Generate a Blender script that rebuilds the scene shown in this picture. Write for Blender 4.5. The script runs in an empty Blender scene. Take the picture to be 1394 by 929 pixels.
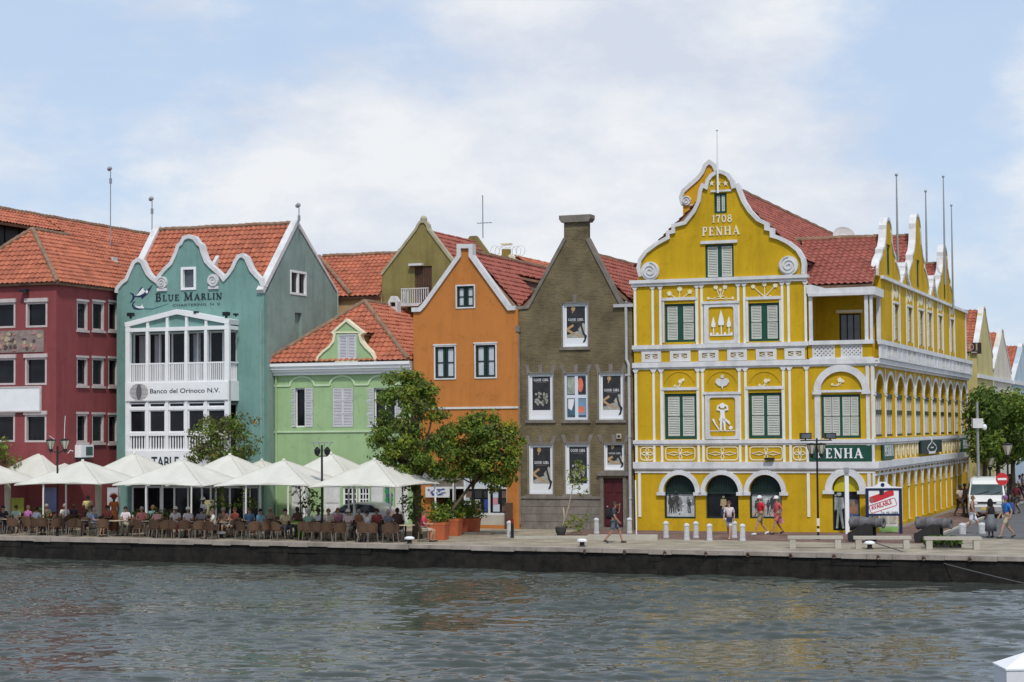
import bpy, bmesh, math, random
from mathutils import Vector, Matrix
from mathutils.geometry import tessellate_polygon
rnd = random.Random(7)
PI = math.pi
R = math.radians
scene = bpy.context.scene
COL = scene.collection

# ---------------------------------------------------------------- camera
FPX = 2600.0            # focal length in photo pixels (1394 wide)
PITCH, ROLL = math.atan(118.5 / FPX), R(-0.46)
CAM = Vector((0, 0, 5.0))
RC = Matrix.Rotation(PI / 2 + PITCH, 3, 'X') @ Matrix.Rotation(ROLL, 3, 'Z')
cd = bpy.data.cameras.new('camera')
cd.sensor_width = 36.0
cd.lens = 36.0 * FPX / 1394.0
cd.clip_start = 0.5
cd.clip_end = 6000
cam = bpy.data.objects.new('camera', cd)
cam.matrix_world = Matrix.Translation(CAM) @ RC.to_4x4()
COL.objects.link(cam)
scene.camera = cam

# ---------------------------------------------------------------- sky and sun
SUN_AZ, SUN_EL = R(173), R(52)      # azimuth from +Y towards +X, elevation
w = bpy.data.worlds.new('World')
scene.world = w
w.use_nodes = True
nt = w.node_tree
nt.nodes.clear()
N = nt.nodes.new
L = nt.links.new
out = N('ShaderNodeOutputWorld'); bg = N('ShaderNodeBackground')
sky = N('ShaderNodeTexSky'); sky.sky_type = 'NISHITA'; sky.sun_disc = False
sky.sun_elevation = SUN_EL; sky.sun_rotation = SUN_AZ; sky.air_density = 1.0; sky.dust_density = 1.0
SKYK = 0.10
tc = N('ShaderNodeTexCoord'); sep = N('ShaderNodeSeparateXYZ')
L(tc.outputs['Generated'], sep.inputs[0])
def mth(op, a, b=None, c=None):
    n = N('ShaderNodeMath'); n.operation = op
    for i, v in enumerate((a, b, c)):
        if v is None: continue
        if isinstance(v, (int, float)): n.inputs[i].default_value = v
        else: L(v, n.inputs[i])
    return n.outputs[0]
az = mth('ARCTAN2', sep.outputs[0], sep.outputs[1])
el = mth('ARCSINE', sep.outputs[2])
comb = N('ShaderNodeCombineXYZ')
L(mth('MULTIPLY', az, 5.0), comb.inputs[0]); L(mth('MULTIPLY', el, 10.0), comb.inputs[1]); comb.inputs[2].default_value = 3.3
nz = N('ShaderNodeTexNoise'); nz.inputs['Scale'].default_value = 1.35; nz.inputs['Detail'].default_value = 10; nz.inputs['Roughness'].default_value = 0.60
L(comb.outputs[0], nz.inputs['Vector'])
def blob(a0, e0, sa, se, k):
    x = mth('DIVIDE', mth('SUBTRACT', az, a0), sa); y = mth('DIVIDE', mth('SUBTRACT', el, e0), se)
    r2 = mth('ADD', mth('MULTIPLY', x, x), mth('MULTIPLY', y, y))
    return mth('MULTIPLY', mth('EXPONENT', mth('MULTIPLY', r2, -1.0)), k)
s = mth('ADD', nz.outputs['Fac'], blob(0.03, 0.16, 0.175, 0.20, 0.28))
s = mth('ADD', s, blob(-0.26, 0.12, 0.10, 0.10, -0.09))
s = mth('ADD', s, blob(0.225, 0.19, 0.045, 0.09, -0.30))
s = mth('ADD', s, blob(0.27, 0.10, 0.06, 0.06, 0.22))
s = mth('ADD', s, blob(-0.13, 0.06, 0.10, 0.05, 0.10))
ramp = N('ShaderNodeMapRange'); ramp.interpolation_type = 'SMOOTHSTEP'
ramp.inputs['From Min'].default_value = 0.44; ramp.inputs['From Max'].default_value = 0.70
ramp.inputs['To Min'].default_value = 0.10; ramp.inputs['To Max'].default_value = 1.0
L(s, ramp.inputs['Value'])
nz2 = N('ShaderNodeTexNoise'); nz2.inputs['Scale'].default_value = 1.5; nz2.inputs['Detail'].default_value = 9; nz2.inputs['Roughness'].default_value = 0.6
mp = N('ShaderNodeMapping'); mp.inputs['Location'].default_value = (4.2, 1.7, 0); L(comb.outputs[0], mp.inputs[0]); L(mp.outputs[0], nz2.inputs['Vector'])
cr = N('ShaderNodeMix'); cr.data_type = 'RGBA'
cr.inputs[6].default_value = (6.0, 6.55, 7.6, 1); cr.inputs[7].default_value = (7.9, 8.1, 8.4, 1)
crr = N('ShaderNodeMapRange'); crr.inputs['From Min'].default_value = 0.38; crr.inputs['From Max'].default_value = 0.60
L(nz2.outputs['Fac'], crr.inputs['Value']); L(crr.outputs[0], cr.inputs[0])
mix = N('ShaderNodeMix'); mix.data_type = 'RGBA'
hz = N('ShaderNodeMix'); hz.data_type = 'RGBA'; hz.inputs[0].default_value = 0.72; hz.inputs[7].default_value = (5.1, 6.5, 8.7, 1)
L(sky.outputs[0], hz.inputs[6])
L(ramp.outputs[0], mix.inputs[0]); L(hz.outputs[2], mix.inputs[6]); L(cr.outputs[2], mix.inputs[7])
L(mix.outputs[2], bg.inputs[0]); bg.inputs[1].default_value = SKYK
L(bg.outputs[0], out.inputs[0])
sd = bpy.data.lights.new('sun', 'SUN'); sd.energy = 2.3; sd.angle = R(5); sd.color = (1.0, 0.95, 0.87)
so = bpy.data.objects.new('sun', sd); COL.objects.link(so)
sdir = Vector((math.sin(SUN_AZ) * math.cos(SUN_EL), math.cos(SUN_AZ) * math.cos(SUN_EL), math.sin(SUN_EL)))
so.rotation_euler = (-sdir).to_track_quat('-Z', 'Y').to_euler(); so.location = (0, 0, 60)
vs = scene.view_settings
vs.view_transform = 'Standard'; vs.look = 'None'; vs.gamma = 1; vs.exposure = 0.13
vs.use_curve_mapping = False

# ---------------------------------------------------------------- pixel rays to places
def ray(px, py):
    return RC @ Vector(((px - 697.0) / FPX, (464.5 - py) / FPX, -1.0))
def gp(px, py, z=0.0):
    r = ray(px, py); t = (z - CAM.z) / r.z
    return CAM + r * t
A = R(-20.5)
U = Vector((math.cos(A), math.sin(A), 0)); V = Vector((-math.sin(A), math.cos(A), 0))
G0 = Vector((6.0, 92.9, 0))
def toW(u, d, z): return G0 + U * u + V * d + Vector((0, 0, z))
def uz(px, py, d=0.0):
    r = ray(px, py); t = (G0 + V * d - CAM).dot(V) / r.dot(V); p = CAM + r * t
    return ((p - G0).dot(U), p.z)
def dz(px, py, u):
    r = ray(px, py); t = (G0 + U * u - CAM).dot(U) / r.dot(U); p = CAM + r * t
    return ((p - G0).dot(V), p.z)
def uu(px, d=0.0, py=583): return uz(px, py, d)[0]
def zz(px, py, d=0.0): return uz(px, py, d)[1]
def rect(x0, y0, x1, y1, d=0.0):
    a = uz(x0, y0, d); b = uz(x1, y1, d)
    return (a[0], b[0], b[1], a[1])       # u0,u1,z0,z1
def zoom(ox, oy, s, pts): return [(ox + x / s, oy + y / s) for x, y in pts]
# the quay edge
Q0 = gp(0, 731); Q1 = gp(1394, 759)
QU = (Q1 - Q0).normalized(); QA = math.atan2(QU.y, QU.x); QV = Vector((-QU.y, QU.x, 0))
def qp(px, t):
    """ground point in photo column px, t metres behind the quay edge"""
    r = ray(px, 700); P = Q0 + QV * t
    k = (P - CAM).dot(QV) / r.dot(QV); p = CAM + r * k
    return Vector((p.x, p.y, 0))

# ---------------------------------------------------------------- materials
MATS = {}
def mat(name, col, rough=0.8, var=0.12, scale=1.5, bump=0.0, bscale=20, metal=0.0, streak=0.0, spec=0.3, island=0.0, perobj=0.0, patch=0.0):
    if name in MATS: return MATS[name]
    m = bpy.data.materials.new(name); m.use_nodes = True; t = m.node_tree; n = t.nodes; l = t.links
    p = n['Principled BSDF']; p.inputs['Roughness'].default_value = rough; p.inputs['Metallic'].default_value = metal
    p.inputs['Specular IOR Level'].default_value = spec
    co = n.new('ShaderNodeTexCoord')
    src = None
    if var > 0:
        a = n.new('ShaderNodeTexNoise'); a.inputs['Scale'].default_value = scale; a.inputs['Detail'].default_value = 6; a.inputs['Roughness'].default_value = 0.65
        l.new(co.outputs['Object'], a.inputs['Vector'])
        mr = n.new('ShaderNodeMapRange'); mr.inputs['From Min'].default_value = 0.3; mr.inputs['From Max'].default_value = 0.7
        mr.inputs['To Min'].default_value = 1 - var; mr.inputs['To Max'].default_value = 1 + var
        l.new(a.outputs['Fac'], mr.inputs['Value']); src = mr.outputs[0]
    if streak > 0:
        mp = n.new('ShaderNodeMapping'); mp.inputs['Scale'].default_value = (1.3, 1.3, 0.16)
        l.new(co.outputs['Object'], mp.inputs[0])
        b = n.new('ShaderNodeTexNoise'); b.inputs['Scale'].default_value = 1.0; b.inputs['Detail'].default_value = 5; b.inputs['Roughness'].default_value = 0.7
        l.new(mp.outputs[0], b.inputs['Vector'])
        m2 = n.new('ShaderNodeMapRange'); m2.inputs['From Min'].default_value = 0.45; m2.inputs['From Max'].default_value = 0.75
        m2.inputs['To Min'].default_value = 1.0; m2.inputs['To Max'].default_value = 1 - streak
        l.new(b.outputs['Fac'], m2.inputs['Value'])
        if src is None: src = m2.outputs[0]
        else:
            mm = n.new('ShaderNodeMath'); mm.operation = 'MULTIPLY'; l.new(src, mm.inputs[0]); l.new(m2.outputs[0], mm.inputs[1]); src = mm.outputs[0]
    if island > 0:
        g = n.new('ShaderNodeNewGeometry'); m3 = n.new('ShaderNodeMapRange')
        m3.inputs['To Min'].default_value = 1 - island; m3.inputs['To Max'].default_value = 1 + island
        l.new(g.outputs['Random Per Island'], m3.inputs['Value'])
        if src is None: src = m3.outputs[0]
        else:
            mm = n.new('ShaderNodeMath'); mm.operation = 'MULTIPLY'; l.new(src, mm.inputs[0]); l.new(m3.outputs[0], mm.inputs[1]); src = mm.outputs[0]
    def mulmap(sock, lo, hi, f0=0.0, f1=1.0):
        global_src = n.new('ShaderNodeMapRange'); global_src.inputs['From Min'].default_value = f0; global_src.inputs['From Max'].default_value = f1; global_src.inputs['To Min'].default_value = lo; global_src.inputs['To Max'].default_value = hi
        l.new(sock, global_src.inputs['Value'])
        if src is None: return global_src.outputs[0]
        mm = n.new('ShaderNodeMath'); mm.operation = 'MULTIPLY'; l.new(src, mm.inputs[0]); l.new(global_src.outputs[0], mm.inputs[1]); return mm.outputs[0]
    if perobj > 0: src = mulmap(n.new('ShaderNodeObjectInfo').outputs['Random'], 1 - perobj, 1 + perobj)
    if patch > 0:
        a2 = n.new('ShaderNodeTexNoise'); a2.inputs['Scale'].default_value = 1.9; a2.inputs['Detail'].default_value = 8; a2.inputs['Roughness'].default_value = 0.72; a2.inputs['Distortion'].default_value = 0.6
        l.new(co.outputs['Object'], a2.inputs['Vector']); src = mulmap(a2.outputs['Fac'], 1.0, 1 - patch, 0.55, 0.68)
    if src is not None:
        vm = n.new('ShaderNodeVectorMath'); vm.operation = 'SCALE'; vm.inputs[0].default_value = col[:3]
        l.new(src, vm.inputs['Scale']); l.new(vm.outputs[0], p.inputs['Base Color'])
    else: p.inputs['Base Color'].default_value = (*col[:3], 1)
    if bump > 0:
        c = n.new('ShaderNodeTexNoise'); c.inputs['Scale'].default_value = bscale; c.inputs['Detail'].default_value = 4
        l.new(co.outputs['Object'], c.inputs['Vector'])
        bp = n.new('ShaderNodeBump'); bp.inputs['Strength'].default_value = bump; bp.inputs['Distance'].default_value = 0.02
        l.new(c.outputs['Fac'], bp.inputs['Height']); l.new(bp.outputs[0], p.inputs['Normal'])
    MATS[name] = m
    return m
def plaster(name, col, streak=0.22, var=0.10): return mat(name, col, 0.88, var, 0.55, 0.25, 14, streak=streak, spec=0.15, patch=0.17)
def brick_mat(name, c1, c2, mortar, sc=1.0, bw=0.22, rh=0.075, vertical=True):
    m = bpy.data.materials.new(name); m.use_nodes = True; t = m.node_tree; n = t.nodes; l = t.links
    p = n['Principled BSDF']; p.inputs['Roughness'].default_value = 0.9; p.inputs['Specular IOR Level'].default_value = 0.15
    co = n.new('ShaderNodeTexCoord'); sp = n.new('ShaderNodeSeparateXYZ'); cb = n.new('ShaderNodeCombineXYZ')
    l.new(co.outputs['Object'], sp.inputs[0])
    ad = n.new('ShaderNodeMath'); ad.operation = 'ADD'
    l.new(sp.outputs[0], ad.inputs[0])
    if vertical:
        l.new(sp.outputs[1], ad.inputs[1]); l.new(ad.outputs[0], cb.inputs[0]); l.new(sp.outputs[2], cb.inputs[1])
    else:
        l.new(ad.outputs[0], cb.inputs[0]); l.new(sp.outputs[1], cb.inputs[1])
    b = n.new('ShaderNodeTexBrick'); b.inputs['Scale'].default_value = sc; b.inputs['Brick Width'].default_value = bw; b.inputs['Row Height'].default_value = rh
    b.inputs['Mortar Size'].default_value = 0.01; b.inputs['Color1'].default_value = (*c1, 1); b.inputs['Color2'].default_value = (*c2, 1); b.inputs['Mortar'].default_value = (*mortar, 1)
    l.new(cb.outputs[0], b.inputs['Vector'])
    a = n.new('ShaderNodeTexNoise'); a.inputs['Scale'].default_value = 0.9; a.inputs['Detail'].default_value = 6; l.new(co.outputs['Object'], a.inputs['Vector'])
    mr = n.new('ShaderNodeMapRange'); mr.inputs['From Min'].default_value = 0.3; mr.inputs['From Max'].default_value = 0.7; mr.inputs['To Min'].default_value = 0.7; mr.inputs['To Max'].default_value = 1.3
    l.new(a.outputs['Fac'], mr.inputs['Value'])
    vm = n.new('ShaderNodeVectorMath'); vm.operation = 'SCALE'; l.new(b.outputs['Color'], vm.inputs[0]); l.new(mr.outputs[0], vm.inputs['Scale']); l.new(vm.outputs[0], p.inputs['Base Color'])
    bp = n.new('ShaderNodeBump'); bp.inputs['Strength'].default_value = 0.5; bp.inputs['Distance'].default_value = 0.02; bp.invert = True
    l.new(b.outputs['Fac'], bp.inputs['Height']); l.new(bp.outputs[0], p.inputs['Normal'])
    MATS[name] = m
    return m
def tile_mat(name, c_lo, c_hi):
    m = bpy.data.materials.new(name); m.use_nodes = True; t = m.node_tree; n = t.nodes; l = t.links
    p = n['Principled BSDF']; p.inputs['Roughness'].default_value = 0.75; p.inputs['Specular IOR Level'].default_value = 0.25
    uv = n.new('ShaderNodeUVMap'); uv.uv_map = 'UVMap'
    fl = n.new('ShaderNodeVectorMath'); fl.operation = 'FLOOR'; l.new(uv.outputs[0], fl.inputs[0])
    wn = n.new('ShaderNodeTexWhiteNoise'); wn.noise_dimensions = '2D'; l.new(fl.outputs[0], wn.inputs['Vector'])
    co = n.new('ShaderNodeTexCoord'); a = n.new('ShaderNodeTexNoise'); a.inputs['Scale'].default_value = 0.6; a.inputs['Detail'].default_value = 6; a.inputs['Roughness'].default_value = 0.7
    l.new(co.outputs['Object'], a.inputs['Vector'])
    mx = n.new('ShaderNodeMath'); mx.operation = 'MULTIPLY_ADD'; mx.inputs[1].default_value = 0.45; l.new(wn.outputs['Value'], mx.inputs[0])
    m1 = n.new('ShaderNodeMath'); m1.operation = 'MULTIPLY_ADD'; m1.inputs[1].default_value = 1.3; m1.inputs[2].default_value = -0.35; l.new(a.outputs['Fac'], m1.inputs[0]); l.new(m1.outputs[0], mx.inputs[2])
    cm = n.new('ShaderNodeMix'); cm.data_type = 'RGBA'; cm.inputs[6].default_value = (*c_lo, 1); cm.inputs[7].default_value = (*c_hi, 1)
    l.new(mx.outputs[0], cm.inputs[0])
    b = n.new('ShaderNodeTexNoise'); b.inputs['Scale'].default_value = 1.7; b.inputs['Detail'].default_value = 9; b.inputs['Roughness'].default_value = 0.75; l.new(co.outputs['Object'], b.inputs['Vector'])
    br = n.new('ShaderNodeMapRange'); br.inputs['From Min'].default_value = 0.56; br.inputs['From Max'].default_value = 0.72; br.inputs['To Max'].default_value = 0.55; l.new(b.outputs['Fac'], br.inputs['Value'])
    c2 = n.new('ShaderNodeMix'); c2.data_type = 'RGBA'; c2.inputs[7].default_value = (0.13, 0.085, 0.06, 1); l.new(br.outputs[0], c2.inputs[0]); l.new(cm.outputs[2], c2.inputs[6])
    l.new(c2.outputs[2], p.inputs['Base Color'])
    MATS[name] = m
    return m
def glass_mat(name, col, rough=0.08):
    m = mat(name, col, rough, 0.5, 0.9, 0.15, 1.2, spec=0.5)
    return m

M_YEL = plaster('yellow_ochre_plaster', (0.55, 0.345, 0.016), 0.24, 0.11)
M_WHT = mat('white_trim_paint', (0.645, 0.645, 0.65), 0.75, 0.12, 2.5, 0.15, 30, streak=0.22)
M_WHT2 = mat('clean_white_paint', (0.78, 0.79, 0.80), 0.55, 0.05, 2.0)
M_CRM = mat('cream_trim_paint', (0.76, 0.70, 0.50), 0.7, 0.08, 2.0, streak=0.1)
M_GRN = mat('dark_green_paint', (0.012, 0.07, 0.045), 0.45, 0.15, 2)
M_SLAT = mat('pale_shutter_paint', (0.52, 0.53, 0.475), 0.6, 0.1, 2)
M_SLATG = mat('grey_shutter_paint', (0.55, 0.55, 0.57), 0.6, 0.1, 2)
M_GAP = mat('dark_gap', (0.03, 0.03, 0.028), 0.8, 0.2)
M_TEAL = plaster('turquoise_plaster', (0.18, 0.325, 0.295), 0.24)
M_TEAL2 = plaster('grey_green_plaster', (0.25, 0.34, 0.305), 0.3, 0.14)
M_RED = plaster('crimson_plaster', (0.255, 0.066, 0.07), 0.24)
M_GREEN = plaster('apple_green_plaster', (0.33, 0.47, 0.25), 0.16)
M_ORG = plaster('orange_plaster', (0.50, 0.19, 0.05), 0.22)
M_OLV = plaster('olive_plaster', (0.24, 0.20, 0.075), 0.35, 0.2)
M_BEI = plaster('beige_plaster', (0.48, 0.33, 0.17), 0.25)
M_GLS = glass_mat('dark_window_glass', (0.012, 0.013, 0.016)); M_GLS.node_tree.nodes['Principled BSDF'].inputs['Specular IOR Level'].default_value = 0.22
M_GLS2 = glass_mat('grey_window_glass', (0.09, 0.10, 0.12), 0.12)
M_BLK = mat('black_iron', (0.015, 0.015, 0.017), 0.5, 0.2)
M_STL = mat('galvanised_steel', (0.35, 0.36, 0.37), 0.45, 0.1, metal=0.6)
M_BRK = brick_mat('yellow_grey_brick', (0.17, 0.13, 0.065), (0.115, 0.09, 0.05), (0.19, 0.165, 0.115))
M_STN = mat('grey_dressed_stone', (0.20, 0.175, 0.15), 0.9, 0.25, 2.5, 0.3, 12, streak=0.25)
M_TIL = tile_mat('orange_clay_tile', (0.25, 0.08, 0.05), (0.54, 0.18, 0.10))
M_TIL2 = tile_mat('dark_red_clay_tile', (0.21, 0.066, 0.05), (0.38, 0.118, 0.088))
M_RDG = mat('ridge_mortar', (0.24, 0.15, 0.10), 0.9, 0.35, 3)
M_CONC = mat('pale_concrete', (0.42, 0.39, 0.33), 0.9, 0.15, 1.2, 0.3, 20)
M_WOOD = mat('weathered_brown_wood', (0.10, 0.055, 0.035), 0.8, 0.3, 3)
M_BLUE = mat('navy_paint', (0.012, 0.02, 0.07), 0.4, 0.1)
M_NAVY = mat('navy_lettering', (0.02, 0.035, 0.075), 0.6, 0.0)
M_DRK = mat('dark_lettering', (0.02, 0.035, 0.04), 0.6, 0.0)
M_REDP = mat('red_print', (0.55, 0.03, 0.04), 0.6, 0.0)
M_CANV = mat('white_canvas', (0.77, 0.755, 0.68), 0.8, 0.09, 0.9, 0.3, 3, streak=.10)
_t = M_CANV.node_tree; _p = _t.nodes['Principled BSDF']; _tr = _t.nodes.new('ShaderNodeBsdfTranslucent'); _mx = _t.nodes.new('ShaderNodeMixShader'); _mx.inputs[0].default_value = .22; _tr.inputs[0].default_value = (.8, .76, .66, 1)
_t.links.new(_p.outputs[0], _mx.inputs[1]); _t.links.new(_tr.outputs[0], _mx.inputs[2]); _t.links.new(_mx.outputs[0], _t.nodes['Material Output'].inputs['Surface'])

# ---------------------------------------------------------------- mesh builder
def FT(d0): return lambda a, t, b: (a, d0 + t, b)          # facade facing the water
def ST(u1): return lambda a, t, b: (u1 - t, a, b)          # facade facing the side street
IDT = lambda a, t, b: (a, t, b)
BASE = {}
class MB:
    def __init__(s, T=IDT): s.v = []; s.f = []; s.m = []; s.T = T; s.marks = []
    def mark(s): s.marks.append((len(s.v), len(s.f)))
    def add(s, vs, fs, mi=0, T=None):
        T = T or s.T; k = len(s.v)
        s.v += [Vector(T(*p)) for p in vs]
        for f in fs: s.f.append([i + k for i in f]); s.m.append(mi)
    def box(s, a0, a1, t0, t1, b0, b1, mi=0):
        s.add([(a0, t0, b0), (a1, t0, b0), (a1, t1, b0), (a0, t1, b0), (a0, t0, b1), (a1, t0, b1), (a1, t1, b1), (a0, t1, b1)],
              [(0, 1, 2, 3), (4, 7, 6, 5), (0, 4, 5, 1), (1, 5, 6, 2), (2, 6, 7, 3), (3, 7, 4, 0)], mi)
    def prism(s, poly, t0, t1, mi=0, holes=(), back=True):
        loops = [list(poly)] + [list(h) for h in holes]
        tris = tessellate_polygon([[Vector((a, b, 0)) for a, b in lp] for lp in loops])
        flat = [p for lp in loops for p in lp]; n = len(flat)
        vs = [(a, t0, b) for a, b in flat] + [(a, t1, b) for a, b in flat]
        fs = [tuple(t) for t in tris]
        if back: fs += [tuple(i + n for i in t) for t in tris]
        o = 0
        for lp in loops:
            m = len(lp)
            for i in range(m):
                j = (i + 1) % m; fs.append((o + i, o + j, o + j + n, o + i + n))
            o += m
        s.add(vs, fs, mi)
    def ribbon(s, pts, wd, t0, t1, mi=0, closed=False):
        n = len(pts); Lf = []; Rt = []
        for i in range(n):
            p = Vector(pts[i])
            a = Vector(pts[i - 1]) if (i > 0 or closed) else None
            b = Vector(pts[(i + 1) % n]) if (i < n - 1 or closed) else None
            d1 = (p - a).normalized() if a is not None and (p - a).length > 1e-9 else None
            d2 = (b - p).normalized() if b is not None and (b - p).length > 1e-9 else None
            if d1 is None: d1 = d2
            if d2 is None: d2 = d1
            tn = d1 + d2
            if tn.length < 1e-4: tn = d1
            tn.normalize(); nn = Vector((-tn.y, tn.x)); c = max(0.5, nn.dot(Vector((-d1.y, d1.x))))
            ww = (wd[i] if isinstance(wd, (list, tuple)) else wd) / 2 / c
            Lf.append(p + nn * ww); Rt.append(p - nn * ww)
        k = n if closed else n - 1
        vs = [(q.x, t0, q.y) for q in Lf] + [(q.x, t0, q.y) for q in Rt] + [(q.x, t1, q.y) for q in Lf] + [(q.x, t1, q.y) for q in Rt]
        fs = []
        for i in range(k):
            j = (i + 1) % n
            fs += [(i, j, n + j, n + i), (i, 2 * n + i, 2 * n + j, j), (n + i, n + j, 3 * n + j, 3 * n + i)]
        if not closed: fs += [(0, n, 3 * n, 2 * n), (n - 1, 3 * n - 1, 4 * n - 1, 2 * n - 1)]
        s.add(vs, fs, mi)
    def disc(s, a, b, r, t0, t1, mi=0, n=20, rz=None):
        s.prism([(a + r * math.cos(2 * PI * i / n), b + (rz or r) * math.sin(2 * PI * i / n)) for i in range(n)], t0, t1, mi)
    def spiral(s, a, b, r, t0, mi=0, sgn=1, turns=2.2, ph=0.0):
        s.disc(a, b, r, t0, t0 + 0.2, mi)
        pts = []
        for i in range(46):
            k = i / 45; ang = ph + sgn * k * turns * 2 * PI; rr = r * (0.93 - 0.80 * k)
            pts.append((a + rr * math.cos(ang), b + rr * math.sin(ang)))
        s.ribbon(pts, r * 0.13, t0 - 0.05, t0, mi)
    def tube(s, pts, rad, mi=0, n=8, caps=True):
        pts = [Vector(p) for p in pts]; rr = rad if isinstance(rad, (list, tuple)) else [rad] * len(pts)
        rings = []
        for i, p in enumerate(pts):
            d = (pts[min(i + 1, len(pts) - 1)] - pts[max(i - 1, 0)])
            d = d.normalized() if d.length > 1e-9 else Vector((0, 0, 1))
            x = d.cross(Vector((0, 0, 1)) if abs(d.z) < 0.9 else Vector((1, 0, 0))).normalized(); y = d.cross(x)
            rings.append([tuple(p + (x * math.cos(2 * PI * k / n) + y * math.sin(2 * PI * k / n)) * rr[i]) for k in range(n)])
        vs = [q for r_ in rings for q in r_]; fs = []
        for i in range(len(rings) - 1):
            for k in range(n):
                k2 = (k + 1) % n; fs.append((i * n + k, i * n + k2, (i + 1) * n + k2, (i + 1) * n + k))
        if caps: fs += [tuple(range(n)), tuple(range((len(rings) - 1) * n, len(rings) * n))]
        s.add(vs, fs, mi)
    def lathe(s, prof, c=(0, 0, 0), n=16, mi=0, M=None):
        vs = []; fs = []
        for r, z in prof:
            for k in range(n):
                p = Vector((r * math.cos(2 * PI * k / n), r * math.sin(2 * PI * k / n), z))
                if M is not None: p = M @ p
                vs.append((p.x + c[0], p.y + c[1], p.z + c[2]))
        for i in range(len(prof) - 1):
            for k in range(n):
                k2 = (k + 1) % n; fs.append((i * n + k, i * n + k2, (i + 1) * n + k2, (i + 1) * n + k))
        fs += [tuple(range(n)), tuple(range((len(prof) - 1) * n, len(prof) * n))]
        s.add(vs, fs, mi)
    def ball(s, c, r, mi=0, n=12, sz=1.0):
        s.lathe([(max(1e-3, r * math.sin(PI * i / 8)), -r * sz * math.cos(PI * i / 8)) for i in range(9)], c, n, mi)
    def text(s, body, a, b, h, t0, width=None, mi=0, depth=0.02, bold=0.0, rot=0.0):
        cu = bpy.data.curves.new('txt', 'FONT'); cu.body = body; cu.size = 1.0; cu.extrude = 0.0; cu.offset = bold; cu.resolution_u = 3
        o = bpy.data.objects.new('txt', cu); COL.objects.link(o)
        me = o.to_mesh()
        xs = [v.co.x for v in me.vertices]; ys = [v.co.y for v in me.vertices]
        x0, x1, y0, y1 = min(xs), max(xs), min(ys), max(ys)
        ky = h / 0.70; kx = (width / (x1 - x0)) if width else ky
        c, sn = math.cos(rot), math.sin(rot)
        vs = []
        for v in me.vertices:
            x = (v.co.x - x0) * kx; y = v.co.y * ky
            vs.append((a + x * c - y * sn, t0, b + x * sn + y * c))
        s.add(vs, [tuple(p.vertices) for p in me.polygons], mi)
        o.to_mesh_clear(); bpy.data.objects.remove(o); bpy.data.curves.remove(cu)
    def serif(s, body, a, b, h, t0, width, mi=0, depth=0.03, small=1.0):
        adv = 0; items = []
        first = True
        for ch in body:
            if ch == ' ': adv += 0.45; first = True; continue
            k = 1.0 if (first or small == 1.0) else small
            wch, strokes = GLYPH[ch]
            items.append((adv, k, strokes)); adv += (wch + 0.14) * k; first = False
        kx = width / (adv - 0.14)
        e = 0
        for x0, k, strokes in items:
            for pts, wd in strokes:
                s.ribbon([(a + (x0 + p[0] * k) * kx, b + p[1] * k * h) for p in pts], wd * (kx + h) / 2 * k, t0 - e * 0.0012, t0 + depth, mi)
                e = (e + 1) % 6
    def build(s, name, mats, parent=None, smooth=False, loc=None):
        if len(s.marks) > 1:
            mk = [(0, 0)] + s.marks[1:] + [(len(s.v), len(s.f))]; o = None
            for (v0, f0), (v1, f1) in zip(mk, mk[1:]):
                q = MB(); q.v = s.v[v0:v1]; q.f = [[i - v0 for i in f] for f in s.f[f0:f1]]; q.m = s.m[f0:f1]; o = q.build(name, mats, parent, smooth, loc)
            return o
        me = bpy.data.meshes.new(name)
        base = BASE.get(parent.name, Vector()) if parent else Vector()
        if loc is not None: base = Vector(loc)
        me.from_pydata([tuple(v - base) for v in s.v], [], s.f)
        for m in (mats if isinstance(mats, (list, tuple)) else [mats]): me.materials.append(m)
        me.polygons.foreach_set('material_index', s.m)
        me.update()
        bm = bmesh.new(); bm.from_mesh(me); bmesh.ops.recalc_face_normals(bm, faces=bm.faces); bm.to_mesh(me); bm.free()
        if smooth: me.polygons.foreach_set('use_smooth', [True] * len(me.polygons))
        o = bpy.data.objects.new(name, me); COL.objects.link(o)
        if loc is not None: o.location = loc
        if parent: o.parent = parent; BASE[o.name] = base
        return o
def tag(o, label=None, cat=None, group=None, kind=None):
    if label: o['label'] = label
    if cat: o['category'] = cat
    if group: o['group'] = group
    if kind: o['kind'] = kind
    return o
def thing(name, label, cat, base=None, frame=True, group=None, rz=None, world=None):
    """an Empty at the thing's base. base = (u,d,z) in the row of houses, or world=(x,y,z) with its own turn rz"""
    o = bpy.data.objects.new(name, None); COL.objects.link(o); o.empty_display_size = 0.3
    if world is not None:
        o.location = world; o.rotation_euler = (0, 0, rz or 0); BASE[o.name] = Vector((0, 0, 0))
    else:
        o.location = toW(*base); o.rotation_euler = (0, 0, A); BASE[o.name] = Vector(base)
    return tag(o, label, cat, group)
def struct(name, mb, m):
    o = mb.build(name, m); return tag(o, kind='structure')
def copy_tree(o, parent=None):
    c = o.copy(); COL.objects.link(c); BASE[c.name] = BASE.get(o.name, Vector())
    if parent: c.parent = parent
    for ch in list(o.children): copy_tree(ch, c)
    return c
def arc(a, b, ra, rb, a0, a1, n=18):
    return [(a + ra * math.cos(a0 + (a1 - a0) * i / n), b + rb * math.sin(a0 + (a1 - a0) * i / n)) for i in range(n + 1)]
def rbox(a0, a1, b0, b1, r, n=4):
    p = []
    for cx, cy, s0 in ((a1 - r, b1 - r, 0), (a0 + r, b1 - r, PI / 2), (a0 + r, b0 + r, PI), (a1 - r, b0 + r, 1.5 * PI)):
        p += arc(cx, cy, r, r, s0, s0 + PI / 2, n)
    return p
def rc(a0, a1, b0, b1): return [(a0, b0), (a1, b0), (a1, b1), (a0, b1)]

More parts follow.
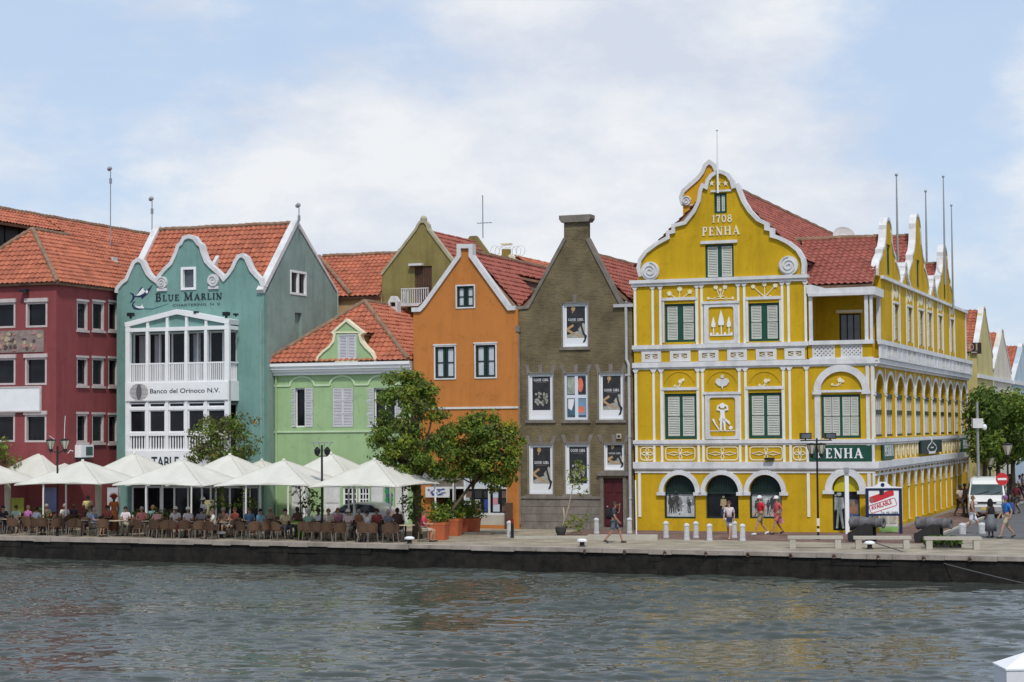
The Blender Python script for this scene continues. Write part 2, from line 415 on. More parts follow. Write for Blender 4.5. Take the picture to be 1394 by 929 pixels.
# serif capitals as strokes (unit height): width, [(polyline, stroke width)...]
def _g():
    K, k = 0.20, 0.075
    g = {}
    def stem(x): return ([(x, 0), (x, 1)], K)
    def sf(x, y, h=0.17): return ([(x - h, y), (x + h, y)], k)
    lo, hi = 0.035, 0.965
    g['P'] = (0.72, [stem(0.2), sf(0.2, lo), sf(0.16, hi, 0.14), ([(0.2, hi), (0.45, hi), (0.58, 0.88), (0.6, 0.73), (0.56, 0.58), (0.44, 0.48), (0.2, 0.48)], 0.13)])
    g['E'] = (0.74, [stem(0.2), ([(0.04, lo), (0.68, lo)], k), ([(0.04, hi), (0.66, hi)], k), ([(0.2, 0.5), (0.48, 0.5)], k), ([(0.67, 0), (0.65, 0.24)], k), ([(0.64, 1), (0.62, 0.78)], k), ([(0.48, 0.38), (0.48, 0.62)], k)])
    g['N'] = (0.95, [([(0.2, 0), (0.2, 1)], 0.09), ([(0.14, 1), (0.76, 0)], K), ([(0.78, 0), (0.78, 1)], 0.09), sf(0.2, lo, 0.15), sf(0.78, hi, 0.15), sf(0.12, hi, 0.1)])
    g['H'] = (0.95, [stem(0.2), stem(0.75), sf(0.2, lo), sf(0.2, hi), sf(0.75, lo), sf(0.75, hi), ([(0.2, 0.5), (0.75, 0.5)], k)])
    g['A'] = (0.95, [([(0.14, 0), (0.47, 1)], 0.09), ([(0.44, 1), (0.8, 0)], K), sf(0.14, lo, 0.13), sf(0.8, lo, 0.16), ([(0.26, 0.33), (0.68, 0.33)], k)])
    g['1'] = (0.42, [([(0.22, 0), (0.22, 1)], 0.17), sf(0.22, lo), ([(0.06, 0.83), (0.22, 0.97)], k)])
    g['7'] = (0.62, [([(0.05, 0.93), (0.56, 0.93)], 0.14), ([(0.55, 0.93), (0.36, 0.5), (0.28, 0)], 0.16), ([(0.07, 1), (0.07, 0.76)], k)])
    g['0'] = (0.66, [(arc(0.33, 0.5, 0.25, 0.44, 0, 2 * PI, 16), 0.14)])
    g['8'] = (0.66, [(arc(0.33, 0.73, 0.2, 0.21, 0, 2 * PI, 14), 0.13), (arc(0.33, 0.27, 0.24, 0.23, 0, 2 * PI, 14), 0.14)])
    g['B'] = (0.78, [stem(0.2), sf(0.16, lo, 0.12), sf(0.16, hi, 0.12), ([(0.2, hi), (0.46, hi), (0.58, 0.86), (0.58, 0.66), (0.46, 0.53), (0.2, 0.53)], 0.11), ([(0.46, 0.53), (0.62, 0.42), (0.66, 0.26), (0.6, 0.1), (0.46, lo), (0.2, lo)], 0.13)])
    g['L'] = (0.70, [stem(0.2), sf(0.2, hi), ([(0.04, lo), (0.64, lo)], k), ([(0.64, 0), (0.62, 0.26)], k)])
    g['U'] = (0.92, [([(0.2, 1), (0.2, 0.3), (0.3, 0.08), (0.46, 0.03), (0.62, 0.08), (0.74, 0.3), (0.74, 1)], 0.13), sf(0.2, hi), sf(0.74, hi, 0.13)])
    g['M'] = (1.12, [([(0.18, 0), (0.22, 1)], 0.09), ([(0.2, 1), (0.54, 0.05)], K), ([(0.54, 0.05), (0.88, 1)], 0.09), ([(0.88, 1), (0.92, 0)], K), sf(0.17, lo, 0.13), sf(0.92, lo, 0.17), sf(0.12, hi, 0.1), sf(0.96, hi, 0.1)])
    g['R'] = (0.82, [stem(0.2), sf(0.2, lo), sf(0.16, hi, 0.14), ([(0.2, hi), (0.44, hi), (0.57, 0.88), (0.59, 0.75), (0.55, 0.6), (0.44, 0.5), (0.2, 0.5)], 0.12), ([(0.4, 0.5), (0.74, 0.0)], 0.17)])
    g['I'] = (0.40, [stem(0.2), sf(0.2, lo), sf(0.2, hi)])
    g['O'] = (0.92, [(arc(0.46, 0.5, 0.36, 0.44, 0, 2 * PI, 18), 0.14)])
    g['G'] = (0.90, [(arc(0.46, 0.5, 0.36, 0.44, 0.7, 2 * PI - 0.55, 16), 0.14), ([(0.76, 0.05), (0.76, 0.42)], 0.15), ([(0.6, 0.42), (0.88, 0.42)], k)])
    g['D'] = (0.90, [stem(0.2), ([(0.06, hi), (0.42, hi), (0.66, 0.85), (0.76, 0.5), (0.66, 0.15), (0.42, lo), (0.06, lo)], 0.12)])
    return g
GLYPH = _g()

# ---------------------------------------------------------------- roofs, windows
def tile_roof(name, poly, m, parent, pitch=0.30, row=0.36, amp=0.075, step=0.06, thick=True):
    """a planar roof slope of real pantiles; poly: 3D points in the row's own frame, first edge along the eaves"""
    P = [Vector(p) for p in poly]; ex = (P[1] - P[0]).normalized()
    nrm = Vector((0, 0, 0))
    for i in range(len(P)): nrm += (P[i] - P[0]).cross(P[(i + 1) % len(P)] - P[0])
    nrm.normalize()
    if nrm.z < 0: nrm = -nrm
    ey = nrm.cross(ex)
    if ey.z < 0: ey = -ey
    q = [((p - P[0]).dot(ex), (p - P[0]).dot(ey)) for p in P]
    x0, x1 = min(a for a, b in q), max(a for a, b in q); y0, y1 = min(b for a, b in q), max(b for a, b in q)
    nx = int((x1 - x0) / (pitch / 4)) + 2; ys = []
    k = 0
    while y0 + k * row < y1 + row:
        ys += [y0 + k * row, y0 + k * row + row * 0.93]; k += 1
    bm = bmesh.new(); g = []
    for yv in ys:
        g.append([bm.verts.new((x0 + i * pitch / 4, yv, 0)) for i in range(nx + 1)])
    for j in range(len(ys) - 1):
        for i in range(nx): bm.faces.new((g[j][i], g[j][i + 1], g[j + 1][i + 1], g[j + 1][i]))
    cx = sum(a for a, b in q) / len(q); cy = sum(b for a, b in q) / len(q)
    for i in range(len(q)):
        a = Vector(q[i]); b = Vector(q[(i + 1) % len(q)]); e = b - a
        if e.length < 1e-6: continue
        n2 = Vector((e.y, -e.x)).normalized()
        if n2.dot(Vector((cx, cy)) - a) > 0: n2 = -n2
        bmesh.ops.bisect_plane(bm, geom=bm.verts[:] + bm.edges[:] + bm.faces[:], plane_co=(a.x, a.y, 0), plane_no=(n2.x, n2.y, 0), clear_outer=True)
    me = bpy.data.meshes.new(name); uvl = bm.loops.layers.uv.new('UVMap')
    for f in bm.faces:
        c = f.calc_center_median()
        for lp in f.loops:
            v = lp.vert.co; tx = v.x / pitch
            fx = min(max(v.x, c.x - pitch), c.x + pitch) / pitch
            vy = min(max(v.y / row, math.floor((c.y - y0) / row + 1e-4) + y0 / row + 0.01), math.floor((c.y - y0) / row + 1e-4) + y0 / row + 0.99)
            lp[uvl].uv = (fx, vy - y0 / row)
    base = BASE.get(parent.name, Vector())
    for v in bm.verts:
        x, y = v.co.x, v.co.y
        fr = ((y - y0) / row) % 1.0
        if fr > 0.999: fr = 0
        jt = ((math.sin(math.floor(x / pitch + .5) * 12.9898 + math.floor((y - y0) / row + 1e-3) * 78.233) * 43758.5453) % 1.0 - .5) * .03 + .008 * math.sin(x * .9 + y * .7)
        h = jt + amp * (0.5 + 0.5 * math.cos(2 * PI * x / pitch)) + step * (1 - min(fr / 0.93, 1.0) if fr <= 0.9301 else 0)
        v.co = P[0] + ex * x + ey * y + nrm * h - base
    bm.to_mesh(me); bm.free(); me.materials.append(m)
    o = bpy.data.objects.new(name, me); COL.objects.link(o); o.parent = parent; BASE[o.name] = base
    mb = MB(); k = len(P)
    mb.add([tuple(p - nrm * 0.02) for p in P] + [tuple(p - nrm * 0.14) for p in P], [tuple(range(k)), tuple(range(k, 2 * k))] + [(i, (i + 1) % k, (i + 1) % k + k, i + k) for i in range(k)])
    mb.build('roof_deck', M_RDG, o)
    return o
def ridge(mb, p0, p1, r=0.13, mi=0):
    p0, p1 = Vector(p0), Vector(p1); n = max(2, int((p1 - p0).length / 0.4)); mb.mark()
    for i in range(n):
        a = p0.lerp(p1, i / n); b = p0.lerp(p1, (i + 1.06) / n); jz = Vector((0, 0, .014 * math.sin(i * 7.3))); mb.tube([a + jz, b + jz], [r * 1.1, r * 0.88], mi, 8)
def louvre(mb, a0, a1, b0, b1, t, mi=0, mgap=1, n=None, fr=0.07):
    """one louvred leaf: rails, dark gap and slats"""
    n = n or max(5, int((b1 - b0) / 0.085))
    mb.box(a0, a0 + fr, t, t + 0.04, b0, b1, mi); mb.box(a1 - fr, a1, t, t + 0.04, b0, b1, mi)
    mb.box(a0 + fr, a1 - fr, t, t + 0.04, b0, b0 + fr, mi); mb.box(a0 + fr, a1 - fr, t, t + 0.04, b1 - fr, b1, mi)
    mb.box(a0 + fr, a1 - fr, t + 0.05, t + 0.06, b0 + fr, b1 - fr, mgap)
    h = (b1 - b0 - 2 * fr) / n
    for i in range(n):
        z = b0 + fr + i * h
        mb.add([(a0 + fr, t + 0.004, z + 0.1 * h), (a1 - fr, t + 0.004, z + 0.1 * h), (a1 - fr, t + 0.045, z + 0.85 * h), (a0 + fr, t + 0.045, z + 0.85 * h),
                (a0 + fr, t + 0.004, z + 0.25 * h), (a1 - fr, t + 0.004, z + 0.25 * h), (a1 - fr, t + 0.045, z + h), (a0 + fr, t + 0.045, z + h)],
               [(0, 1, 2, 3), (4, 7, 6, 5), (0, 4, 5, 1), (2, 6, 7, 3)], mi)
def shutter_window(T, bld, a0, a1, b0, b1, t, fm, sm, cols=2, rows=2, fw=0.10, mid=0.16, sub=True):
    """window frame (part) with louvred shutter leaves (sub-parts)"""
    f = MB(T)
    f.box(a0, a1, t + 0.06, t + 0.10, b0, b1)
    f.box(a0, a0 + fw, t, t + 0.06, b0, b1); f.box(a1 - fw, a1, t, t + 0.06, b0, b1)
    f.box(a0 + fw, a1 - fw, t, t + 0.06, b0, b0 + fw); f.box(a0 + fw, a1 - fw, t, t + 0.06, b1 - fw, b1)
    am = (a0 + a1) / 2
    f.box(am - mid / 2, am + mid / 2, t + 0.001, t + 0.06, b0 + fw, b1 - fw)
    wo = f.build('window', fm, bld)
    for c in range(2):
        x0 = a0 + fw if c == 0 else am + mid / 2; x1 = am - mid / 2 if c == 0 else a1 - fw
        s = MB(T); m = cols // 2
        for k in range(m):
            for r_ in range(rows):
                y0 = b0 + fw + (b1 - b0 - 2 * fw) * r_ / rows; y1 = b0 + fw + (b1 - b0 - 2 * fw) * (r_ + 1) / rows
                louvre(s, x0 + (x1 - x0) * k / m + 0.015, x0 + (x1 - x0) * (k + 1) / m - 0.015, y0 + 0.02, y1 - 0.02, t + 0.005, 0, 1, fr=0.05)
        s.build('shutter', [sm, M_GAP], wo)
    return wo
def glass_window(T, bld, a0, a1, b0, b1, t, fm, gm, nx=1, nz=1, fw=0.09, bar=0.05, name='window', sill=0.0, out=0.0):
    f = MB(T)
    t0 = t - out
    f.box(a0, a0 + fw, t0, t + 0.08, b0, b1); f.box(a1 - fw, a1, t0, t + 0.08, b0, b1)
    f.box(a0 + fw, a1 - fw, t0, t + 0.08, b0, b0 + fw); f.box(a0 + fw, a1 - fw, t0, t + 0.08, b1 - fw, b1)
    for i in range(1, nx):
        x = a0 + fw + (a1 - a0 - 2 * fw) * i / nx; f.box(x - bar / 2, x + bar / 2, t0 + 0.01, t + 0.05, b0 + fw, b1 - fw)
    for i in range(1, nz):
        z = b0 + fw + (b1 - b0 - 2 * fw) * i / nz; f.box(a0 + fw, a1 - fw, t0 + 0.013, t + 0.05, z - bar / 2, z + bar / 2)
    if sill: f.box(a0 - 0.08, a1 + 0.08, t0 - sill, t + 0.05, b0 - 0.1, b0 - 0.002)
    wo = f.build(name, fm, bld)
    g = MB(T); g.box(a0 + fw * 0.5, a1 - fw * 0.5, t + 0.052, t + 0.07, b0 + fw * 0.5, b1 - fw * 0.5)
    g.build('pane', gm, wo)
    return wo

# ================================================================ ground, quay, water
def qw(s_, t, z): p = Q0 + QU * s_ + QV * t; return (p.x, p.y, z)
M_PROM = brick_mat('beige_promenade_pavers', (0.33, 0.29, 0.225), (0.29, 0.25, 0.19), (0.24, 0.21, 0.165), 1.0, 0.6, 0.3, vertical=False)
M_PAVR = brick_mat('dull_red_pavers', (0.20, 0.125, 0.105), (0.165, 0.105, 0.09), (0.15, 0.11, 0.10), 1.0, 0.24, 0.12, vertical=False)
M_ASP = mat('grey_asphalt', (0.115, 0.115, 0.12), 0.92, 0.2, 0.7, 0.3, 60)
M_EARTH = mat('city_ground', (0.22, 0.20, 0.17), 0.95, 0.15, 0.2)
g = MB(); g.add([qw(-700, 0.3, -0.004), qw(700, 0.3, -0.004), qw(700, 2500, -0.004), qw(-700, 2500, -0.004)], [(0, 1, 2, 3)])
struct('ground', g, M_EARTH)
g = MB(); g.add([qw(-60, 0.75, 0.0), qw(90, 0.75, 0.0), qw(90, 16.5, 0.0), qw(-60, 16.5, 0.0)], [(0, 1, 2, 3)])
struct('promenade', g, M_PROM)
# red paved strip in front of the yellow house, and the street beside it
UP1 = uu(1190)
g = MB(); a = [toW(-3, -0.0, 0.004), toW(UP1 + 0.4, 0.0, 0.004), toW(UP1 + 0.4, -7.6, 0.004), toW(-2, -6.0, 0.004)]
a += [toW(UP1 + 0.4, 60, 0.004), toW(UP1 + 3.2, 60, 0.004), toW(UP1 + 3.2, -7.6, 0.004)]
g.add([tuple(p) for p in a], [(0, 1, 2, 3), (1, 4, 5, 6, 2)])
struct('pavement', g, M_PAVR)
g = MB()
g.add([tuple(toW(u, d, 0.008)) for u, d in ((UP1 + 3.2, 220), (UP1 + 3.2, -2.5), (UP1 + 9.5, -4.5), (UP1 + 9.5, 220))], [(0, 1, 2, 3)])
struct('street', g, M_ASP)
g = MB(lambda a, t, b: tuple(toW(a, t, b)))
g.box(UP1 + 3.05, UP1 + 3.2, -2.5, 150, 0, 0.10); g.box(UP1 + 9.5, UP1 + 9.65, -4.5, 150, 0, 0.12); g.box(UP1 + 9.65, UP1 + 14, -4.5, 150, 0, 0.11)
struct('kerb', g, M_CONC)
# quay wall with a pale weathered coping
M_QUAY = mat('wet_dark_quay_stone', (0.017, 0.0145, 0.012), 0.85, 0.75, 2.2, 0.9, 7, streak=0.5)
M_COPE = mat('worn_coping', (0.34, 0.29, 0.25), 0.9, 0.3, 1.0, 0.5, 9, streak=0.2)
g = MB(lambda a, t, b: qw(a, t, b))
n = 130; r0 = random.Random(3)
for i in range(n):
    s0, s1 = -40 + i * 1.0, -40 + (i + 1) * 1.0
    e = r0.uniform(-0.03, 0.02); h = r0.uniform(-0.02, 0.03)
    g.box(s0, s1 - 0.012, -0.02 + e, 0.76, -0.17 + h, 0.016 + r0.uniform(-0.006, 0.006))
struct('quay_coping', g, M_COPE)
g = MB(lambda a, t, b: qw(a, t, b))
for j, (za, zb) in enumerate(((-2.2, -0.78), (-0.78, -0.45), (-0.45, -0.1))):
    s0 = -40
    while s0 < 90:
        ln = r0.uniform(1.2, 2.6); g.box(s0, s0 + ln - 0.012, 0.06 - 0.05 * (j == 0) + r0.uniform(-0.03, 0.03), 0.7, za, zb - 0.004); s0 += ln
g.box(-60, 100, 0.3, 0.74, -2.3, -0.05)
o = struct('quay_wall', g, M_QUAY)
# water: real wavelets, rougher colour below
import numpy as np
WZ = -1.0
ys = np.arange(40, 97, 0.072); xs = np.linspace(-1, 1, 860)
X, Y = np.meshgrid(xs, ys); X = X * (Y * 0.31 + 1.0)
rs = np.random.RandomState(5); Z = np.zeros_like(X)
for i in range(48):
    lam = 0.28 * (1.05 ** i) if i < 40 else rs.uniform(2.0, 5.0)
    th = rs.normal(-1.62, 0.34); kx, ky = math.cos(th) * 2 * PI / lam, math.sin(th) * 2 * PI / lam
    ph = rs.uniform(0, 6.28); am = (0.0108 * lam if lam < 2.3 else 0.003 * lam) * rs.uniform(0.6, 1.2)
    q_ = kx * X + ky * Y + ph
    env = 0.65 + 0.5 * np.sin(X * rs.uniform(0.05, 0.35) + Y * rs.uniform(0.05, 0.3) + rs.uniform(0, 6))
    Z += am * env * (np.sin(q_) + 0.25 * np.cos(2 * q_))
wp = np.zeros_like(X)
for i in range(9):
    th = rs.uniform(0, 6.28); lam = rs.uniform(4, 16); wp += np.sin((math.cos(th) * X * .6 + math.sin(th) * Y) * 2 * PI / lam + rs.uniform(0, 6.28))
Z *= np.clip(0.85 + 0.2 * wp, 0.35, 1.5)
ny, nx = X.shape
co = np.empty((ny * nx + 8, 3), dtype=np.float64); co[:ny * nx, 0] = X.ravel(); co[:ny * nx, 1] = Y.ravel(); co[:ny * nx, 2] = WZ + Z.ravel()
co[ny * nx:] = [(-900, -300, WZ), (900, -300, WZ), (900, 40, WZ), (-900, 40, WZ), (-900, 400, WZ), (-34, 400, WZ), (34, 400, WZ), (900, 400, WZ)]
ii = np.arange((ny - 1) * (nx - 1)); r_, c_ = ii // (nx - 1), ii % (nx - 1); v0 = r_ * nx + c_
fa = np.stack([v0, v0 + 1, v0 + nx + 1, v0 + nx], 1)
me = bpy.data.meshes.new('water'); me.vertices.add(len(co)); me.vertices.foreach_set('co', co.ravel())
k = ny * nx; ext = [(k, k + 1, k + 2, k + 3), (k + 3, 0, (ny - 1) * nx, k + 4), (nx - 1, k + 2, k + 7, ny * nx - 1)]
fa = np.concatenate([fa, np.array(ext)]); nf = len(fa)
me.loops.add(nf * 4); me.loops.foreach_set('vertex_index', fa.ravel().astype(np.int32)); me.polygons.add(nf)
me.polygons.foreach_set('loop_start', np.arange(0, nf * 4, 4, dtype=np.int32)); me.polygons.foreach_set('loop_total', np.full(nf, 4, dtype=np.int32))
me.polygons.foreach_set('use_smooth', np.ones(nf, dtype=bool)); me.update(calc_edges=True); me.validate()
M_WAT = bpy.data.materials.new('harbour_water'); M_WAT.use_nodes = True; t_ = M_WAT.node_tree; p_ = t_.nodes['Principled BSDF']
p_.inputs['Base Color'].default_value = (0.052, 0.061, 0.053, 1); p_.inputs['Roughness'].default_value = 0.015; p_.inputs['IOR'].default_value = 1.33
c0 = t_.nodes.new('ShaderNodeTexCoord'); m0 = t_.nodes.new('ShaderNodeMapping'); m0.inputs['Scale'].default_value = (1.0, 1.7, 1.0)
n0 = t_.nodes.new('ShaderNodeTexNoise'); n0.inputs['Scale'].default_value = 3.2; n0.inputs['Detail'].default_value = 5; n0.inputs['Roughness'].default_value = 0.6
b0 = t_.nodes.new('ShaderNodeBump'); b0.inputs['Strength'].default_value = 0.10; b0.inputs['Distance'].default_value = 0.06
t_.links.new(c0.outputs['Object'], m0.inputs[0]); t_.links.new(m0.outputs[0], n0.inputs['Vector']); t_.links.new(n0.outputs['Fac'], b0.inputs['Height']); pass
me.materials.append(M_WAT); wo = bpy.data.objects.new('water', me); COL.objects.link(wo); tag(wo, kind='structure')

# ================================================================ the yellow gabled house
ZC = zz(980, 381)                      # main cornice
UA = uu(1100)
U1 = UP1
Z1, Z1b = zz(980, 468), zz(980, 473.5)
Z2, Z2b = zz(980, 492), zz(980, 499)
Z3, Z3b = zz(980, 599), zz(980, 604)
Z4, Z4b = zz(980, 629), zz(980, 638)
U0 = uu(864)
B = thing('gabled_shop_house', 'large ochre yellow corner house with white scrolled gable, relief panels and red tiled roofs', 'house', ((U0 + U1) / 2, 0, 0))
z1s = lambda pts: zoom(850, 170, 4.038, pts)
gab_r = z1s([(1018, 832), (985, 822), (988, 770), (982, 735), (955, 690), (905, 650), (850, 622), (812, 612), (812, 578), (782, 572), (782, 545), (735, 522), (690, 475), (655, 420), (632, 362), (622, 335), (600, 342), (592, 310), (570, 277), (540, 262), (525, 260)])
gab_l = z1s([(510, 262), (480, 280), (460, 308), (452, 345), (432, 335), (420, 365), (412, 420), (385, 478), (335, 540), (272, 556), (272, 588), (242, 594), (242, 622), (180, 655), (120, 700), (88, 745), (80, 790), (92, 835), (60, 862)])
gab = [uz(*p) for p in gab_r + gab_l]
zb = min(p[1] for p in gab); 
outline = [(U0, 0), (UA, 0), (UA, ZC)] + gab[1:-1] + [(U0, ZC)]
outline = [(u_, max(z_, ZC) if i > 1 else z_) for i, (u_, z_) in enumerate(outline)]
def archhole(x0, x1, ytop, yspr, ybot, d=0):
    a0, a1, b0, b1 = rect(x0, yspr, x1, ybot, d); zt = zz((x0 + x1) / 2, ytop, d); c = (a0 + a1) / 2
    return [(a0, b0), (a1, b0)] + arc(c, b1, (a1 - a0) / 2, zt - b1, 0, PI, 16)
wins = {'ul': rect(904.5, 414.3, 947, 465.4), 'ur': rect(1018.6, 413.2, 1061.5, 464.2), 'ml': rect(904.5, 536.3, 949, 598), 'mr': rect(1018.6, 535, 1065, 597),
        'g': rect(959.7, 333.4, 999.1, 379.3), 'a': rect(972, 263.4, 989.4, 290.6)}
ars = [archhole(904, 947, 647, 670, 706.5), archhole(960.8, 1005.6, 647, 670, 706.5), archhole(1020, 1064.3, 647, 670, 706.5)]
holes = [rc(*wins[k]) for k in wins] + ars
mb = MB(FT(0)); mb.prism(outline, 0, 0.3, 0, holes)
# gallery block
ga = archhole(1117, 1176, 504.5, 533, 598)
zt = zz(1145, 538); gh = rect(1117.5, 537.5, 1172, 596.5)
sh = archhole(1133, 1171, 647, 668, 723)
mb.prism([(UA, 0), (U1, 0), (U1, Z2), (UA, Z2)], 0.001, 0.301, 0, [rc(*gh), sh])
# other walls
DS = 34.0
mb.box(U0, U0 + 0.3, 0.302, 29, 0, ZC); mb.box(UA - 0.3, UA - 0.002, 0.302, 29, Z2 - 0.5, ZC)
mb.box(U0 + 0.3, U1 - 0.3, DS - 0.3, DS, 0, ZC - 1)
mb.box(UA, U1 - 0.3, 0.302, 2.6, Z2 - 0.3, Z2 - 0.05)          # gallery floor
# arched blind lunettes: shallow rims over the middle windows
mb.build('wall', M_YEL, B)
ZE = zz(1145, 397, 0)                  # gallery eave
lw = MB(FT(2.4)); dr = rect(1142, 427.5, 1172, 461, 2.4)
lw.prism([(UA, Z2 - 0.04), (U1 - 0.02, Z2 - 0.04), (U1 - 0.02, ZE), (UA, ZE)], 0, 0.3, 0, [(lambda q: rc(q[0], q[1], Z2 + 0.1, q[3]))(dr)])
lw.build('gallery_wall', M_YEL, B)
lh = MB(FT(2.4)); lh.box(dr[0] - .12, dr[1] + .1, -.12, -.001, dr[3] + .03, dr[3] + .17); lh.build('lintel', M_CRM, B)
dw = glass_window(FT(2.4), B, dr[0], dr[1], Z2 + 0.1, dr[3], 0.12, M_GAP, M_GLS2, 3, 1, 0.06, name='gallery_door')
q = rect(1114.5, 433, 1119, 461, 1.2)
nd = MB(IDT); nd.box(UA - 0.01, UA + 0.03, 0.9, 1.5, Z2 + 0.1, q[3]); nd.build('side_door', M_GAP, B)
# --- trims
T = FT(0); tr = MB(T)
tr.ribbon([uz(*p) for p in gab_r[1:] + gab_l[:-1]], 0.18, -0.14, 0.32)
for x, y, r_, sg in ((905, 775, 52, 1), (145, 805, 51, -1)):
    p = uz(850 + x / 4.038, 170 + y / 4.038); tr.spiral(p[0], p[1], r_ / 4.038 * 0.0358, -0.16, 0, sg, ph=PI / 2)
tr.box(U0 - 0.14, UA + 0.12, -0.2, 0.31, ZC - 0.06, ZC + 0.10); tr.box(U0 - 0.08, UA + 0.06, -0.12, -0.001, ZC - 0.2, ZC - 0.061)
STR = [866.6, 890.7, 901.2, 951, 957.5, 1007.5, 1015.8, 1067.5, 1076, 1099.2]
EX = uu(1190) + 0.12
for za, zb_, pr in ((Z1b, Z1, 0.13), (Z2b, Z2, 0.13), (Z3b, Z3, 0.11), (Z4b, Z4, 0.15)):
    tr.box(U0 - 0.06, EX if za != Z1b else UA + 0.1, -pr, -0.001, za, zb_); tr.box(U0 - 0.02, EX - 0.05 if za != Z1b else UA, -pr * 0.5, -0.002, za - 0.09, za - 0.001)
tr.box(U0, EX - 0.1, -0.05, -0.002, Z4b - 0.22, Z4b - 0.14)
for i, x in enumerate(STR):
    c = uu(x); hw = 0.06
    for za, zb_ in ((Z1 + 0.001, ZC - 0.2), (Z2 + 0.001 if 0 else Z3 + 0.001, Z2b - 0.09), (Z4 + 0.001, Z3b - 0.09)):
        if i in (0, 9) or True: tr.box(c - hw, c + hw, -0.05 - 0.001 * (i % 2), -0.002, za, zb_, 1)
    for zt_ in (ZC - 0.21, Z2b - 0.095):        # small brackets at the strip heads
        tr.prism([(c - hw - 0.10, zt_), (c + hw + 0.10, zt_), (c + hw, zt_ - 0.16), (c - hw, zt_ - 0.16)], -0.07, -0.0025)
for x in (870, 1099.5): c = uu(x); tr.box(c - 0.07, c + 0.07, -0.05, -0.002, zz(x, 704), Z4b - 0.23, 1)
# window surrounds and hoods
for k, (a0, a1, b0, b1) in wins.items():
    if k in ('ul', 'ur', 'ml', 'mr'):
        tr.box(a0 - 0.12, a1 + 0.12, -0.08, -0.003, b1 + 0.16, b1 + 0.30)
        tr.box(a0 - 0.11, a0 - 0.002, -0.045, -0.003, b0 - 0.02, b1 + 0.15); tr.box(a1 + 0.002, a1 + 0.11, -0.045, -0.003, b0 - 0.02, b1 + 0.15)
        if k[0] == 'm': tr.box(a0 - 0.12, a1 + 0.12, -0.09, -0.003, b0 - 0.22, b0 - 0.03)
    elif k == 'g': tr.box(a0 - 0.2, a1 + 0.2, -0.1, -0.003, b1 + 0.03, b1 + 0.17)
    else: tr.box(a0 - 0.15, a1 + 0.25, -0.08, -0.003, b1 + 0.05, b1 + 0.14)
tr.build('trim', [M_WHT, mat('cream_white_paint', (.78, .75, .64), .7, .07, 2, streak=.1)], B)
# lintel shadows above windows: the recess itself does it; small star relief at the gable head
def sprig(m, cx, cz, s_, fl):
    e = 0
    for x, y, r_ in fl:
        m.ribbon([(cx, cz - 0.5 * s_), (cx + x * s_ * 0.45, cz + (y - 0.65) * s_ * 0.5), (cx + x * s_, cz + y * s_)], 0.035, -0.030 - e * 0.0015, -0.002); e += 1
        for k in range(5):
            an = k * 2 * PI / 5 + 0.3; m.disc(cx + x * s_ + math.cos(an) * r_ * 0.6, cz + y * s_ + math.sin(an) * r_ * 0.6, r_ * 0.6, -0.045 - 0.0011 * k - e * 0.0003, -0.002, 0, 8)
    for x, y in ((-0.55, -0.42), (0.55, -0.42), (-0.2, -0.3), (0.25, -0.28)):
        m.disc(cx + x * s_, cz + y * s_, 0.1 * s_, -0.0305 - 0.0013 * abs(x), -0.002, 0, 8, 0.05 * s_)
for name_, px_, py_, s_, fl in (('l', 925, 401.5, 0.5, [(-1.0, 0.15, .1), (0.05, 0.55, .11), (1.05, 0.25, .1)]), ('c', 981, 399.5, 0.5, [(-0.45, 0.6, .1), (0.45, 0.6, .1), (-1.2, -0.45, .06), (1.2, -0.5, .06), (0, 0.3, .06)]), ('r', 1041, 397, 0.5, [(-1.1, 0.5, .09), (0.0, 0.7, .1), (1.05, 0.55, .1)]),
                             ('ml', 924, 523, 0.28, [(0.3, 0.4, .09), (-0.7, -0.3, .05), (0.8, 0.7, .07)]), ('mr', 1039.5, 522, 0.28, [(0.4, 0.4, .09), (-0.7, -0.3, .05), (0.9, 0.5, .06)])):
    m_ = MB(T); c = uz(px_, py_); sprig(m_, c[0], c[1], s_, fl); m_.build('flower_relief', M_CRM, B)
m_ = MB(T)
for x in (969, 978.5, 988):
    c = uz(x, 250)
    pts = [(c[0] + (0.15 if k % 2 == 0 else 0.06) * math.sin(k * PI / 5), c[1] + (0.15 if k % 2 == 0 else 0.06) * math.cos(k * PI / 5)) for k in range(10)]
    m_.prism(pts, -0.05, -0.002)
m_.build('star_relief', M_CRM, B)
# blind arch mouldings in the lunettes
m_ = MB(T)
for x in (925, 983, 1041):
    c = uz(x, 531); m_.ribbon(arc(c[0], c[1] + 0.1, 0.78, 0.78, 0.35, PI - 0.35, 14), 0.05, -0.03, -0.001)
m_.build('blind_arch', M_YEL, B)
# urn over the lower centre panel
m_ = MB(T); c = uz(983.5, 520)
m_.prism([(c[0] - .30, c[1] + .12), (c[0] - .34, c[1] - .02), (c[0] - .2, c[1] - .18), (c[0] - .05, c[1] - .22), (c[0], c[1] - .36), (c[0] + .05, c[1] - .22), (c[0] + .2, c[1] - .18), (c[0] + .34, c[1] - .02), (c[0] + .30, c[1] + .12), (c[0] + .15, c[1] + .17), (c[0], c[1] + .10), (c[0] - .15, c[1] + .17)], -0.06, -0.002)
m_.disc(c[0], c[1] + .25, .09, -0.05, -0.002, 0, 10); m_.build('urn_relief', M_WHT, B)
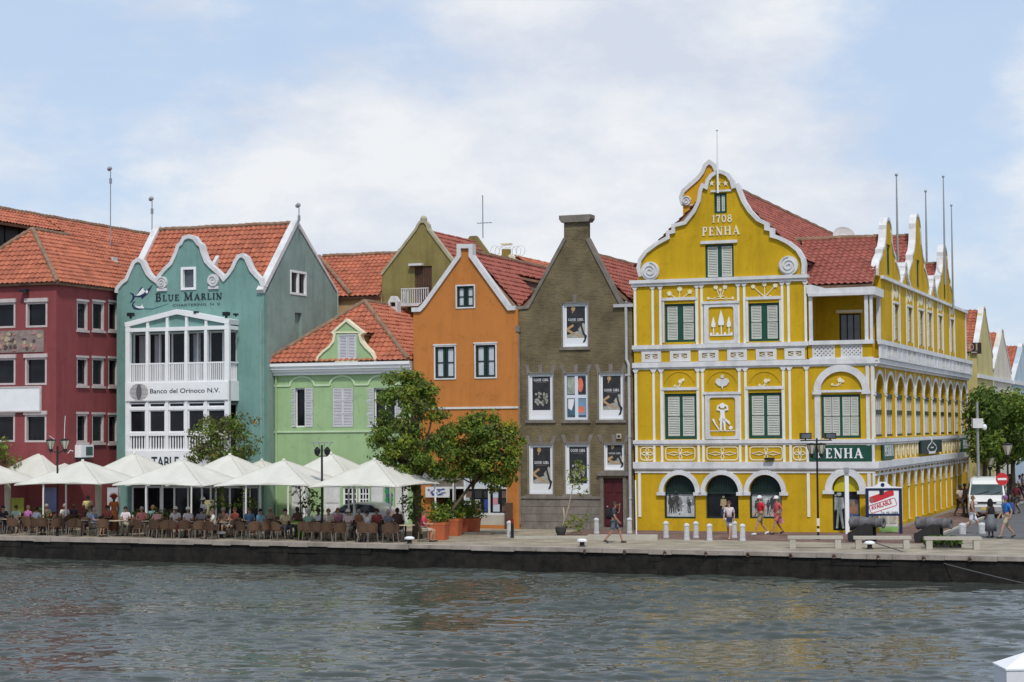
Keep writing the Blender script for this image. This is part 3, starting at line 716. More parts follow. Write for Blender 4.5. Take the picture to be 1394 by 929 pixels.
# the two tall centre panels
for nm, (x0, y0, x1, y1), ins in (('t', (958.5, 413, 1005.5, 467.3), 6), ('f', (960, 536, 1008, 598.3), 7)):
    a0, a1, b0, b1 = rect(x0, y0, x1, y1)
    m_ = MB(T); w_ = 0.22; b1 -= 0.05
    m_.prism(rc(a0, a1, b0 + 0.01, b1), -0.075, -0.003, 0, [rbox(a0 + w_, a1 - w_, b0 + 0.14, b1 - 0.15, 0.12)])
    m_.box(a0 - 0.08, a1 + 0.08, -0.12, -0.004, b1 + 0.001, b1 + 0.12)
    po = m_.build('relief_panel', M_WHT, B)
    r2 = MB(T); c = (a0 + a1) / 2
    if nm == 't':
        zb_ = b0 + 0.42; r2.box(c - 0.55, c + 0.55, -0.04, -0.002, zb_ - 0.05, zb_)
        for dx, hh, k in ((-0.38, 0.68, .78), (0, 0.85, 1.1), (0.38, 0.68, .78)):
            r2.box(c + dx - 0.025, c + dx + 0.025, -0.038, -0.002, zb_, zb_ + hh * 0.55)
            z0_ = zb_ + hh * 0.5
            r2.prism([(c + dx - .11 * k, z0_ + .03), (c + dx + .11 * k, z0_ + .03), (c + dx + .13 * k, z0_ + .16), (c + dx + .09 * k, z0_ + .36 * k), (c + dx, z0_ + .68 * k), (c + dx - .09 * k, z0_ + .36 * k), (c + dx - .13 * k, z0_ + .16)], -0.06, -0.002)
        for dx in (-.2, .18, -.5, .5): r2.disc(c + dx, zb_ + 0.05, .06, -0.03, -0.002, 0, 8)
        r2.build('tree_relief', M_WHT2, po)
    else:
        zf = b0 + 0.42; r2.box(a0 + w_, a1 - w_, -0.03, -0.002, zf - 0.03, zf)
        H = 1.32; P_ = lambda x, y: (c + x * H, zf + y * H)
        for pts, wd in (([P_(-.07, 0), P_(-.06, .25), P_(-.04, .47)], [.07, .10, .15]), ([P_(.08, 0), P_(.07, .25), P_(.04, .47)], [.07, .10, .15]),
                        ([P_(0, .42), P_(0, .62), P_(0, .76)], [.24, .20, .26]), ([P_(-.07, .74), P_(-.19, .76), P_(-.17, .88), P_(-.07, .93)], .07), ([P_(.07, .74), P_(.19, .76), P_(.17, .88), P_(.07, .93)], .07),
                        ([P_(-.12, .38), P_(.0, .43), P_(.12, .36)], .10), ([P_(.08, .42), P_(.22, .30), P_(.27, .22)], [.05, .1, .04]),
                        ([P_(-.36, .42), P_(-.28, .25), P_(-.13, .02)], [.09, .05, .03])):
            r2.ribbon(pts, wd, -0.05 - 0.002 * (len(r2.v) % 7), -0.002)
        hd = P_(0, .90); r2.disc(hd[0], hd[1], .12, -0.075, -0.002, 0, 14, .13); hd = P_(.3, .1); r2.disc(hd[0], hd[1], .09, -0.05, -0.002, 0, 12)
        r2.build('figure_relief', M_WHT2, po)
# upper frieze: six framed lozenge panels
for x0, x1 in ((105, 217), (268, 387), (433, 548), (598, 712), (763, 882), (928, 1046)):
    a0, a1 = uu(850 + x0 / 4.223), uu(850 + x1 / 4.223); b0, b1 = Z2 + 0.02, Z1b - 0.11; c = (a0 + a1) / 2; zc = (b0 + b1) / 2
    m_ = MB(T); m_.prism(rc(a0, a1, b0, b1), -0.07, -0.002, 0, [rc(a0 + .17, a1 - .17, b0 + .16, b1 - .14)])
    m_.ribbon([(a0 + .2, zc), (c, zc + .1), (a1 - .2, zc), (c, zc - .1)], 0.045, -0.04, -0.002, closed=True); m_.disc(c, zc, .07, -0.06, -0.002, 0, 8, .15)
    m_.build('frieze_panel', M_WHT, B)
# lower frieze: rounded frames with four-petal knots
for x0, x1 in ((88, 172), (233, 408), (470, 655), (717, 910), (965, 1048)):
    a0, a1 = uu(850 + x0 / 4.223), uu(850 + x1 / 4.223); b0, b1 = Z4 + 0.06, Z3b - 0.14; c = (a0 + a1) / 2; zc = (b0 + b1) / 2
    m_ = MB(T); m_.ribbon(rbox(a0 + .03, a1 - .03, b0 + .03, b1 - .03, 0.15), 0.05, -0.035, -0.002, closed=True)
    L_ = (a1 - a0) * 0.42
    for k, (dx, dy) in enumerate(((1, 0), (-1, 0), (0, 1), (0, -1))):
        ln = L_ if dx else 0.33; wd = 0.08
        p = [(0, 0), (ln * .5, wd), (ln, 0), (ln * .5, -wd)]
        p = [(c + x * dx - y * dy, zc + x * dy + y * dx) for x, y in p]; m_.ribbon(p, 0.04, -0.032 - 0.0015 * k, -0.002, closed=True)
    m_.disc(c, zc, .06, -0.05, -0.002, 0, 8); m_.build('knot_relief', M_CRM, B)
# lettering on the gable
m_ = MB(T); a = uz(850 + 483 / 4.038, 170 + 540 / 4.038); m_.serif('1708', a[0], a[1], 0.37, -0.04, 0.98, 0)
a = uz(850 + 428 / 4.038, 170 + 612 / 4.038); m_.serif('PENHA', a[0], a[1], 0.42, -0.04, 1.86, 0); m_.build('lettering', M_CRM, B)
# windows
for k in ('ul', 'ur'): shutter_window(T, B, *wins[k], 0.10, M_GRN, M_SLAT, 2, 2, 0.10, 0.26)
for k in ('ml', 'mr'): shutter_window(T, B, *wins[k], 0.10, M_GRN, M_SLAT, 2, 2, 0.13, 0.13)
shutter_window(T, B, *wins['g'], 0.08, M_GRN, M_SLAT, 2, 1, 0.09, 0.17)
shutter_window(T, B, *wins['a'], 0.08, M_GRN, M_SLAT, 2, 1, 0.10, 0.06)
# shop arches
M_PHO = mat('grey_photo_print', (0.42, 0.44, 0.45), 0.7, 0.35, 2.2)
def person_cut(m, x, z0, h, mi, t, wd=1.0, ph=0.0):
    """a printed figure on a poster"""
    k = wd
    m.prism([(x - .05 * h * k, z0 + .5 * h), (x - .09 * h * k, z0 + (.0) * h), (x - .04 * h * k, z0), (x, z0 + .42 * h), (x + .06 * h * k, z0), (x + .11 * h * k, z0 + .0 * h), (x + .06 * h * k, z0 + .5 * h), (x + .13 * h * k, z0 + .55 * h), (x + .10 * h * k, z0 + .82 * h), (x - .10 * h * k, z0 + .82 * h), (x - .13 * h * k, z0 + .5 * h)], t, t + 0.01, mi)
    m.disc(x + ph, z0 + .92 * h, .065 * h, t - 0.002, t + 0.008, mi, 10)
M_PGRN = mat('black_green_ironwork', (0.012, 0.03, 0.024), 0.5, 0.2)
for i, ah in enumerate(ars):
    a0, a1, b0 = ah[0][0], ah[1][0], ah[0][1]; zs = ah[2][1]; c = (a0 + a1) / 2; zt = max(p[1] for p in ah)
    f = MB(T)
    f.box(a0, a1, 0.24, 0.29, b0 - 0.01, zt)
    f.box(a0, a0 + .07, 0.12, 0.24, b0, zs); f.box(a1 - .07, a1, 0.12, 0.24, b0, zs); f.box(a0 + .07, a1 - .07, 0.12, 0.24, b0, b0 + .08)
    zt2 = zz(983, 671.5); f.box(a0 + .07, a1 - .07, 0.11, 0.24, zt2 - .04, zt2 + .04)
    for k in range(1, 14):
        x = a0 + (a1 - a0) * k / 14; hh = zs + (zt - zs) * math.sqrt(max(0, 1 - ((x - c) / ((a1 - a0) / 2)) ** 2)); f.box(x - .012, x + .012, 0.15, 0.17, zt2 + .04, hh)
    wo = f.build('shop_window', M_PGRN, B)
    gl = MB(T); gl.box(a0 + .07, a1 - .07, 0.205, 0.212, b0 + .08, zt2 - .04); gl.build('pane', M_GLS, wo)
    ps = MB(T)
    if i != 1:
        ps.box(a0 + .08, a1 - .08, 0.19, 0.2, b0 + .09, zt2 - .06, 0)
        pr = random.Random(i)
        for k in range(9):
            x = a0 + pr.uniform(.25, a1 - a0 - .25); person_cut(ps, x, b0 + .12 + pr.uniform(0, .3), pr.uniform(.55, .95), 1 if k % 3 else 3, 0.178 - 0.0016 * k, pr.uniform(.7, 1.3), pr.uniform(-.04, .04))
        for k in range(12): ps.disc(a0 + pr.uniform(.2, a1 - a0 - .2), b0 + pr.uniform(.15, .95), pr.uniform(.03, .09), 0.186 - .0004 * k, .19, 4 if k % 2 else 3, 6)
    else:
        person_cut(ps, c + .02, b0 + .12, 0.98, 0, 0.185, 1.3); ps.box(c - .12, c + .18, 0.18, 0.19, b0 + .1, b0 + .45, 2)
    ps.build('poster', [M_PHO if i != 1 else mat('warm_photo_print', (0.34, 0.27, 0.16), 0.7, 0.4, 5), mat('charcoal_print', (.05, .05, .05), .7, .4, 6), M_NAVY, mat('mid_photo_print', (.17, .175, .18), .7, .4, 6), mat('light_photo_print', (.58, .6, .6), .7, .2, 6)], wo)
    m_ = MB(T); zo = zz(983, 639.5) ; ro = (a1 - a0) / 2 + 0.13
    m_.ribbon(arc(c, zs, ro, (zt - zs) + 0.13, 0, PI, 22), 0.22, -0.12, 0.0, 0)
    for sx in (-1, 1): m_.box(c + sx * ro - .2, c + sx * ro + .2, -0.15, -0.001, zs - 0.16, zs - 0.001)
    m_.build('arch_moulding', M_WHT, B)
# gallery bay: big arch, window, sign, ground arch
c = (ga[0][0] + ga[1][0]) / 2; zs = ga[2][1]; ra = (ga[1][0] - ga[0][0]) / 2
m_ = MB(T); m_.ribbon(arc(c, zs, ra + .15, zz(1146, 497) - zs - .15, 0, PI, 26), 0.32, -0.13, 0, 0)
for sx in (-1, 1):
    m_.box(c + sx * (ra + .15) - .2, c + sx * (ra + .15) + .2, -0.15, -0.001, zs - .15, zs - .001)
m_.box(c - ra - .28, c - ra - .02, -0.06, -0.001, Z3 + .001, zs - .16)
m_.box(c - ra, c + ra, -0.07, -0.002, zs - .06, zs + .05); m_.build('arch_moulding', M_WHT, B)
m_ = MB(T); p = uz(1140, 521); sprig(m_, p[0], p[1], 0.3, [(0.4, 0.4, .1), (-0.8, -0.3, .05), (0.9, 0.2, .06)]); m_.build('flower_relief', M_CRM, B)
shutter_window(T, B, *gh, 0.08, M_GRN, M_SLAT, 4, 2, 0.10, 0.10)
m_ = MB(T); a0, a1 = sh[0][0], sh[1][0]; zs = sh[2][1]; zt = max(p[1] for p in sh); c = (a0 + a1) / 2; b0 = sh[0][1]
ro = (a1 - a0) / 2 + 0.17; m_.ribbon(arc(c, zs, ro, zt - zs + .17, 0, PI, 22), 0.32, -0.12, 0, 0)
for sx in (-1, 1): m_.box(c + sx * ro - .26, c + sx * ro + .26, -0.15, -0.001, zs - 0.16, zs - 0.001)
m_.build('arch_moulding', M_WHT, B)
f = MB(T); f.box(a0, a1, 0.22, 0.28, b0, zt); f.box(a0, a0 + .06, .1, .22, b0, zs); f.box(a1 - .06, a1, .1, .22, b0, zs); f.box(c - .03, c + .03, .1, .22, b0, zs - .03)
wo = f.build('shop_window', M_PGRN, B)
gl = MB(T); gl.box(a0 + .06, a1 - .06, .2, .21, b0, zs - .03); gl.build('pane', M_GLS, wo)
ps = MB(T); ps.prism([(a0 + .03, zs - .05), (a1 - .03, zs - .05)] + arc(c, zs, ro - .22, zt - zs - .03, 0, PI, 14), 0.12, 0.14, 0)
ps.build('transom_panel', mat('yellow_transom', (0.52, 0.45, 0.02), 0.6, 0.1), wo)
ps = MB(T); person_cut(ps, c - .35, b0 + .1, 1.75, 0, 0.17, 1.1); person_cut(ps, c - .52, b0 + .9, 0.8, 0, 0.176, 1.3)
ps.build('poster', mat('pale_photo_print', (0.38, 0.42, 0.38), 0.7, 0.4, 3), wo)
ps = MB(T); ps.box(c + .05, a1 - .08, .18, .19, b0 + .75, b0 + 1.45, 0); ps.box(c + .05, a1 - .08, .178, .189, b0 + .25, b0 + .75, 1); ps.disc(c + .3, b0 + 1.25, .11, .168, .18, 2, 10); ps.disc(c + .3, b0 + .98, .2, .17, .182, 2, 10)
ps.text('NJI', c + .12, b0 + .42, 0.16, 0.165, 0.42, 3)
ps.build('poster', [mat('dusk_print', (0.16, 0.14, 0.16), 0.7, 0.3, 4), mat('blue_print', (0.03, 0.07, 0.25), 0.6, 0.1), mat('tan_print', (0.30, 0.16, 0.10), 0.7, 0.2, 4), M_WHT2], wo)
# loggia: posts, fascia, balustrade with lattice
tr = MB(T); zr = Z1
for x, wd in ((1106, 0.16), (1182, 0.16), (1188.6, 0.12)):
    cx = uu(x); tr.box(cx - wd / 2, cx + wd / 2, -0.06, 0.10, Z1 + 0.02, ZE - .2); tr.box(cx - wd / 2, cx + wd / 2, -0.05, -0.002, Z4 + .001 if x > 1180 else Z2, Z2b - .1)
    if x > 1180: tr.box(cx - wd / 2 + .001, cx + wd / 2 - .001, -0.051, -0.002, 0.35, Z4b - .23)
tr.box(UA + .12, U1 + .06, -0.16, 0.16, Z1b + .02, Z1 + .018)                 # top rail
tr.box(UA + .13, U1 + .02, -0.1, 0.1, Z2 + .002, Z2 + .06)
a0, a1 = UA + .13, uu(1182)
xs_ = [uu(1108.5), uu(1137.5), uu(1147.5), uu(1175)]
tr.box(a0, U1 + .15, -0.22, 0.25, ZE - .2, ZE - .06); tr.prism([(UA + .05, ZE - .06), (U1 + .15, ZE - .06), (U1 + .15, ZE + .18), (uu(1128), ZE + .16), (uu(1108), ZE + .36), (UA + .05, ZE + .34)], -0.14, 0.1)
tr.box(U1 - .25, U1 + .15, .252, 2.4, ZE - .2, ZE + .18)
for d_ in (2.25,): tr.box(U1 - .18, U1 + .0, d_ - .1, d_ + .08, Z1 + .02, ZE - .2)
tr.build('gallery_frame', M_WHT, B)
bl = MB(T); bl.box(uu(1102), xs_[0], -0.04, .06, Z2 + .06, Z1b + .02, 1); bl.box(xs_[1], xs_[2], -0.04, .06, Z2 + .06, Z1b + .02, 1); bl.box(xs_[3], U1 - .02, -0.04, .06, Z2 + .06, Z1b + .02, 1)
for p0, p1 in ((xs_[0], xs_[1]), (xs_[2], xs_[3])):
    z0_, z1_ = Z2 + .06, Z1b + .02; nn_ = 6; sp_ = (p1 - p0) / 5; h_ = z1_ - z0_
    for k in range(-4, 6):
        for sg in (1, -1):
            x0 = p0 + k * sp_; x1 = x0 + h_ * 1.0
            seg = [(x0, z0_), (x1, z1_)] if sg > 0 else [(x0, z1_), (x1, z0_)]
            (xa, za), (xb, zb_) = seg
            if xb <= p0 or xa >= p1: continue
            f0 = max(0, (p0 - xa) / (xb - xa)); f1 = min(1, (p1 - xa) / (xb - xa))
            bl.ribbon([(xa + (xb - xa) * f0, za + (zb_ - za) * f0), (xa + (xb - xa) * f1, za + (zb_ - za) * f1)], 0.085, -0.02 - 0.002 * (k % 3) - (0.01 if sg > 0 else 0), 0.04 - (0.005 if sg > 0 else 0))
    bl.ribbon(rc(p0, p1, z0_, z1_), .07, -0.045, .05, 0, closed=True)
bl.build('lattice_balustrade', [M_WHT, M_YEL], B)
# ------------------------------------------------ the long side
S = ST(U1)
ZW = dz(1206.5, 380, U1)[1]
sw = MB(S)
D0 = 2.4
up = [(D0, Z2 - .3), (DS, Z2 - .3), (DS, ZW)]
def dgable(c, hw, h, z0):
    half = [(1, 0), (1.0, .10), (.90, .22), (.66, .34), (.60, .36), (.60, .43), (.42, .50), (.30, .64), (.25, .80), (.25, .86), (.19, .93), (.10, .985), (0, 1)]
    return [(c + a * hw, z0 + b * h) for a, b in half] + [(c - a * hw, z0 + b * h) for a, b in half[-2::-1]]
GB = [(4.9, 3.3, dz(1212, 300, U1)[1]), (14.5, 3.7, dz(1253.6, 296, U1)[1]), (24.9, 3.7, dz(1288.8, 337, U1)[1])]
SG = [(9.7, 1.35, ZW + 1.15), (19.7, 1.35, ZW + 1.2)]
allg = sorted([(c, hw, zt - ZW) for c, hw, zt in GB + SG], reverse=True)
for c, hw, h in allg:
    up += dgable(c, hw, h, ZW)
up += [(D0, ZW)]
hw_ = []
for x, ya, yb in ((1219.5, 415, 464), (1238, 419.5, 466.5), (1253.5, 424, 471), (1265.4, 427, 473), (1279.6, 431, 476.5), (1295.6, 436, 480)):
    d_, z1_ = dz(x, ya, U1); z0_ = dz(x, yb, U1)[1]; hw_.append((d_ - .62, d_ + .62, z0_, z1_))
gw = []
for c, hw, zt in GB: gw.append((c - .55, c + .55, ZW + .25, ZW + 1.75))
sw.prism(up, 0.0, 0.3, 0, [rc(*q) for q in hw_ + gw])
# middle storey wall with recessed bays
NB = 11; bay = 3.08; a_s = 0.75
low = [(0, 0), (DS, 0), (DS, Z2 - .3), (0, Z2 - .3)]
hs = []; zsp = dz(1197.4, 535, U1)[1]; zst = dz(1197.4, 501.5, U1)[1] - .28
z3 = Z3
for i in range(NB):
    c = a_s + .85 + i * bay; r_ = 1.12
    hs.append([(c - r_, z3 + .1), (c + r_, z3 + .1)] + arc(c, zsp, r_, zst - zsp, 0, PI, 14))
NA = 14; ab = 2.32; gs = dz(1230, 659, U1)[1]; gt = dz(1246, 639, U1)[1]
hg = []
for i in range(NA):
    c = 1.75 + i * ab; r_ = .88
    hg.append([(c - r_, .15), (c + r_, .15)] + arc(c, gs, r_, .92, 0, PI, 14))
sw.prism(low, 0.001, 0.3, 0, hs + hg)
sw.box(0.3, DS, 0.3, 0.42, 0.02, Z2 - .35)
sw.build('side_wall', M_YEL, B)
st = MB(S)
for c, hw, zt in GB: st.ribbon(dgable(c, hw, zt - ZW, ZW), 0.15, -0.05, .31)
for c, hw, zt in SG: st.ribbon(dgable(c, hw, zt - ZW, ZW), 0.20, -0.12, .32)
st.box(D0, DS + .2, -0.16, -.001, ZW - .1, ZW + .06)
for za, zb_, pr in ((Z2b, Z2, .3), (Z3b, Z3, .13), (Z4b, Z4, .2)):
    st.box(-.06, DS + .1, -pr, -.001, za, zb_); st.box(-.02, DS, -pr * .5, -.002, za - .12, za - .001)
st.box(0, DS, -.06, -.002, Z4b - .34, Z4b - .24)
# parapet of the side balcony: pierced panels
st.box(-.1, DS + .1, -.42, -.24, Z1b, Z1 + .02); st.box(0, DS, -.38, -.28, Z2 + .001, Z2 + .09)
st.box(-.1, DS + .1, -.24, -.001, Z2 - .1, Z2 - .002)
i = 0
x = 0.0
while x < DS - .1:
    st.box(x, x + .35, -.37, -.27, Z2 + .09, Z1b); nxt = x + 1.55
    if i % 4 in (1, 2): pass
    else: st.box(x + .35, nxt, -.345, -.29, Z2 + .09, Z1b)
    if i % 4 in (1, 2):
        for k in range(5): xx = x + .45 + k * .25; st.ribbon(arc(xx, (Z2 + Z1b) / 2 + .04, .10, .27, 0, 2 * PI, 10), .05, -.35 - .002 * k, -.29)
    if i % 4 in (1, 2): st.box(x + .35, nxt, -.275, -.265, Z2 + .09, Z1b, 2)
    x = nxt; i += 1
# arches of the middle storey and strips
for i in range(NB):
    c = a_s + .85 + i * bay
    st.ribbon(arc(c, zsp, 1.12 + .12, zst - zsp + .12, 0, PI, 16), .18, -.05, 0.0)
    st.box(c - bay / 2 - .08, c - bay / 2 + .08, -.04, -.001, zsp - .1, Z2b - .13)
    st.box(c - 1.12 - .30, c - 1.12 - .06, -.06, -.0015, zsp - .14, zsp - .02)
st.box(DS - .3, DS + .02, -.06, -.0012, .3, ZW - .1)
for i in range(NA):
    c = 1.75 + i * ab
    st.ribbon(arc(c, gs, .88 + .10, .92 + .10, 0, PI, 16), .20, -.05, .0)
    st.box(c - ab / 2 - .25, c - ab / 2 + .25, -.07, -.001, gs - .14, gs - .001)
for q in hw_:
    st.box(q[0] - .14, q[0] - .002, -.05, -.002, q[2], q[3]); st.box(q[1] + .002, q[1] + .14, -.05, -.002, q[2], q[3]); st.box(q[0] - .2, q[1] + .2, -.09, -.003, q[3] + .02, q[3] + .14)
    st.box((q[0] + q[1]) / 2 - .05, (q[0] + q[1]) / 2 + .05, -.05, -.002, q[3] + .3, ZW - .1)
    for dx in (-1.15, 1.15): st.box((q[0] + q[1]) / 2 + dx - .07, (q[0] + q[1]) / 2 + dx + .07, -.04, -.002, Z1 + .05, ZW - .101, 1)
    st.box(q[0] - .25, q[0] - .15, -.04, -.002, q[3] + .25, q[3] + .75, 1); st.disc((q[0] + q[1]) / 2 + .4, q[3] + .55, .2, -.04, -.002, 1, 8); st.disc((q[0] + q[1]) / 2 - .4, q[3] + .5, .16, -.04, -.002, 1, 8)
cm = MB(S)
for i in range(NB):
    c = a_s + .85 + i * bay; cm.box(c - bay / 2 - .09, c - bay / 2 + .09, -.05, -.001, z3 + .05, zsp - .17)
for i in range(NA):
    c = 1.75 + i * ab; cm.box(c - ab / 2 - .09, c - ab / 2 + .09, -.045, -.001, .2, gs - .19)
for i in range(18):
    x = 6.0 + i * 1.55
    if 13.6 < x < 20.4: continue
    cm.box(x - .05, x + .05, -.045, -.001, Z4 + .03, Z3b - .13); cm.disc(x + .75, (Z4 + Z3b) / 2, .22, -.05, -.001, 0, 8, .32)
st.add([tuple(v) for v in cm.v], cm.f, 1, IDT); st.build('side_trim', [M_WHT, M_CRM, M_YEL], B)
for q in hw_: shutter_window(S, B, *q, .07, M_GRN, M_SLAT, 2, 3, .08, .10)
for q in gw: shutter_window(S, B, *q, .07, M_GRN, M_GRN, 2, 1, .08, .08)
for i in range(NB):
    c = a_s + .85 + i * bay; w_ = MB(S)
    w_.box(c - 1.12, c + 1.12, .16, .2, z3 + .1, zsp); w_.box(c - 1.1, c + 1.1, .08, .159, zsp - .22, zsp - .02, 1)
    zm = z3 + (zsp - z3) * .47 + .25; w_.box(c - 1.1, c + 1.1, .1, .159, zm - .1, zm + .1, 1); w_.box(c - 1.1, c + 1.1, .1, .159, z3 + .1, z3 + .2, 1)
    for k in range(5): xx = c - 1.05 + k * .52; w_.box(xx - .03, xx + .03, .12, .158, z3 + .1, zsp - .2, 2)
    w_.build('louvred_window', [mat('grey_louvre', (0.44, 0.42, 0.36), 0.7, 0.12, 4), M_PGRN, M_SLATG], B)
for i in range(NA):
    c = 1.75 + i * ab; w_ = MB(S); w_.prism([(c - .87, gs)] + [(c + .87, gs)] + arc(c, gs, .87, .91, 0, PI, 12), .2, .24, 0)
    w_.build('arch_panel', M_WHT, B)
# roofs
UM = uu(979.5); ZRM = zz(1000, 245)
tile_roof('roof', [(UM + 4.25, 0.32, ZC + .75), (UM + 4.25, 30, ZC + .75), (UM, 30, ZRM), (UM, .32, ZRM)], M_TIL2, B)
tile_roof('roof', [(UM - 4.25, 30, ZC + .75), (UM - 4.25, .32, ZC + .75), (UM, .32, ZRM), (UM, 30, ZRM)], M_TIL2, B)
rd = MB(); ridge(rd, (UM, .3, ZRM + .06), (UM, 30, ZRM + .06), .14)
ZR1 = dz(1203, 317, U1)[1] - .1
for (c, hw, zt), zr_, e in zip(GB, (ZR1, ZR1 + .9, ZR1 + .2), (0, 1, 2)):
    ze = ZE + .30 if e == 0 else ZW - .2; u_l = UM + 1.5 if e == 0 else UA - 1
    df = -.02 if e == 0 else c - 4.9
    tile_roof('roof', [(u_l if e else UA + .1, df, ze), (U1 - .26 if e else U1 + .02, df, ze), (U1 - .26, c, zr_), (u_l, c, zr_)] if e else [(UA + .06, df, ze), (U1 + .05, df, ze), (U1 - .28, c, zr_), (UA - 1.2, c, zr_)], M_TIL2, B)
    tile_roof('roof', [(U1 - .26, c + 4.8, ZW - .2), (u_l, c + 4.8, ZW - .2), (u_l, c, zr_), (U1 - .26, c, zr_)], M_TIL2, B)
    ridge(rd, (u_l, c, zr_ + .05), (U1 - .3, c, zr_ + .05), .13)
rd.build('ridge_tiles', M_RDG, B)
# second scrolled gable behind
d2 = 4.0
zg = zoom(850, 170, 4.038, [(322, 560), (322, 440), (312, 400), (325, 365), (365, 330), (405, 295), (430, 262), (445, 225), (468, 205)])
P2_ = [uz(x, y, d2) for x, y in zg]; cu_ = uz(966, 221, d2)[0]
P2r = [(2 * cu_ - a, b) for a, b in P2_[::-1]]
m_ = MB(FT(d2)); m_.prism(P2_ + P2r[1:], 0, .3, 0); m_.build('rear_gable', mat('orange_lit_yellow_plaster', (0.58, 0.31, 0.015), 0.85, 0.1, 1, streak=.1), B)  # yellow plaster with the orange light on this gable put into its colour
m_ = MB(FT(d2)); m_.ribbon(P2_[1:] + P2r[1:-1], .2, -.1, .31); p = uz(850 + 342 / 4.038, 170 + 418 / 4.038, d2); m_.spiral(p[0], p[1], .24, -.12, 0, 1, 1.6)
m_.ribbon([uz(930.5, 279.5, d2), uz(946, 279.5, d2)], .05, -.04, 0); m_.build('rear_gable_trim', M_WHT, B)
# wall lamp under frieze, flood lamp
m_ = MB(T); p = uz(1049, 625); m_.box(p[0] - .22, p[0] + .22, -.35, -.1, p[1] - .05, p[1] + .06); m_.box(p[0] - .05, p[0] + .05, -.1, 0, p[1] - .02, p[1] + .03); m_.build('wall_lamp', M_BLK, B)
# signs (things of their own)
def sign(name, label, T_, a0, a1, b0, b1, t0, t1, m, cat='sign', frame=None, fw=.05):
    mid = Vector(T_((a0 + a1) / 2, t1, b0))
    th = thing(name, label, cat, tuple(mid)); mb_ = MB(T_); mb_.box(a0, a1, t0, t1, b0, b1); mb_.build('board', m, th)
    if frame:
        mf = MB(T_); mf.ribbon(rc(a0, a1, b0, b1), fw, t0 - .03, t1 - .004, 0, closed=True); mf.build('frame', frame, th)
    return th
a0, a1, b0, b1 = rect(1102.5, 603.5, 1190.5, 627)
b0, b1 = Z4 + .02, Z3b - .12
th = sign('shop_sign', 'long green shop sign reading PENHA over the corner arch, facing the water', T, a0, a1 - .1, b0, b1, -.12, -.06, M_GRN)
m_ = MB(T); h_ = (b1 - b0) * .62; m_.serif('PENHA', uu(1113), b0 + (b1 - b0) * .2, h_, -.15, uu(1175) - uu(1113), 0); m_.build('lettering', M_WHT2, th)
a0, a1 = dz(1199, 610, U1)[0], dz(1213.5, 610, U1)[0]
th = sign('shop_sign', 'small green PENHA sign round the corner, nearest to the corner on the street side', S, a0, a1, Z4 + .04, Z3b - .14, -.14, -.06, M_GRN)
m_ = MB(S); m_.serif('PENHA', a0 + .25, Z4 + .22, .5, -.147, a1 - a0 - .5, 0, .004); m_.build('lettering', M_WHT2, th)
a0, a1 = dz(1249.5, 610, U1)[0], dz(1277.5, 610, U1)[0]
th = sign('shop_sign', 'black sign with a white onion dome emblem, midway along the street side', S, a0, a1, Z4 + .16, Z3b - .04, -.2, -.1, M_PGRN)
m_ = MB(S); c = (a0 + a1) / 2; zc = (Z4 + Z3b) / 2 + .02
half = [(0, .5), (.12, .38), (.3, .26), (1.3, .1), (1.75, -.06), (1.3, -.2), (.9, -.24)]
m_.ribbon([(c + x, zc + y) for x, y in half], .06, -.207, -.19); m_.ribbon([(c - x, zc + y) for x, y in half], .0601, -.209, -.19)
m_.box(c - 1.2, c + 1.2, -.205, -.19, zc - .34, zc - .22); m_.box(c - .5, c + .5, -.205, -.19, zc - .04, zc + .02); m_.build('emblem', M_WHT2, th)
a0, a1 = dz(1306.5, 607, U1)[0], dz(1318.5, 607, U1)[0]
th = sign('shop_sign', 'green PENHA sign at the far end of the street side', S, a0, a1, Z4 + .04, Z3b - .1, -.14, -.06, M_GRN)
m_ = MB(S); m_.serif('PENHA', a0 + .4, Z4 + .22, .5, -.147, a1 - a0 - .8, 0, .004); m_.build('lettering', M_WHT2, th)
# flag poles
def pole(label, u_, d_, zb_, zt_, r_=.045, name='flagpole', cat='flagpole', group=None, m=M_STL, bracket=None):
    th = thing(name, label, cat, (u_, d_, zb_), group=group)
    mb_ = MB(); mb_.tube([(u_, d_, zb_), (u_, d_, (zb_ + zt_) / 2), (u_, d_, zt_)], [r_, r_ * .85, r_ * .5], 0, 8); mb_.build('pole', m, th)
    mb_ = MB(); mb_.ball((u_, d_, zt_ + .03), r_ * 1.3); mb_.build('finial', m, th)
    return th
pu, pz = uz(979.5, 264); pole('tall white flagpole in front of the yellow main gable', pu, -.32, pz, zz(979, 178, -.3), .05, m=M_WHT2)
FPS = ((1221.5, 312, 240, 'flagpole at the first scrolled gable on the street side'), (1261, 318, 262, 'shortest looking flagpole beside the second scrolled street gable'), (1286, 350, 243, 'dark thin flagpole left of the third scrolled street gable'), (1297, 385, 282, 'flagpole furthest along the street side, right of the third gable'))
for x, yb, yt, lb in FPS:
    d_, zb_ = dz(x, yb, U1 + .35); pole(lb, U1 + .35, d_, zb_ - 1.6, dz(x, yt, U1 + .35)[1], .06, m=M_STL)
# dish
p = uz(1148, 316, 22); th = thing('satellite_dish', 'round pale satellite dish behind the red roofs of the yellow house', 'satellite dish', (p[0], 22, p[1] - 1.4))
m_ = MB(); m_.lathe([(1e-3, 0), (.35, .04), (.55, .13), (.66, .22), (.65, .235), (.53, .16), (.3, .07), (1e-3, .03)], (p[0], 22, p[1] - .35), 20, 0, Matrix.Rotation(R(55), 3, 'X') @ Matrix.Rotation(R(20), 3, 'Y')); m_.build('dish', mat('dish_grey', (.5, .48, .47), .6, .1), th)
m_ = MB(); m_.tube([(p[0], 22.2, p[1] - 1.9), (p[0], 22.2, p[1] + .05)], .06); m_.build('mast', M_STL, th)

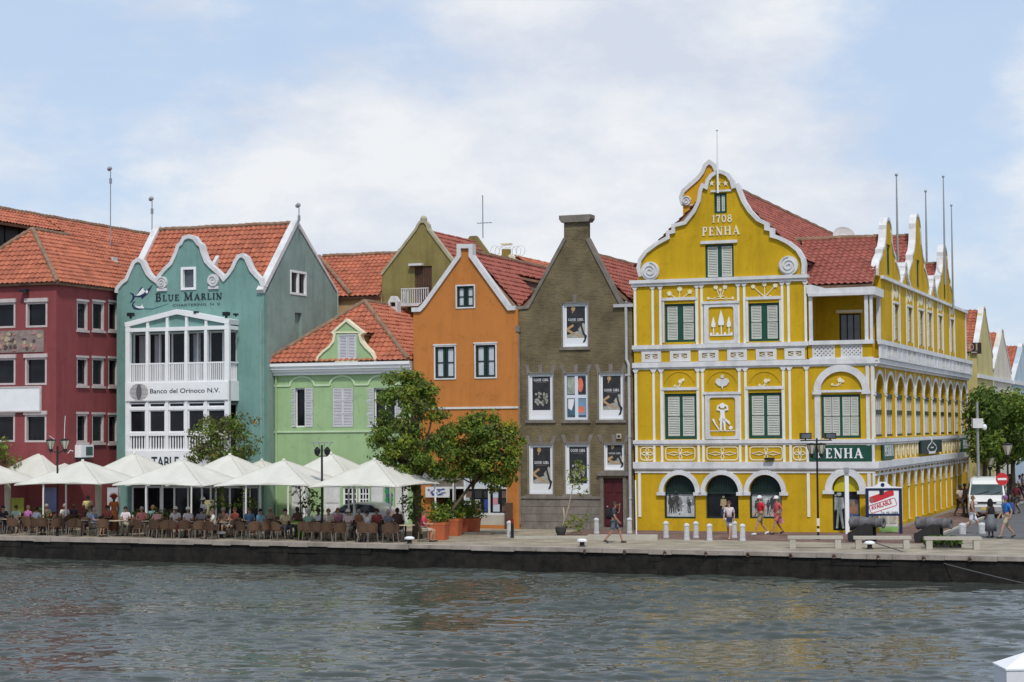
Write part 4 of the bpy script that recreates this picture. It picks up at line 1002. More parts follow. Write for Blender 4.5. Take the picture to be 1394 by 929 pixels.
# ================================================================ grey brick house
B = thing('brick_house', 'narrow brown grey brick house with chimney gable and poster windows', 'house', (uu(782), 0.1, 0))
D = 0.1; T = FT(D)
zg = lambda x, y: uz(690 + x / 4.221, 280 + y / 4.221, D)
uL, uR = zg(58, 600)[0], uu(862, D)
ol = [(uL, 0), (uR, 0), (uR, zg(720, 575)[1]), zg(660, 572), zg(458, 195), zg(466, 185), zg(466, 92), zg(328, 92), zg(328, 195), zg(342, 195), zg(118, 595), (uL, zg(60, 598)[1])]
wz = lambda x0, y0, x1, y1: rect(710 + x0 / 5.16, 500 + y0 / 5.16, 710 + x1 / 5.16, 500 + y1 / 5.16, D)
W = {'u1': wz(45, 45, 222, 370), 'u2': wz(298, 45, 468, 370), 'u3': wz(540, 40, 718, 368), 'l1': wz(50, 540, 222, 893), 'l2': wz(305, 535, 480, 893), 'l3': wz(577, 535, 723, 725),
     't': rect(765.4, 413.6, 800.6, 472, D), 'd': (lambda q: (q[0], q[1], 0.12, q[3]))(wz(575, 780, 716, 1100))}
mb = MB(T); mb.prism(ol, 0, .35, 0, [rc(*W[k]) for k in W])
mb.box(uL, uL + .35, .351, 12, 0, zg(60, 598)[1]); mb.box(uR - .35, uR, .351, 12, 0, zg(720, 575)[1])
mb.build('wall', M_BRK, B)
st = MB(T)
cp = zg(305, 60), zg(486, 92)
st.prism([(cp[0][0] + .12, cp[1][1]), (cp[1][0] - .12, cp[1][1]), (cp[1][0], cp[1][1] + .16), (cp[1][0], cp[0][1]), (cp[0][0], cp[0][1]), (cp[0][0], cp[1][1] + .16)], -.16, .55)
st.ribbon([zg(462, 190), zg(655, 560), zg(722, 568)], .16, -.08, .37); st.ribbon([zg(335, 190), zg(122, 583), zg(58, 590)], .16, -.08, .37)
zb_ = zz(782, 676, D); st.box(uL, W['d'][0] - .12, -.10, -.001, zb_ - .12, zb_)
zp = zb_ - .13; k = 0
for rows in range(4):
    h_ = zp / 4; x = uL + .001; r1 = random.Random(rows)
    while x < W['d'][0] - .2:
        e = min(x + r1.uniform(.9, 1.5), W['d'][0] - .15); st.box(x + .006, e - .006, -.045 + r1.uniform(-.006, .006), -.001, rows * h_ + .008, (rows + 1) * h_ - .008); x = e
for key, (a0, a1, b0, b1) in W.items():
    if key == 'd': continue
    st.box(a0 - .14, a1 + .14, -.09, -.001, b0 - .15, b0 - .012)
    st.box(a0 - .07, a0 - .002, -.03, -.001, b0, b1); st.box(a1 + .002, a1 + .07, -.03, -.001, b0, b1); st.box(a0 - .07, a1 + .07, -.032, -.001, b1 + .002, b1 + .06)
    if key in ('u1', 'u2', 'u3', 'l1', 'l2', 'l3', 't'):
        c = (a0 + a1) / 2
        for dx, tl in ((-.62, -.12), (0, 0), (.62, .12)):
            if key == 't' and dx: continue
            st.prism([(c + dx - .09, b1 + .06), (c + dx + .09, b1 + .06), (c + dx + tl + .11, b1 + .42), (c + dx + tl - .11, b1 + .42)], -.02, -.001)
q = W['d']; st.box(q[0] - .3, q[1] + .3, -.14, -.001, q[3] + .12, q[3] + .3); st.box(q[0] - .18, q[0] - .002, -.05, -.001, 0, q[3] + .12); st.box(q[1] + .002, q[1] + .18, -.05, -.001, 0, q[3] + .12); st.box(q[0], q[1], -.2, .2, 0, .11)
st.build('stone_dressing', M_STN, B)
bx = MB(T); p = zg(0, 0); c = uz(843, 594, D); bx.box(c[0] - .12, c[0] + .12, -.08, -.001, c[1] - .12, c[1] + .12, 0); bx.box(c[0] - .07, c[0] + .07, -.09, -.078, c[1] - .07, c[1] + .05, 1)
bx.build('wall_box', [M_CONC, M_GAP], B)
dm = MB(T); q = W['d']
dm.box(q[0], q[1], .14, .2, q[2], q[3])
for i in range(2):
    for j in range(3):
        x0 = q[0] + .08 + i * (q[1] - q[0]) / 2; z0 = q[2] + .1 + j * (q[3] - q[2]) / 3; dm.box(x0, x0 + (q[1] - q[0]) / 2 - .16, .115, .139, z0, z0 + (q[3] - q[2]) / 3 - .2)
do = dm.build('door', mat('maroon_door_paint', (.075, .014, .018), .5, .15, 2), B)
hd = MB(T); hd.ball((q[0] + .16, .09, q[2] + 1.0), .05); hd.build('handle', M_STL, do)
M_PW = mat('white_poster_paper', (.72, .73, .75), .7, .03); M_PD = mat('dark_poster_print', (.03, .03, .035), .6, .4, 4)
M_SKIN = mat('skin_print', (.42, .27, .13), .7, .25, 5); M_PGR = mat('grey_poster_print', (.34, .33, .29), .7, .3, 6)
def poster_window(key, kind):
    a0, a1, b0, b1 = W[key]; w = a1 - a0; h = b1 - b0
    f = MB(T); f.ribbon(rc(a0 + .03, a1 - .03, b0 + .03, b1 - .03), .06, .05, .15, 0, closed=True); f.box(a0, a1, .15, .2, b0, b1)
    wo = f.build('window', M_PW, B); p = MB(T)
    X = lambda x: a0 + x * w
    Y = lambda y: b0 + y * h
    p.box(X(.05), X(.95), .125, .148, Y(.03), Y(.97), 0)
    y0 = .21; p.box(X(.14), X(.86), .12, .124, Y(y0), Y(.93), 1)
    e = .1185
    if kind == 'flower':
        r2 = random.Random(4)
        for i in range(60):
            an = r2.uniform(0, 2 * PI); rr = math.sqrt(r2.random()); x, y = .5 + .27 * rr * math.cos(an), .46 + .17 * rr * math.sin(an)
            if abs(x - .54) < .06 and y > .42: continue
            p.disc(X(x), Y(y), r2.uniform(.03, .07), e - .0004 * i / 10, e + .001, 3 if i % 3 else 4, 7)
        ty = .83
    else:
        # a seated figure in black with bare legs, an ankle boot shape breaking the frame
        p.prism([(X(.14), Y(.21)), (X(.86), Y(.21)), (X(.86), Y(.34)), (X(.55), Y(.36)), (X(.14), Y(.27))], e, e + .001, 3)
        p.prism([(X(.58), Y(.40)), (X(.78), Y(.55)), (X(.86), Y(.52)), (X(.86), Y(.3)), (X(.7), Y(.27))], e - .0006, e + .001, 3)
        p.ribbon([(X(.40), Y(.50)), (X(.18), Y(.42)), (X(.16), Y(.38))], [.11, .12, .08], e - .0014, e + .001, 2); p.ribbon([(X(.17), Y(.39)), (X(.4), Y(.31)), (X(.68), Y(.23))], [.12, .1, .06], e - .002, e + .001, 2)
        p.disc(X(.40), Y(.88), w * .08, e - .001, e + .001, 2, 12, w * .1); p.ribbon([(X(.4), Y(.83)), (X(.36), Y(.78))], .05, e - .0016, e + .001, 2)
        p.ribbon([(X(.68), Y(.55)), (X(.80), Y(.30)), (X(.88), Y(.24)), (X(.84), Y(.12))], [.09, .1, .12, .07], e - .0026, e + .001, 1)
        p.prism([(X(.76), Y(.085)), (X(.86), Y(.11)), (X(.86), Y(.19)), (X(.80), Y(.15))], e - .003, e + .0005, 1)
        p.disc(X(.24), Y(.52), w * .05, e - .001, e + .001, 1, 8)
        ty = .60
    if kind == 'side': ty = .83
    p.serif('GOOD GIRL', X(.2), Y(ty), h * .055, e - .004, w * .6, 0, .002)
    p.box(X(.28), X(.72), e - .003, e, Y(ty - .03), Y(ty - .02), 4)
    p.build('poster', [M_PW, M_PD, M_SKIN, M_PGR, M_STN], wo)
for k, kd in (('t', 'lady'), ('u1', 'flower'), ('u3', 'lady'), ('l1', 'lady'), ('l2', 'flower'), ('l3', 'lady')): poster_window(k, kd)
wo = glass_window(T, B, *W['u2'], .06, mat('pale_blue_frame', (.62, .66, .72), .6, .05), M_GLS2, 2, 2, .12, .16)
a0, a1, b0, b1 = W['u2']; p = MB(T); w, h = a1 - a0, b1 - b0
for i, (x, y, m_) in enumerate(((.12, .56, 0), (.56, .56, 1), (.12, .1, 2), (.56, .1, 3))):
    p.box(a0 + x * w, a0 + (x + .32) * w, .105, .11, b0 + y * h, b0 + (y + .36) * h, m_)
p.prism([(a0 + .14 * w, b0 + .25 * h), (a0 + .28 * w, b0 + .2 * h), (a0 + .36 * w, b0 + .32 * h), (a0 + .4 * w, b0 + .45 * h), (a0 + .14 * w, b0 + .45 * h)], .100, .105, 4)
p.disc(a0 + .66 * w, b0 + .75 * h, .15, .1, .105, 5, 10, .36); p.disc(a0 + .68 * w, b0 + .22 * h, .18, .1, .105, 5, 10)
p.build('poster', [mat('grey_green_print', (.3, .34, .28), .6, .4, 5), M_PD, mat('teal_print', (.06, .12, .16), .6, .2), mat('sky_print', (.18, .28, .4), .6, .2), M_PW, mat('coral_print', (.62, .16, .10), .6, .2)], wo)
zr = zz(818, 352, D + 4) + .1; um = uu(782, D); ze = zg(700, 572)[1]
tile_roof('roof', [(uR + .05, .36 + D, ze), (uR + .05, 14, ze), (um, 14, zr), (um, .36 + D, zr)], M_TIL2, B)
tile_roof('roof', [(uL, 14, ze), (uL, .36 + D, ze), (um, .36 + D, zr), (um, 14, zr)], M_TIL2, B)
rd = MB(); ridge(rd, (um, .4, zr + .05), (um, 14, zr + .05)); rd.build('ridge_tiles', M_RDG, B); rd = MB(); rd.box(um + 2.2, um + 2.7, 12.8, 13.4, zr - 2, zr + .3); rd.build('chimney', M_RDG, B)
dp = MB(T); x = uu(854.5, D); dp.tube([(x, -.09, zz(854, 416, D)), (x, -.09, zz(854, 490, D)), (x + .12, -.1, zz(854, 497, D)), (x + .12, -.1, .3)], .075); dp.box(uR - .9, uR + .1, -.16, -.02, ze - .1, ze + .05)
for z in (1.5, 4.5, 7.5): dp.box(x - .05 + .12 * (z < 6), x + .2, -.19, -.005, z, z + .08)
dp.build('drainpipe', mat('pale_grey_pipe', (.42, .42, .43), .6, .15), B)
dp = MB(T); x = uL + .1; dp.tube([(x, -.08, zz(709, 450, D)), (x, -.08, .2)], .06); dp.box(x - .1, x + .1, -.2, -.002, zz(709, 452, D), zz(709, 444, D)); dp.build('drainpipe', M_STN, B)

# ================================================================ orange house
D = -0.05; T = FT(D)
B = thing('orange_house', 'orange house with steep white edged gable and a shop at street level', 'house', (uu(635), D, 0))
zo = lambda x, y: uz(510 + x / 4.643, 280 + y / 4.643, D)
uL, uR = uu(563.5, D), uu(706, D); zw = zo(240, 668)[1]
ol = [(uL, 0), (uR, 0), (uR, zo(890, 655)[1]), zo(850, 655), zo(603, 318), zo(603, 262), zo(540, 262), zo(540, 325), zo(318, 640), zo(288, 668), (uL, zw)]
W = {'t': rect(622, 390, 645.5, 418, D), 'a': rect(592.5, 472.5, 619.5, 515, D), 'b': rect(647.5, 470, 675, 513.5, D)}
shop = (uu(586, D), uu(689.5, D), .18, zz(640, 647, D))
mb = MB(T); mb.prism(ol, 0, .3, 0, [rc(*W[k]) for k in W] + [rc(*shop)]); mb.box(uL, uL + .3, .302, 12, 0, zw); mb.box(uR - .3, uR, .302, 12, 0, zw); mb.build('wall', M_ORG, B)
tr = MB(T); tr.ribbon([zo(892, 648), zo(852, 650), zo(612, 318), zo(612, 258), zo(536, 258), zo(536, 320), zo(316, 628), zo(288, 658), zo(238, 660)], .22, -.12, .32)
zs_ = zz(685, 555, D); tr.box(uL, uR, -.06, -.001, zs_ - .05, zs_ + .05)
for k in ('a', 'b'): a0, a1, b0, b1 = W[k]; tr.box(a0 - .1, a1 + .1, -.07, -.001, b1 + .06, b1 + .13)
for k in W: a0, a1, b0, b1 = W[k]; tr.ribbon(rc(a0 - .03, a1 + .03, b0 - .03, b1 + .03), .07, -.04, -.0015, 0, closed=True)
tr.build('trim', M_WHT, B)
M_CURT = mat('curtained_glass', (.50, .55, .60), .25, .12, 1.2)
for k in W:
    a0, a1, b0, b1 = W[k]
    glass_window(T, B, a0, (a0 + a1) / 2 - .02, b0, b1, .06, M_PGRN, M_CURT, 1, 2, .11, .05); glass_window(T, B, (a0 + a1) / 2 + .02, a1, b0, b1, .06, M_PGRN, M_CURT, 1, 2, .11, .05)
# shop front
a0, a1, b0, b1 = shop; f = MB(T)
f.box(a0, a1, 1.6, 1.65, b0, b1, 1)
for x in (615.5, 631, 664, 689): c = uu(x, D); f.box(c - .05, c + .05, .1, .2, b0, b1)
zt = zz(650, 664.5, D); f.box(a0, a1, .11, .22, zt - .05, zt + .05); zl = zz(660, 700, D)
f.box(uu(640, D), uu(689.5, D), .08, .24, zl - .05, zl + .05); so_ = f.build('shop_front', [M_WHT, M_GAP], B)
w_ = MB(T); w_.box(uu(640, D), uu(689.5, D), .05, .3, .05, zl - .051); w_.build('shop_plinth', M_CONC, so_)
gl = MB(T); gl.box(uu(631, D) + .06, uu(689, D) - .06, .17, .18, zl + .06, zt - .06); gl.build('pane', M_GLS, so_)
gd = MB(T); r3 = random.Random(8); cols = 6
x = uu(632.5, D)
while x < uu(687, D):
    for zf in (0.02, .36, .7):
        z = zl + .1 + zf * (zt - zl - .3); wdt = r3.uniform(.25, .45); gd.box(x, x + wdt, .145 - .003 * r3.random(), .165, z, z + (zt - zl) * r3.uniform(.2, .3), r3.randrange(cols))
    x += .48
gd.build('shop_display', [mat('blue_cloth', (.03, .06, .25), .8, .2), mat('pink_cloth', (.55, .25, .28), .8, .2), M_PGR, mat('brown_goods', (.14, .09, .07), .8, .4, 6), M_CURT, M_GAP], so_)
fa = MB(T); fa.box(uu(631, D), uu(689, D), .12, .16, zt + .051, b1, 0); fa.box(a0, uu(631, D), .12, .16, zt + .051, b1, 1); fa.build('fascia', [M_CURT, M_STN], so_)
zr = zz(645, 342, D); um = uu(636, D)
tile_roof('roof', [(uR, .32 + D, zw - .05), (uR, 15, zw - .05), (um, 15, zr), (um, .32 + D, zr)], M_TIL2, B)
tile_roof('roof', [(uL, 15, zw - .05), (uL, .32 + D, zw - .05), (um, .32 + D, zr), (um, 15, zr)], M_TIL2, B)
rd = MB(); ridge(rd, (um, .3, zr + .05), (um, 15, zr + .05), .14); rd.build('ridge_tiles', M_RDG, B)
# dormer on the right hand slope
dd = 5.2; sl = (zr - zw) / (uR - um); du = um + 1.3; zdm = zr - .95 * sl
dmr = MB(); dmr.box(du, du + 1.35, dd, dd + 2.2, zdm - 2.0, zdm - .12); do = dmr.build('dormer', M_STN, B)
tile_roof('dormer_roof', [(du + 1.6, dd - .2, zdm - .35), (du + 1.6, dd + 2.4, zdm - .35), (du - .6, dd + 2.4, zdm + .15), (du - .6, dd - .2, zdm + .15)], M_TIL2, do)
th = thing('shop_banner', 'white banner with faint blue print at the orange house shop door', 'banner', (uu(597, -.3), -.3, zz(597, 677, -.3)))
mb = MB(FT(-.3)); q = rect(579, 663, 612, 677.5, -.3); mb.box(q[0], q[1], 0, .03, q[2], q[3]); mb.build('board', M_WHT, th)
mb = MB(FT(-.3)); r6b = random.Random(3)
for k in range(26): x_ = q[0] + r6b.uniform(.08, q[1] - q[0] - .3); z_ = r6b.uniform(q[2] + .08, q[3] - .15); mb.box(x_, x_ + r6b.uniform(.05, .2), -.012 + .0004 * k, 0, z_, z_ + r6b.uniform(.03, .08))
mb.build('print', mat('blue_lettering', (.05, .08, .25), .7, 0), th)
mb = MB(FT(-.3)); 
for k in (0, 1): x = q[0] + .05 if k == 0 else q[1] - .1; mb.box(x, x + .05, .031, .27, q[3] - .2, q[3] - .12)
mb.build('bracket', M_BLK, th)

# ================================================================ apple green house
D = 0.9; T = FT(D)
B = thing('green_house', 'low apple green house with white cornice, curved dormer gable and louvred shutters', 'house', (uu(469, D), D, 0))
zq = lambda x, y: uz(350 + x / 4.222, 420 + y / 4.222, D)
uL, uR = zq(95, 400)[0], uu(564, D); zc1 = zq(500, 312)[1]; zc0 = zq(500, 380)[1]
W = {'a': (zq(165, 0)[0], zq(320, 0)[0], zq(240, 683)[1], zq(240, 458)[1]), 'b': (zq(432, 0)[0], zq(550, 0)[0], zq(490, 683)[1], zq(490, 458)[1]), 'c': (zq(607, 0)[0], zq(790, 0)[0], zq(700, 683)[1], zq(700, 458)[1])}
mb = MB(T)
Wh = {'a': (zq(215, 0)[0], W['a'][1], W['a'][2], W['a'][3]), 'b': W['b'], 'c': (zq(668, 0)[0], W['c'][1], W['c'][2], W['c'][3])}
zd = zz(500, 660, D)
DG = [rect(396, 660, 419, 712, D), rect(440, 660, 463, 712, D), rect(466.5, 663, 486, 690, D), rect(487.5, 663, 503, 690, D), rect(504, 660, 522, 712, D), rect(537, 660, 556, 712, D)]
mb.prism([(uL, 0), (uR, 0), (uR, zc1), (uL, zc1)], 0, .3, 0, [rc(*Wh[k]) for k in Wh] + [rc(*q) for q in DG])
mb.box(uL, uL + .3, .301, 10, 0, zc1 - .1); mb.build('wall', M_GREEN, B)
tr = MB(T)
for i, (za, zb_, pr) in enumerate(((zc1 - .16, zc1, .55), (zc1 - .32, zc1 - .161, .46), (zc1 - .46, zc1 - .321, .34), (zc0, zc1 - .461, .2))): tr.box(uL - pr * .9, uR - .02, -pr, -.001, za, zb_)
tr.box(uL - .45, uL - .002, -.002, 1.2, zc1 - .2, zc1 - .002)
tr.build('cornice', M_WHT2, B)
mo = MB(T); zs1 = zq(500, 440)[1]; zs2 = zq(500, 707)[1]
cs = [(zq(258, 0)[0], .71), (zq(488, 0)[0], .71), (zq(712, 0)[0], .71)]; x = uL
for c, r_ in cs:
    mo.box(x, c - r_, -.05, -.001, zs1 - .05, zs1 + .05); mo.ribbon(arc(c, zs1, r_, zq(258, 393)[1] - zs1, 0, PI, 16), .1, -.052, -.0015); x = c + r_
mo.box(x, uR - .02, -.05, -.001, zs1 - .05, zs1 + .05); mo.box(uL, uR - .02, -.06, -.001, zs2 - .05, zs2 + .04)
mo.build('string_course', mat('pale_green_trim', (.50, .62, .42), .8, .08), B)
zq0 = zq
zq = lambda x, y: uz(350 + x / 4.222, 420 + y / 4.222, D - .42)
dg = [zq(*p) for p in ((683, 306), (678, 285), (660, 255), (625, 222), (600, 190), (590, 152), (606, 140), (515, 68), (436, 138), (448, 150), (440, 190), (415, 222), (378, 250), (352, 280), (342, 306))]
dg = [(a, max(b, zc1)) if i in (0, len(dg) - 1) else (a, b) for i, (a, b) in enumerate(dg)]
gwn = (zq(463, 0)[0], zq(570, 0)[0], zq(510, 299)[1], zq(510, 150)[1])
mb = MB(T); mb.v = []; mb.T = FT(D - .42); mb.prism(dg, 0, .3, 0, [rc(*gwn)]); gb = mb.build('dormer_gable', M_GREEN, B)
TD = FT(D - .42); mb = MB(TD); mb.ribbon(dg, .12, -.08, .32); mb.ribbon([zq(448, 138), zq(592, 138)], .08, -.05, -.001); mb.box(gwn[0] - .12, gwn[1] + .12, -.12, -.002, gwn[2] - .09, gwn[2] - .004); mb.build('gable_edge', M_CRM, gb)
mb = MB(TD); am = (gwn[0] + gwn[1]) / 2; mb.box(gwn[0], gwn[1], .12, .14, gwn[2], gwn[3]); mb.ribbon(rc(gwn[0] + .03, gwn[1] - .03, gwn[2] + .03, gwn[3] - .03), .06, -.01, .12, 0, closed=True); wo = mb.build('window', M_SLATG, gb)
mb = MB(TD); louvre(mb, gwn[0] + .06, am - .01, gwn[2] + .06, gwn[3] - .06, .02); louvre(mb, am + .01, gwn[1] - .06, gwn[2] + .06, gwn[3] - .06, .02); mb.build('shutter', [M_SLATG, M_GAP], wo)
# dormer side roof
p0 = zq(515, 74); p1 = zq(606, 144); p2 = zq(436, 142)
for e, q in ((1, p1), (-1, p2)):
    pl = [(q[0], D - .1, q[1]), (q[0], D + 1.9, q[1]), (p0[0], D + 2.4, p0[1]), (p0[0], D - .1, p0[1])]
    tile_roof('dormer_roof', pl if e > 0 else [pl[1], pl[0], pl[3], pl[2]], M_TIL, B)
mb = MB(); mb.box(zq(590, 0)[0] - .15, zq(590, 0)[0], D - .1, D + 1.8, zc1, zq(0, 150)[1]); mb.box(zq(448, 0)[0], zq(448, 0)[0] + .15, D - .1, D + 1.8, zc1, zq(0, 150)[1]); mb.build('dormer_cheek', M_OLV, B); zq = zq0
# shutters
def leaf(par, a0, a1, b0, b1, t, ang=0.0, hinge=0, rows=3):
    mb = MB(T)
    for r_ in range(rows): louvre(mb, a0, a1, b0 + (b1 - b0) * r_ / rows + .01, b0 + (b1 - b0) * (r_ + 1) / rows - .01, t, fr=.06)
    if ang:
        hx = a0 if hinge == 0 else a1; piv = Vector(T(hx, t, 0)); Mr = Matrix.Rotation(ang, 3, 'Z')
        mb.v = [Mr @ (v - piv) + piv for v in mb.v]
    return mb.build('shutter', [M_SLATG, M_GAP], par)
for k in 'abc':
    a0, a1, b0, b1 = Wh[k]; am = (a0 + a1) / 2
    wo = glass_window(T, B, a0, a1, b0, b1, .14, M_WHT2, M_GLS, 2, 1, .07, .05, sill=.12)
    if k == 'b': leaf(wo, a0 + .02, am, b0, b1, -.02); leaf(wo, am, a1 - .02, b0, b1, -.02)
    elif k == 'a': leaf(wo, W['a'][0], a0 + .05, b0, b1, -.06, R(-12), 1); leaf(wo, a1 - .48, a1 - .02, b0, b1, -.02)
    else: leaf(wo, W['c'][0], a0 + .02, b0, b1, -.06, R(-8), 1); leaf(wo, a1, a1 + .42, b0, b1, -.05)
for i, q in enumerate(DG):
    if i in (2, 3): glass_window(T, B, *q, .06, M_WHT2, M_GLS, 3, 3, .09, .05)
    else:
        q = (q[0], q[1], .05, q[3]); mb = MB(T); mb.box(q[0], q[1], .1, .16, q[2], q[3]); 
        for z in (.1, .55): mb.box(q[0] + .1, q[1] - .1, .07, .099, q[2] + (q[3] - q[2]) * z, q[2] + (q[3] - q[2]) * (z + .37))
        mb.build('garage_door', M_WHT, B)
dp = MB(T); x = uL + .18; dp.tube([(x, -.08, zc0 + .2), (x, -.08, .1)], .055); dp.build('drainpipe', M_GREEN, B)
ps_ = MB(T); r4 = random.Random(2)
for x0 in (527, 532):
    q = uz(x0, 680, D)
    for k in range(8): ps_.disc(q[0] + r4.uniform(-.1, .1), q[1] - .9 + k * .22, r4.uniform(.08, .16), -.02 - .001 * k, -.001, k % 2, 8, .14)
ps_.build('painted_vine', [mat('leaf_green_paint', (.03, .22, .10), .8, .2), mat('blue_green_paint', (.05, .12, .16), .8, .2)], B)
# hipped roof
ap = uz(496.5, 412, D + 3.0); hz = zc1 + .02; ua_, za_ = ap
tile_roof('roof', [(uL - .35, D - .5, hz), (uR - .05, D - .5, hz), (ua_, D + 3.0, za_)], M_TIL, B)
tile_roof('roof', [(uR - .05, D - .5, hz), (uR - .05, D + 14, hz), (ua_, D + 14, za_), (ua_, D + 3.0, za_)], M_TIL, B)
tile_roof('roof', [(uL - .35, D + 14, hz), (uL - .35, D - .5, hz), (ua_, D + 3.0, za_), (ua_, D + 14, za_)], M_TIL, B)
rd = MB(); ridge(rd, (ua_, D + 3, za_ + .06), (uR - .1, D - .5, hz + .08)); ridge(rd, (ua_, D + 3, za_ + .06), (uL - .35, D - .5, hz + .08)); ridge(rd, (ua_, D + 3, za_ + .05), (ua_, D + 14, za_ + .05)); rd.build('ridge_tiles', M_RDG, B)

# ================================================================ turquoise house
D = -0.3; T = FT(D)
zt_ = lambda x, y: uz(150 + x / 4.422, 270 + y / 4.422, D)
B = thing('turquoise_house', 'turquoise house with three white scalloped gables, white veranda and painted marlin sign', 'house', (uu(258, D), D, 0))
sc = [(40, 570), (45, 545), (70, 512), (100, 490), (125, 432), (145, 388), (170, 370), (195, 385), (210, 420), (228, 455), (252, 480), (280, 500), (292, 476), (330, 430), (370, 390), (398, 330), (412, 285), (430, 272), (445, 242), (475, 230), (508, 240), (530, 272), (550, 287), (560, 330), (580, 380), (608, 410), (640, 438), (672, 468), (686, 488), (716, 455), (740, 420), (757, 380), (775, 352), (797, 344), (820, 360), (835, 395), (852, 432), (880, 465), (907, 490), (923, 535)]
ol = [zt_(*p) for p in sc]; uL, uR = ol[0][0], uu(359.5, D)
aw = (zt_(428, 0)[0], zt_(518, 0)[0], zt_(470, 553)[1], zt_(470, 415)[1])
zv = lambda x, y: uz(150 + x / 3.573, 400 + y / 3.573, D - 1.0)
dl, dr_ = uu(185, D), uu(325, D)
F2 = (uu(180, D), uu(322, D), zz(250, 520, D), zz(250, 452, D)); F1 = (uu(180, D), uu(322, D), zz(250, 614, D), zz(250, 550, D)); F0 = (uu(178, D), uu(352, D), .1, zz(250, 662, D))
mb = MB(T); mb.prism([(uL, 0), (uR, 0), (uR, ol[-1][1])] + ol[::-1][1:], 0, .3, 0, [rc(*aw), rc(*F2), rc(*F1), rc(*F0)]); mb.box(uL, uL + .3, .301, 8, 0, ol[0][1]); mb.build('wall', M_TEAL, B)
# side gable wall
Pd = lambda px, py: dz(px, py, uR)
e0 = Pd(361, 400); rg = Pd(404, 303); e1 = Pd(459, 398)
sp_ = [(.301 + D, 0), (e1[0], 0), (e1[0], e1[1]), rg, (.301 + D, e0[1])]
wq = (Pd(395, 385)[0], Pd(417, 385)[0], Pd(405, 402)[1], Pd(405, 369)[1]); nq = (Pd(401.5, 440)[0], Pd(411, 440)[0], Pd(405, 478)[1], Pd(405, 426)[1])
mb = MB(ST(uR)); mb.prism(sp_, .002, .3, 0, [rc(*wq), rc(*nq)]); mb.box(nq[0], nq[1], .2, .25, nq[2], nq[3]); mb.build('side_wall', M_TEAL2, B)
glass_window(ST(uR), B, wq[0], wq[1], wq[2], wq[3], .05, M_WHT2, M_GLS, 2, 1, .12, .14, out=.08)
tr = MB(T); tr.ribbon(ol, .20, -.10, .32)
for x, y, r_, sg in ((315, 508, 38, 1), (625, 495, 40, -1)):
    p = zt_(x, y); tr.spiral(p[0], p[1], r_ / 4.422 * .0372, -.13, 0, sg, 1.9); tr.box(p[0] - .3, p[0] + .3, -.1, -.001, p[1] - .46, p[1] - .3)
tr.build('trim', M_WHT, B)
tr = MB(ST(uR)); tr.ribbon([(e0[0] - .3, e0[1] + .1), rg, (e1[0], e1[1])], [.26, .22, .12], -.06, .32); tr.build('verge', M_WHT, B)
tr = MB(ST(uL + .3)); tr.ribbon([(D + .3, e0[1]), rg, (e1[0], e1[1])], .3, -.1, .3); tr.build('verge', M_WHT, B)
dp = MB(IDT); dp.tube([(uR + .07, Pd(459, 420)[0] - .1, e1[1]), (uR + .07, Pd(459, 420)[0] - .1, 0)], .06); dp.tube([(uR - .15, D - .06, ol[-1][1] - 1.2), (uR - .15, D - .06, 0)], .05); dp.build('drainpipe', M_TEAL2, B)
glass_window(T, B, *aw, .1, M_WHT2, M_GLS2, 1, 1, .13, out=.16)
zr = rg[1] - .08
tile_roof('roof', [(uL + .3, D + .32, e0[1] - .1), (uR - .15, D + .32, e0[1] - .1), (uR - .15, rg[0], zr), (uL + .3, rg[0], zr)], M_TIL, B)
tile_roof('roof', [(uR - .15, e1[0], e1[1] - .1), (uL + .3, e1[0], e1[1] - .1), (uL + .3, rg[0], zr), (uR - .15, rg[0], zr)], M_TIL, B)
rd = MB(); ridge(rd, (uL + .3, rg[0], zr + .05), (uR - .2, rg[0], zr + .05)); rd.build('ridge_tiles', M_RDG, B); p = uz(286, 345, D + 1.2); rd = MB(); rd.add([(p[0] - .1, D + .4, e0[1]), (p[0] + .1, D + .4, e0[1]), (p[0] + .1, D + 2.0, e0[1]), (p[0] - .1, D + 2.0, e0[1]), (p[0] - .1, D + .4, e0[1] + .75), (p[0] + .1, D + .4, e0[1] + .75), (p[0] + .1, D + 2.0, e0[1] + 2.3), (p[0] - .1, D + 2.0, e0[1] + 2.3)], [(0, 1, 2, 3), (4, 5, 6, 7), (0, 1, 5, 4), (1, 2, 6, 5), (2, 3, 7, 6), (3, 0, 4, 7)]); rd.build('roof_upstand', M_WHT, B)
# veranda
DV = D - 1.0; TV = FT(DV); vf = MB(TV); PX = [88, 183, 278, 372, 467, 570]; pu = [zv(x, 300)[0] for x in PX]
zbot, ztop = zz(250, 662, DV), zv(85, 152)[1]; zbm = zv(300, 172)[1]; zap = zv(325, 88)[1]
for i, x in enumerate(pu):
    hw = .13 if i in (0, 5) else .085; zt = zbm - .1
    vf.box(x - hw, x + hw, -.08, .12, zbot, zt)
    if 0 < i < 5:
        k = abs(x - (pu[0] + pu[5]) / 2) / ((pu[5] - pu[0]) / 2); vf.box(x - .07, x + .07, -.05, .08, zbm + .1, zap - (zap - ztop) * k)
vf.box(pu[0] - .13, pu[5] + .13, -.09, .13, zbm - .099, zbm + .099)
vf.ribbon([(pu[0] - .15, ztop), ((pu[0] + pu[5]) / 2, zap), (pu[5] + .15, ztop)], .26, -.1, 1.0); vf.box(pu[0] - .12, pu[0] + .12, -.085, .12, zbm + .1, ztop + .05); vf.box(pu[5] - .12, pu[5] + .12, -.085, .12, zbm + .1, ztop + .05)
zb2, zb1 = zv(300, 428)[1], zv(300, 524)[1]
vf.box(pu[0] - .13, pu[5] + .13, -.10, 1.0, zb1, zb2)
zl1, zl0 = zv(140, 676)[1], zv(140, 692)[1]; zm = zv(140, 560)[1]
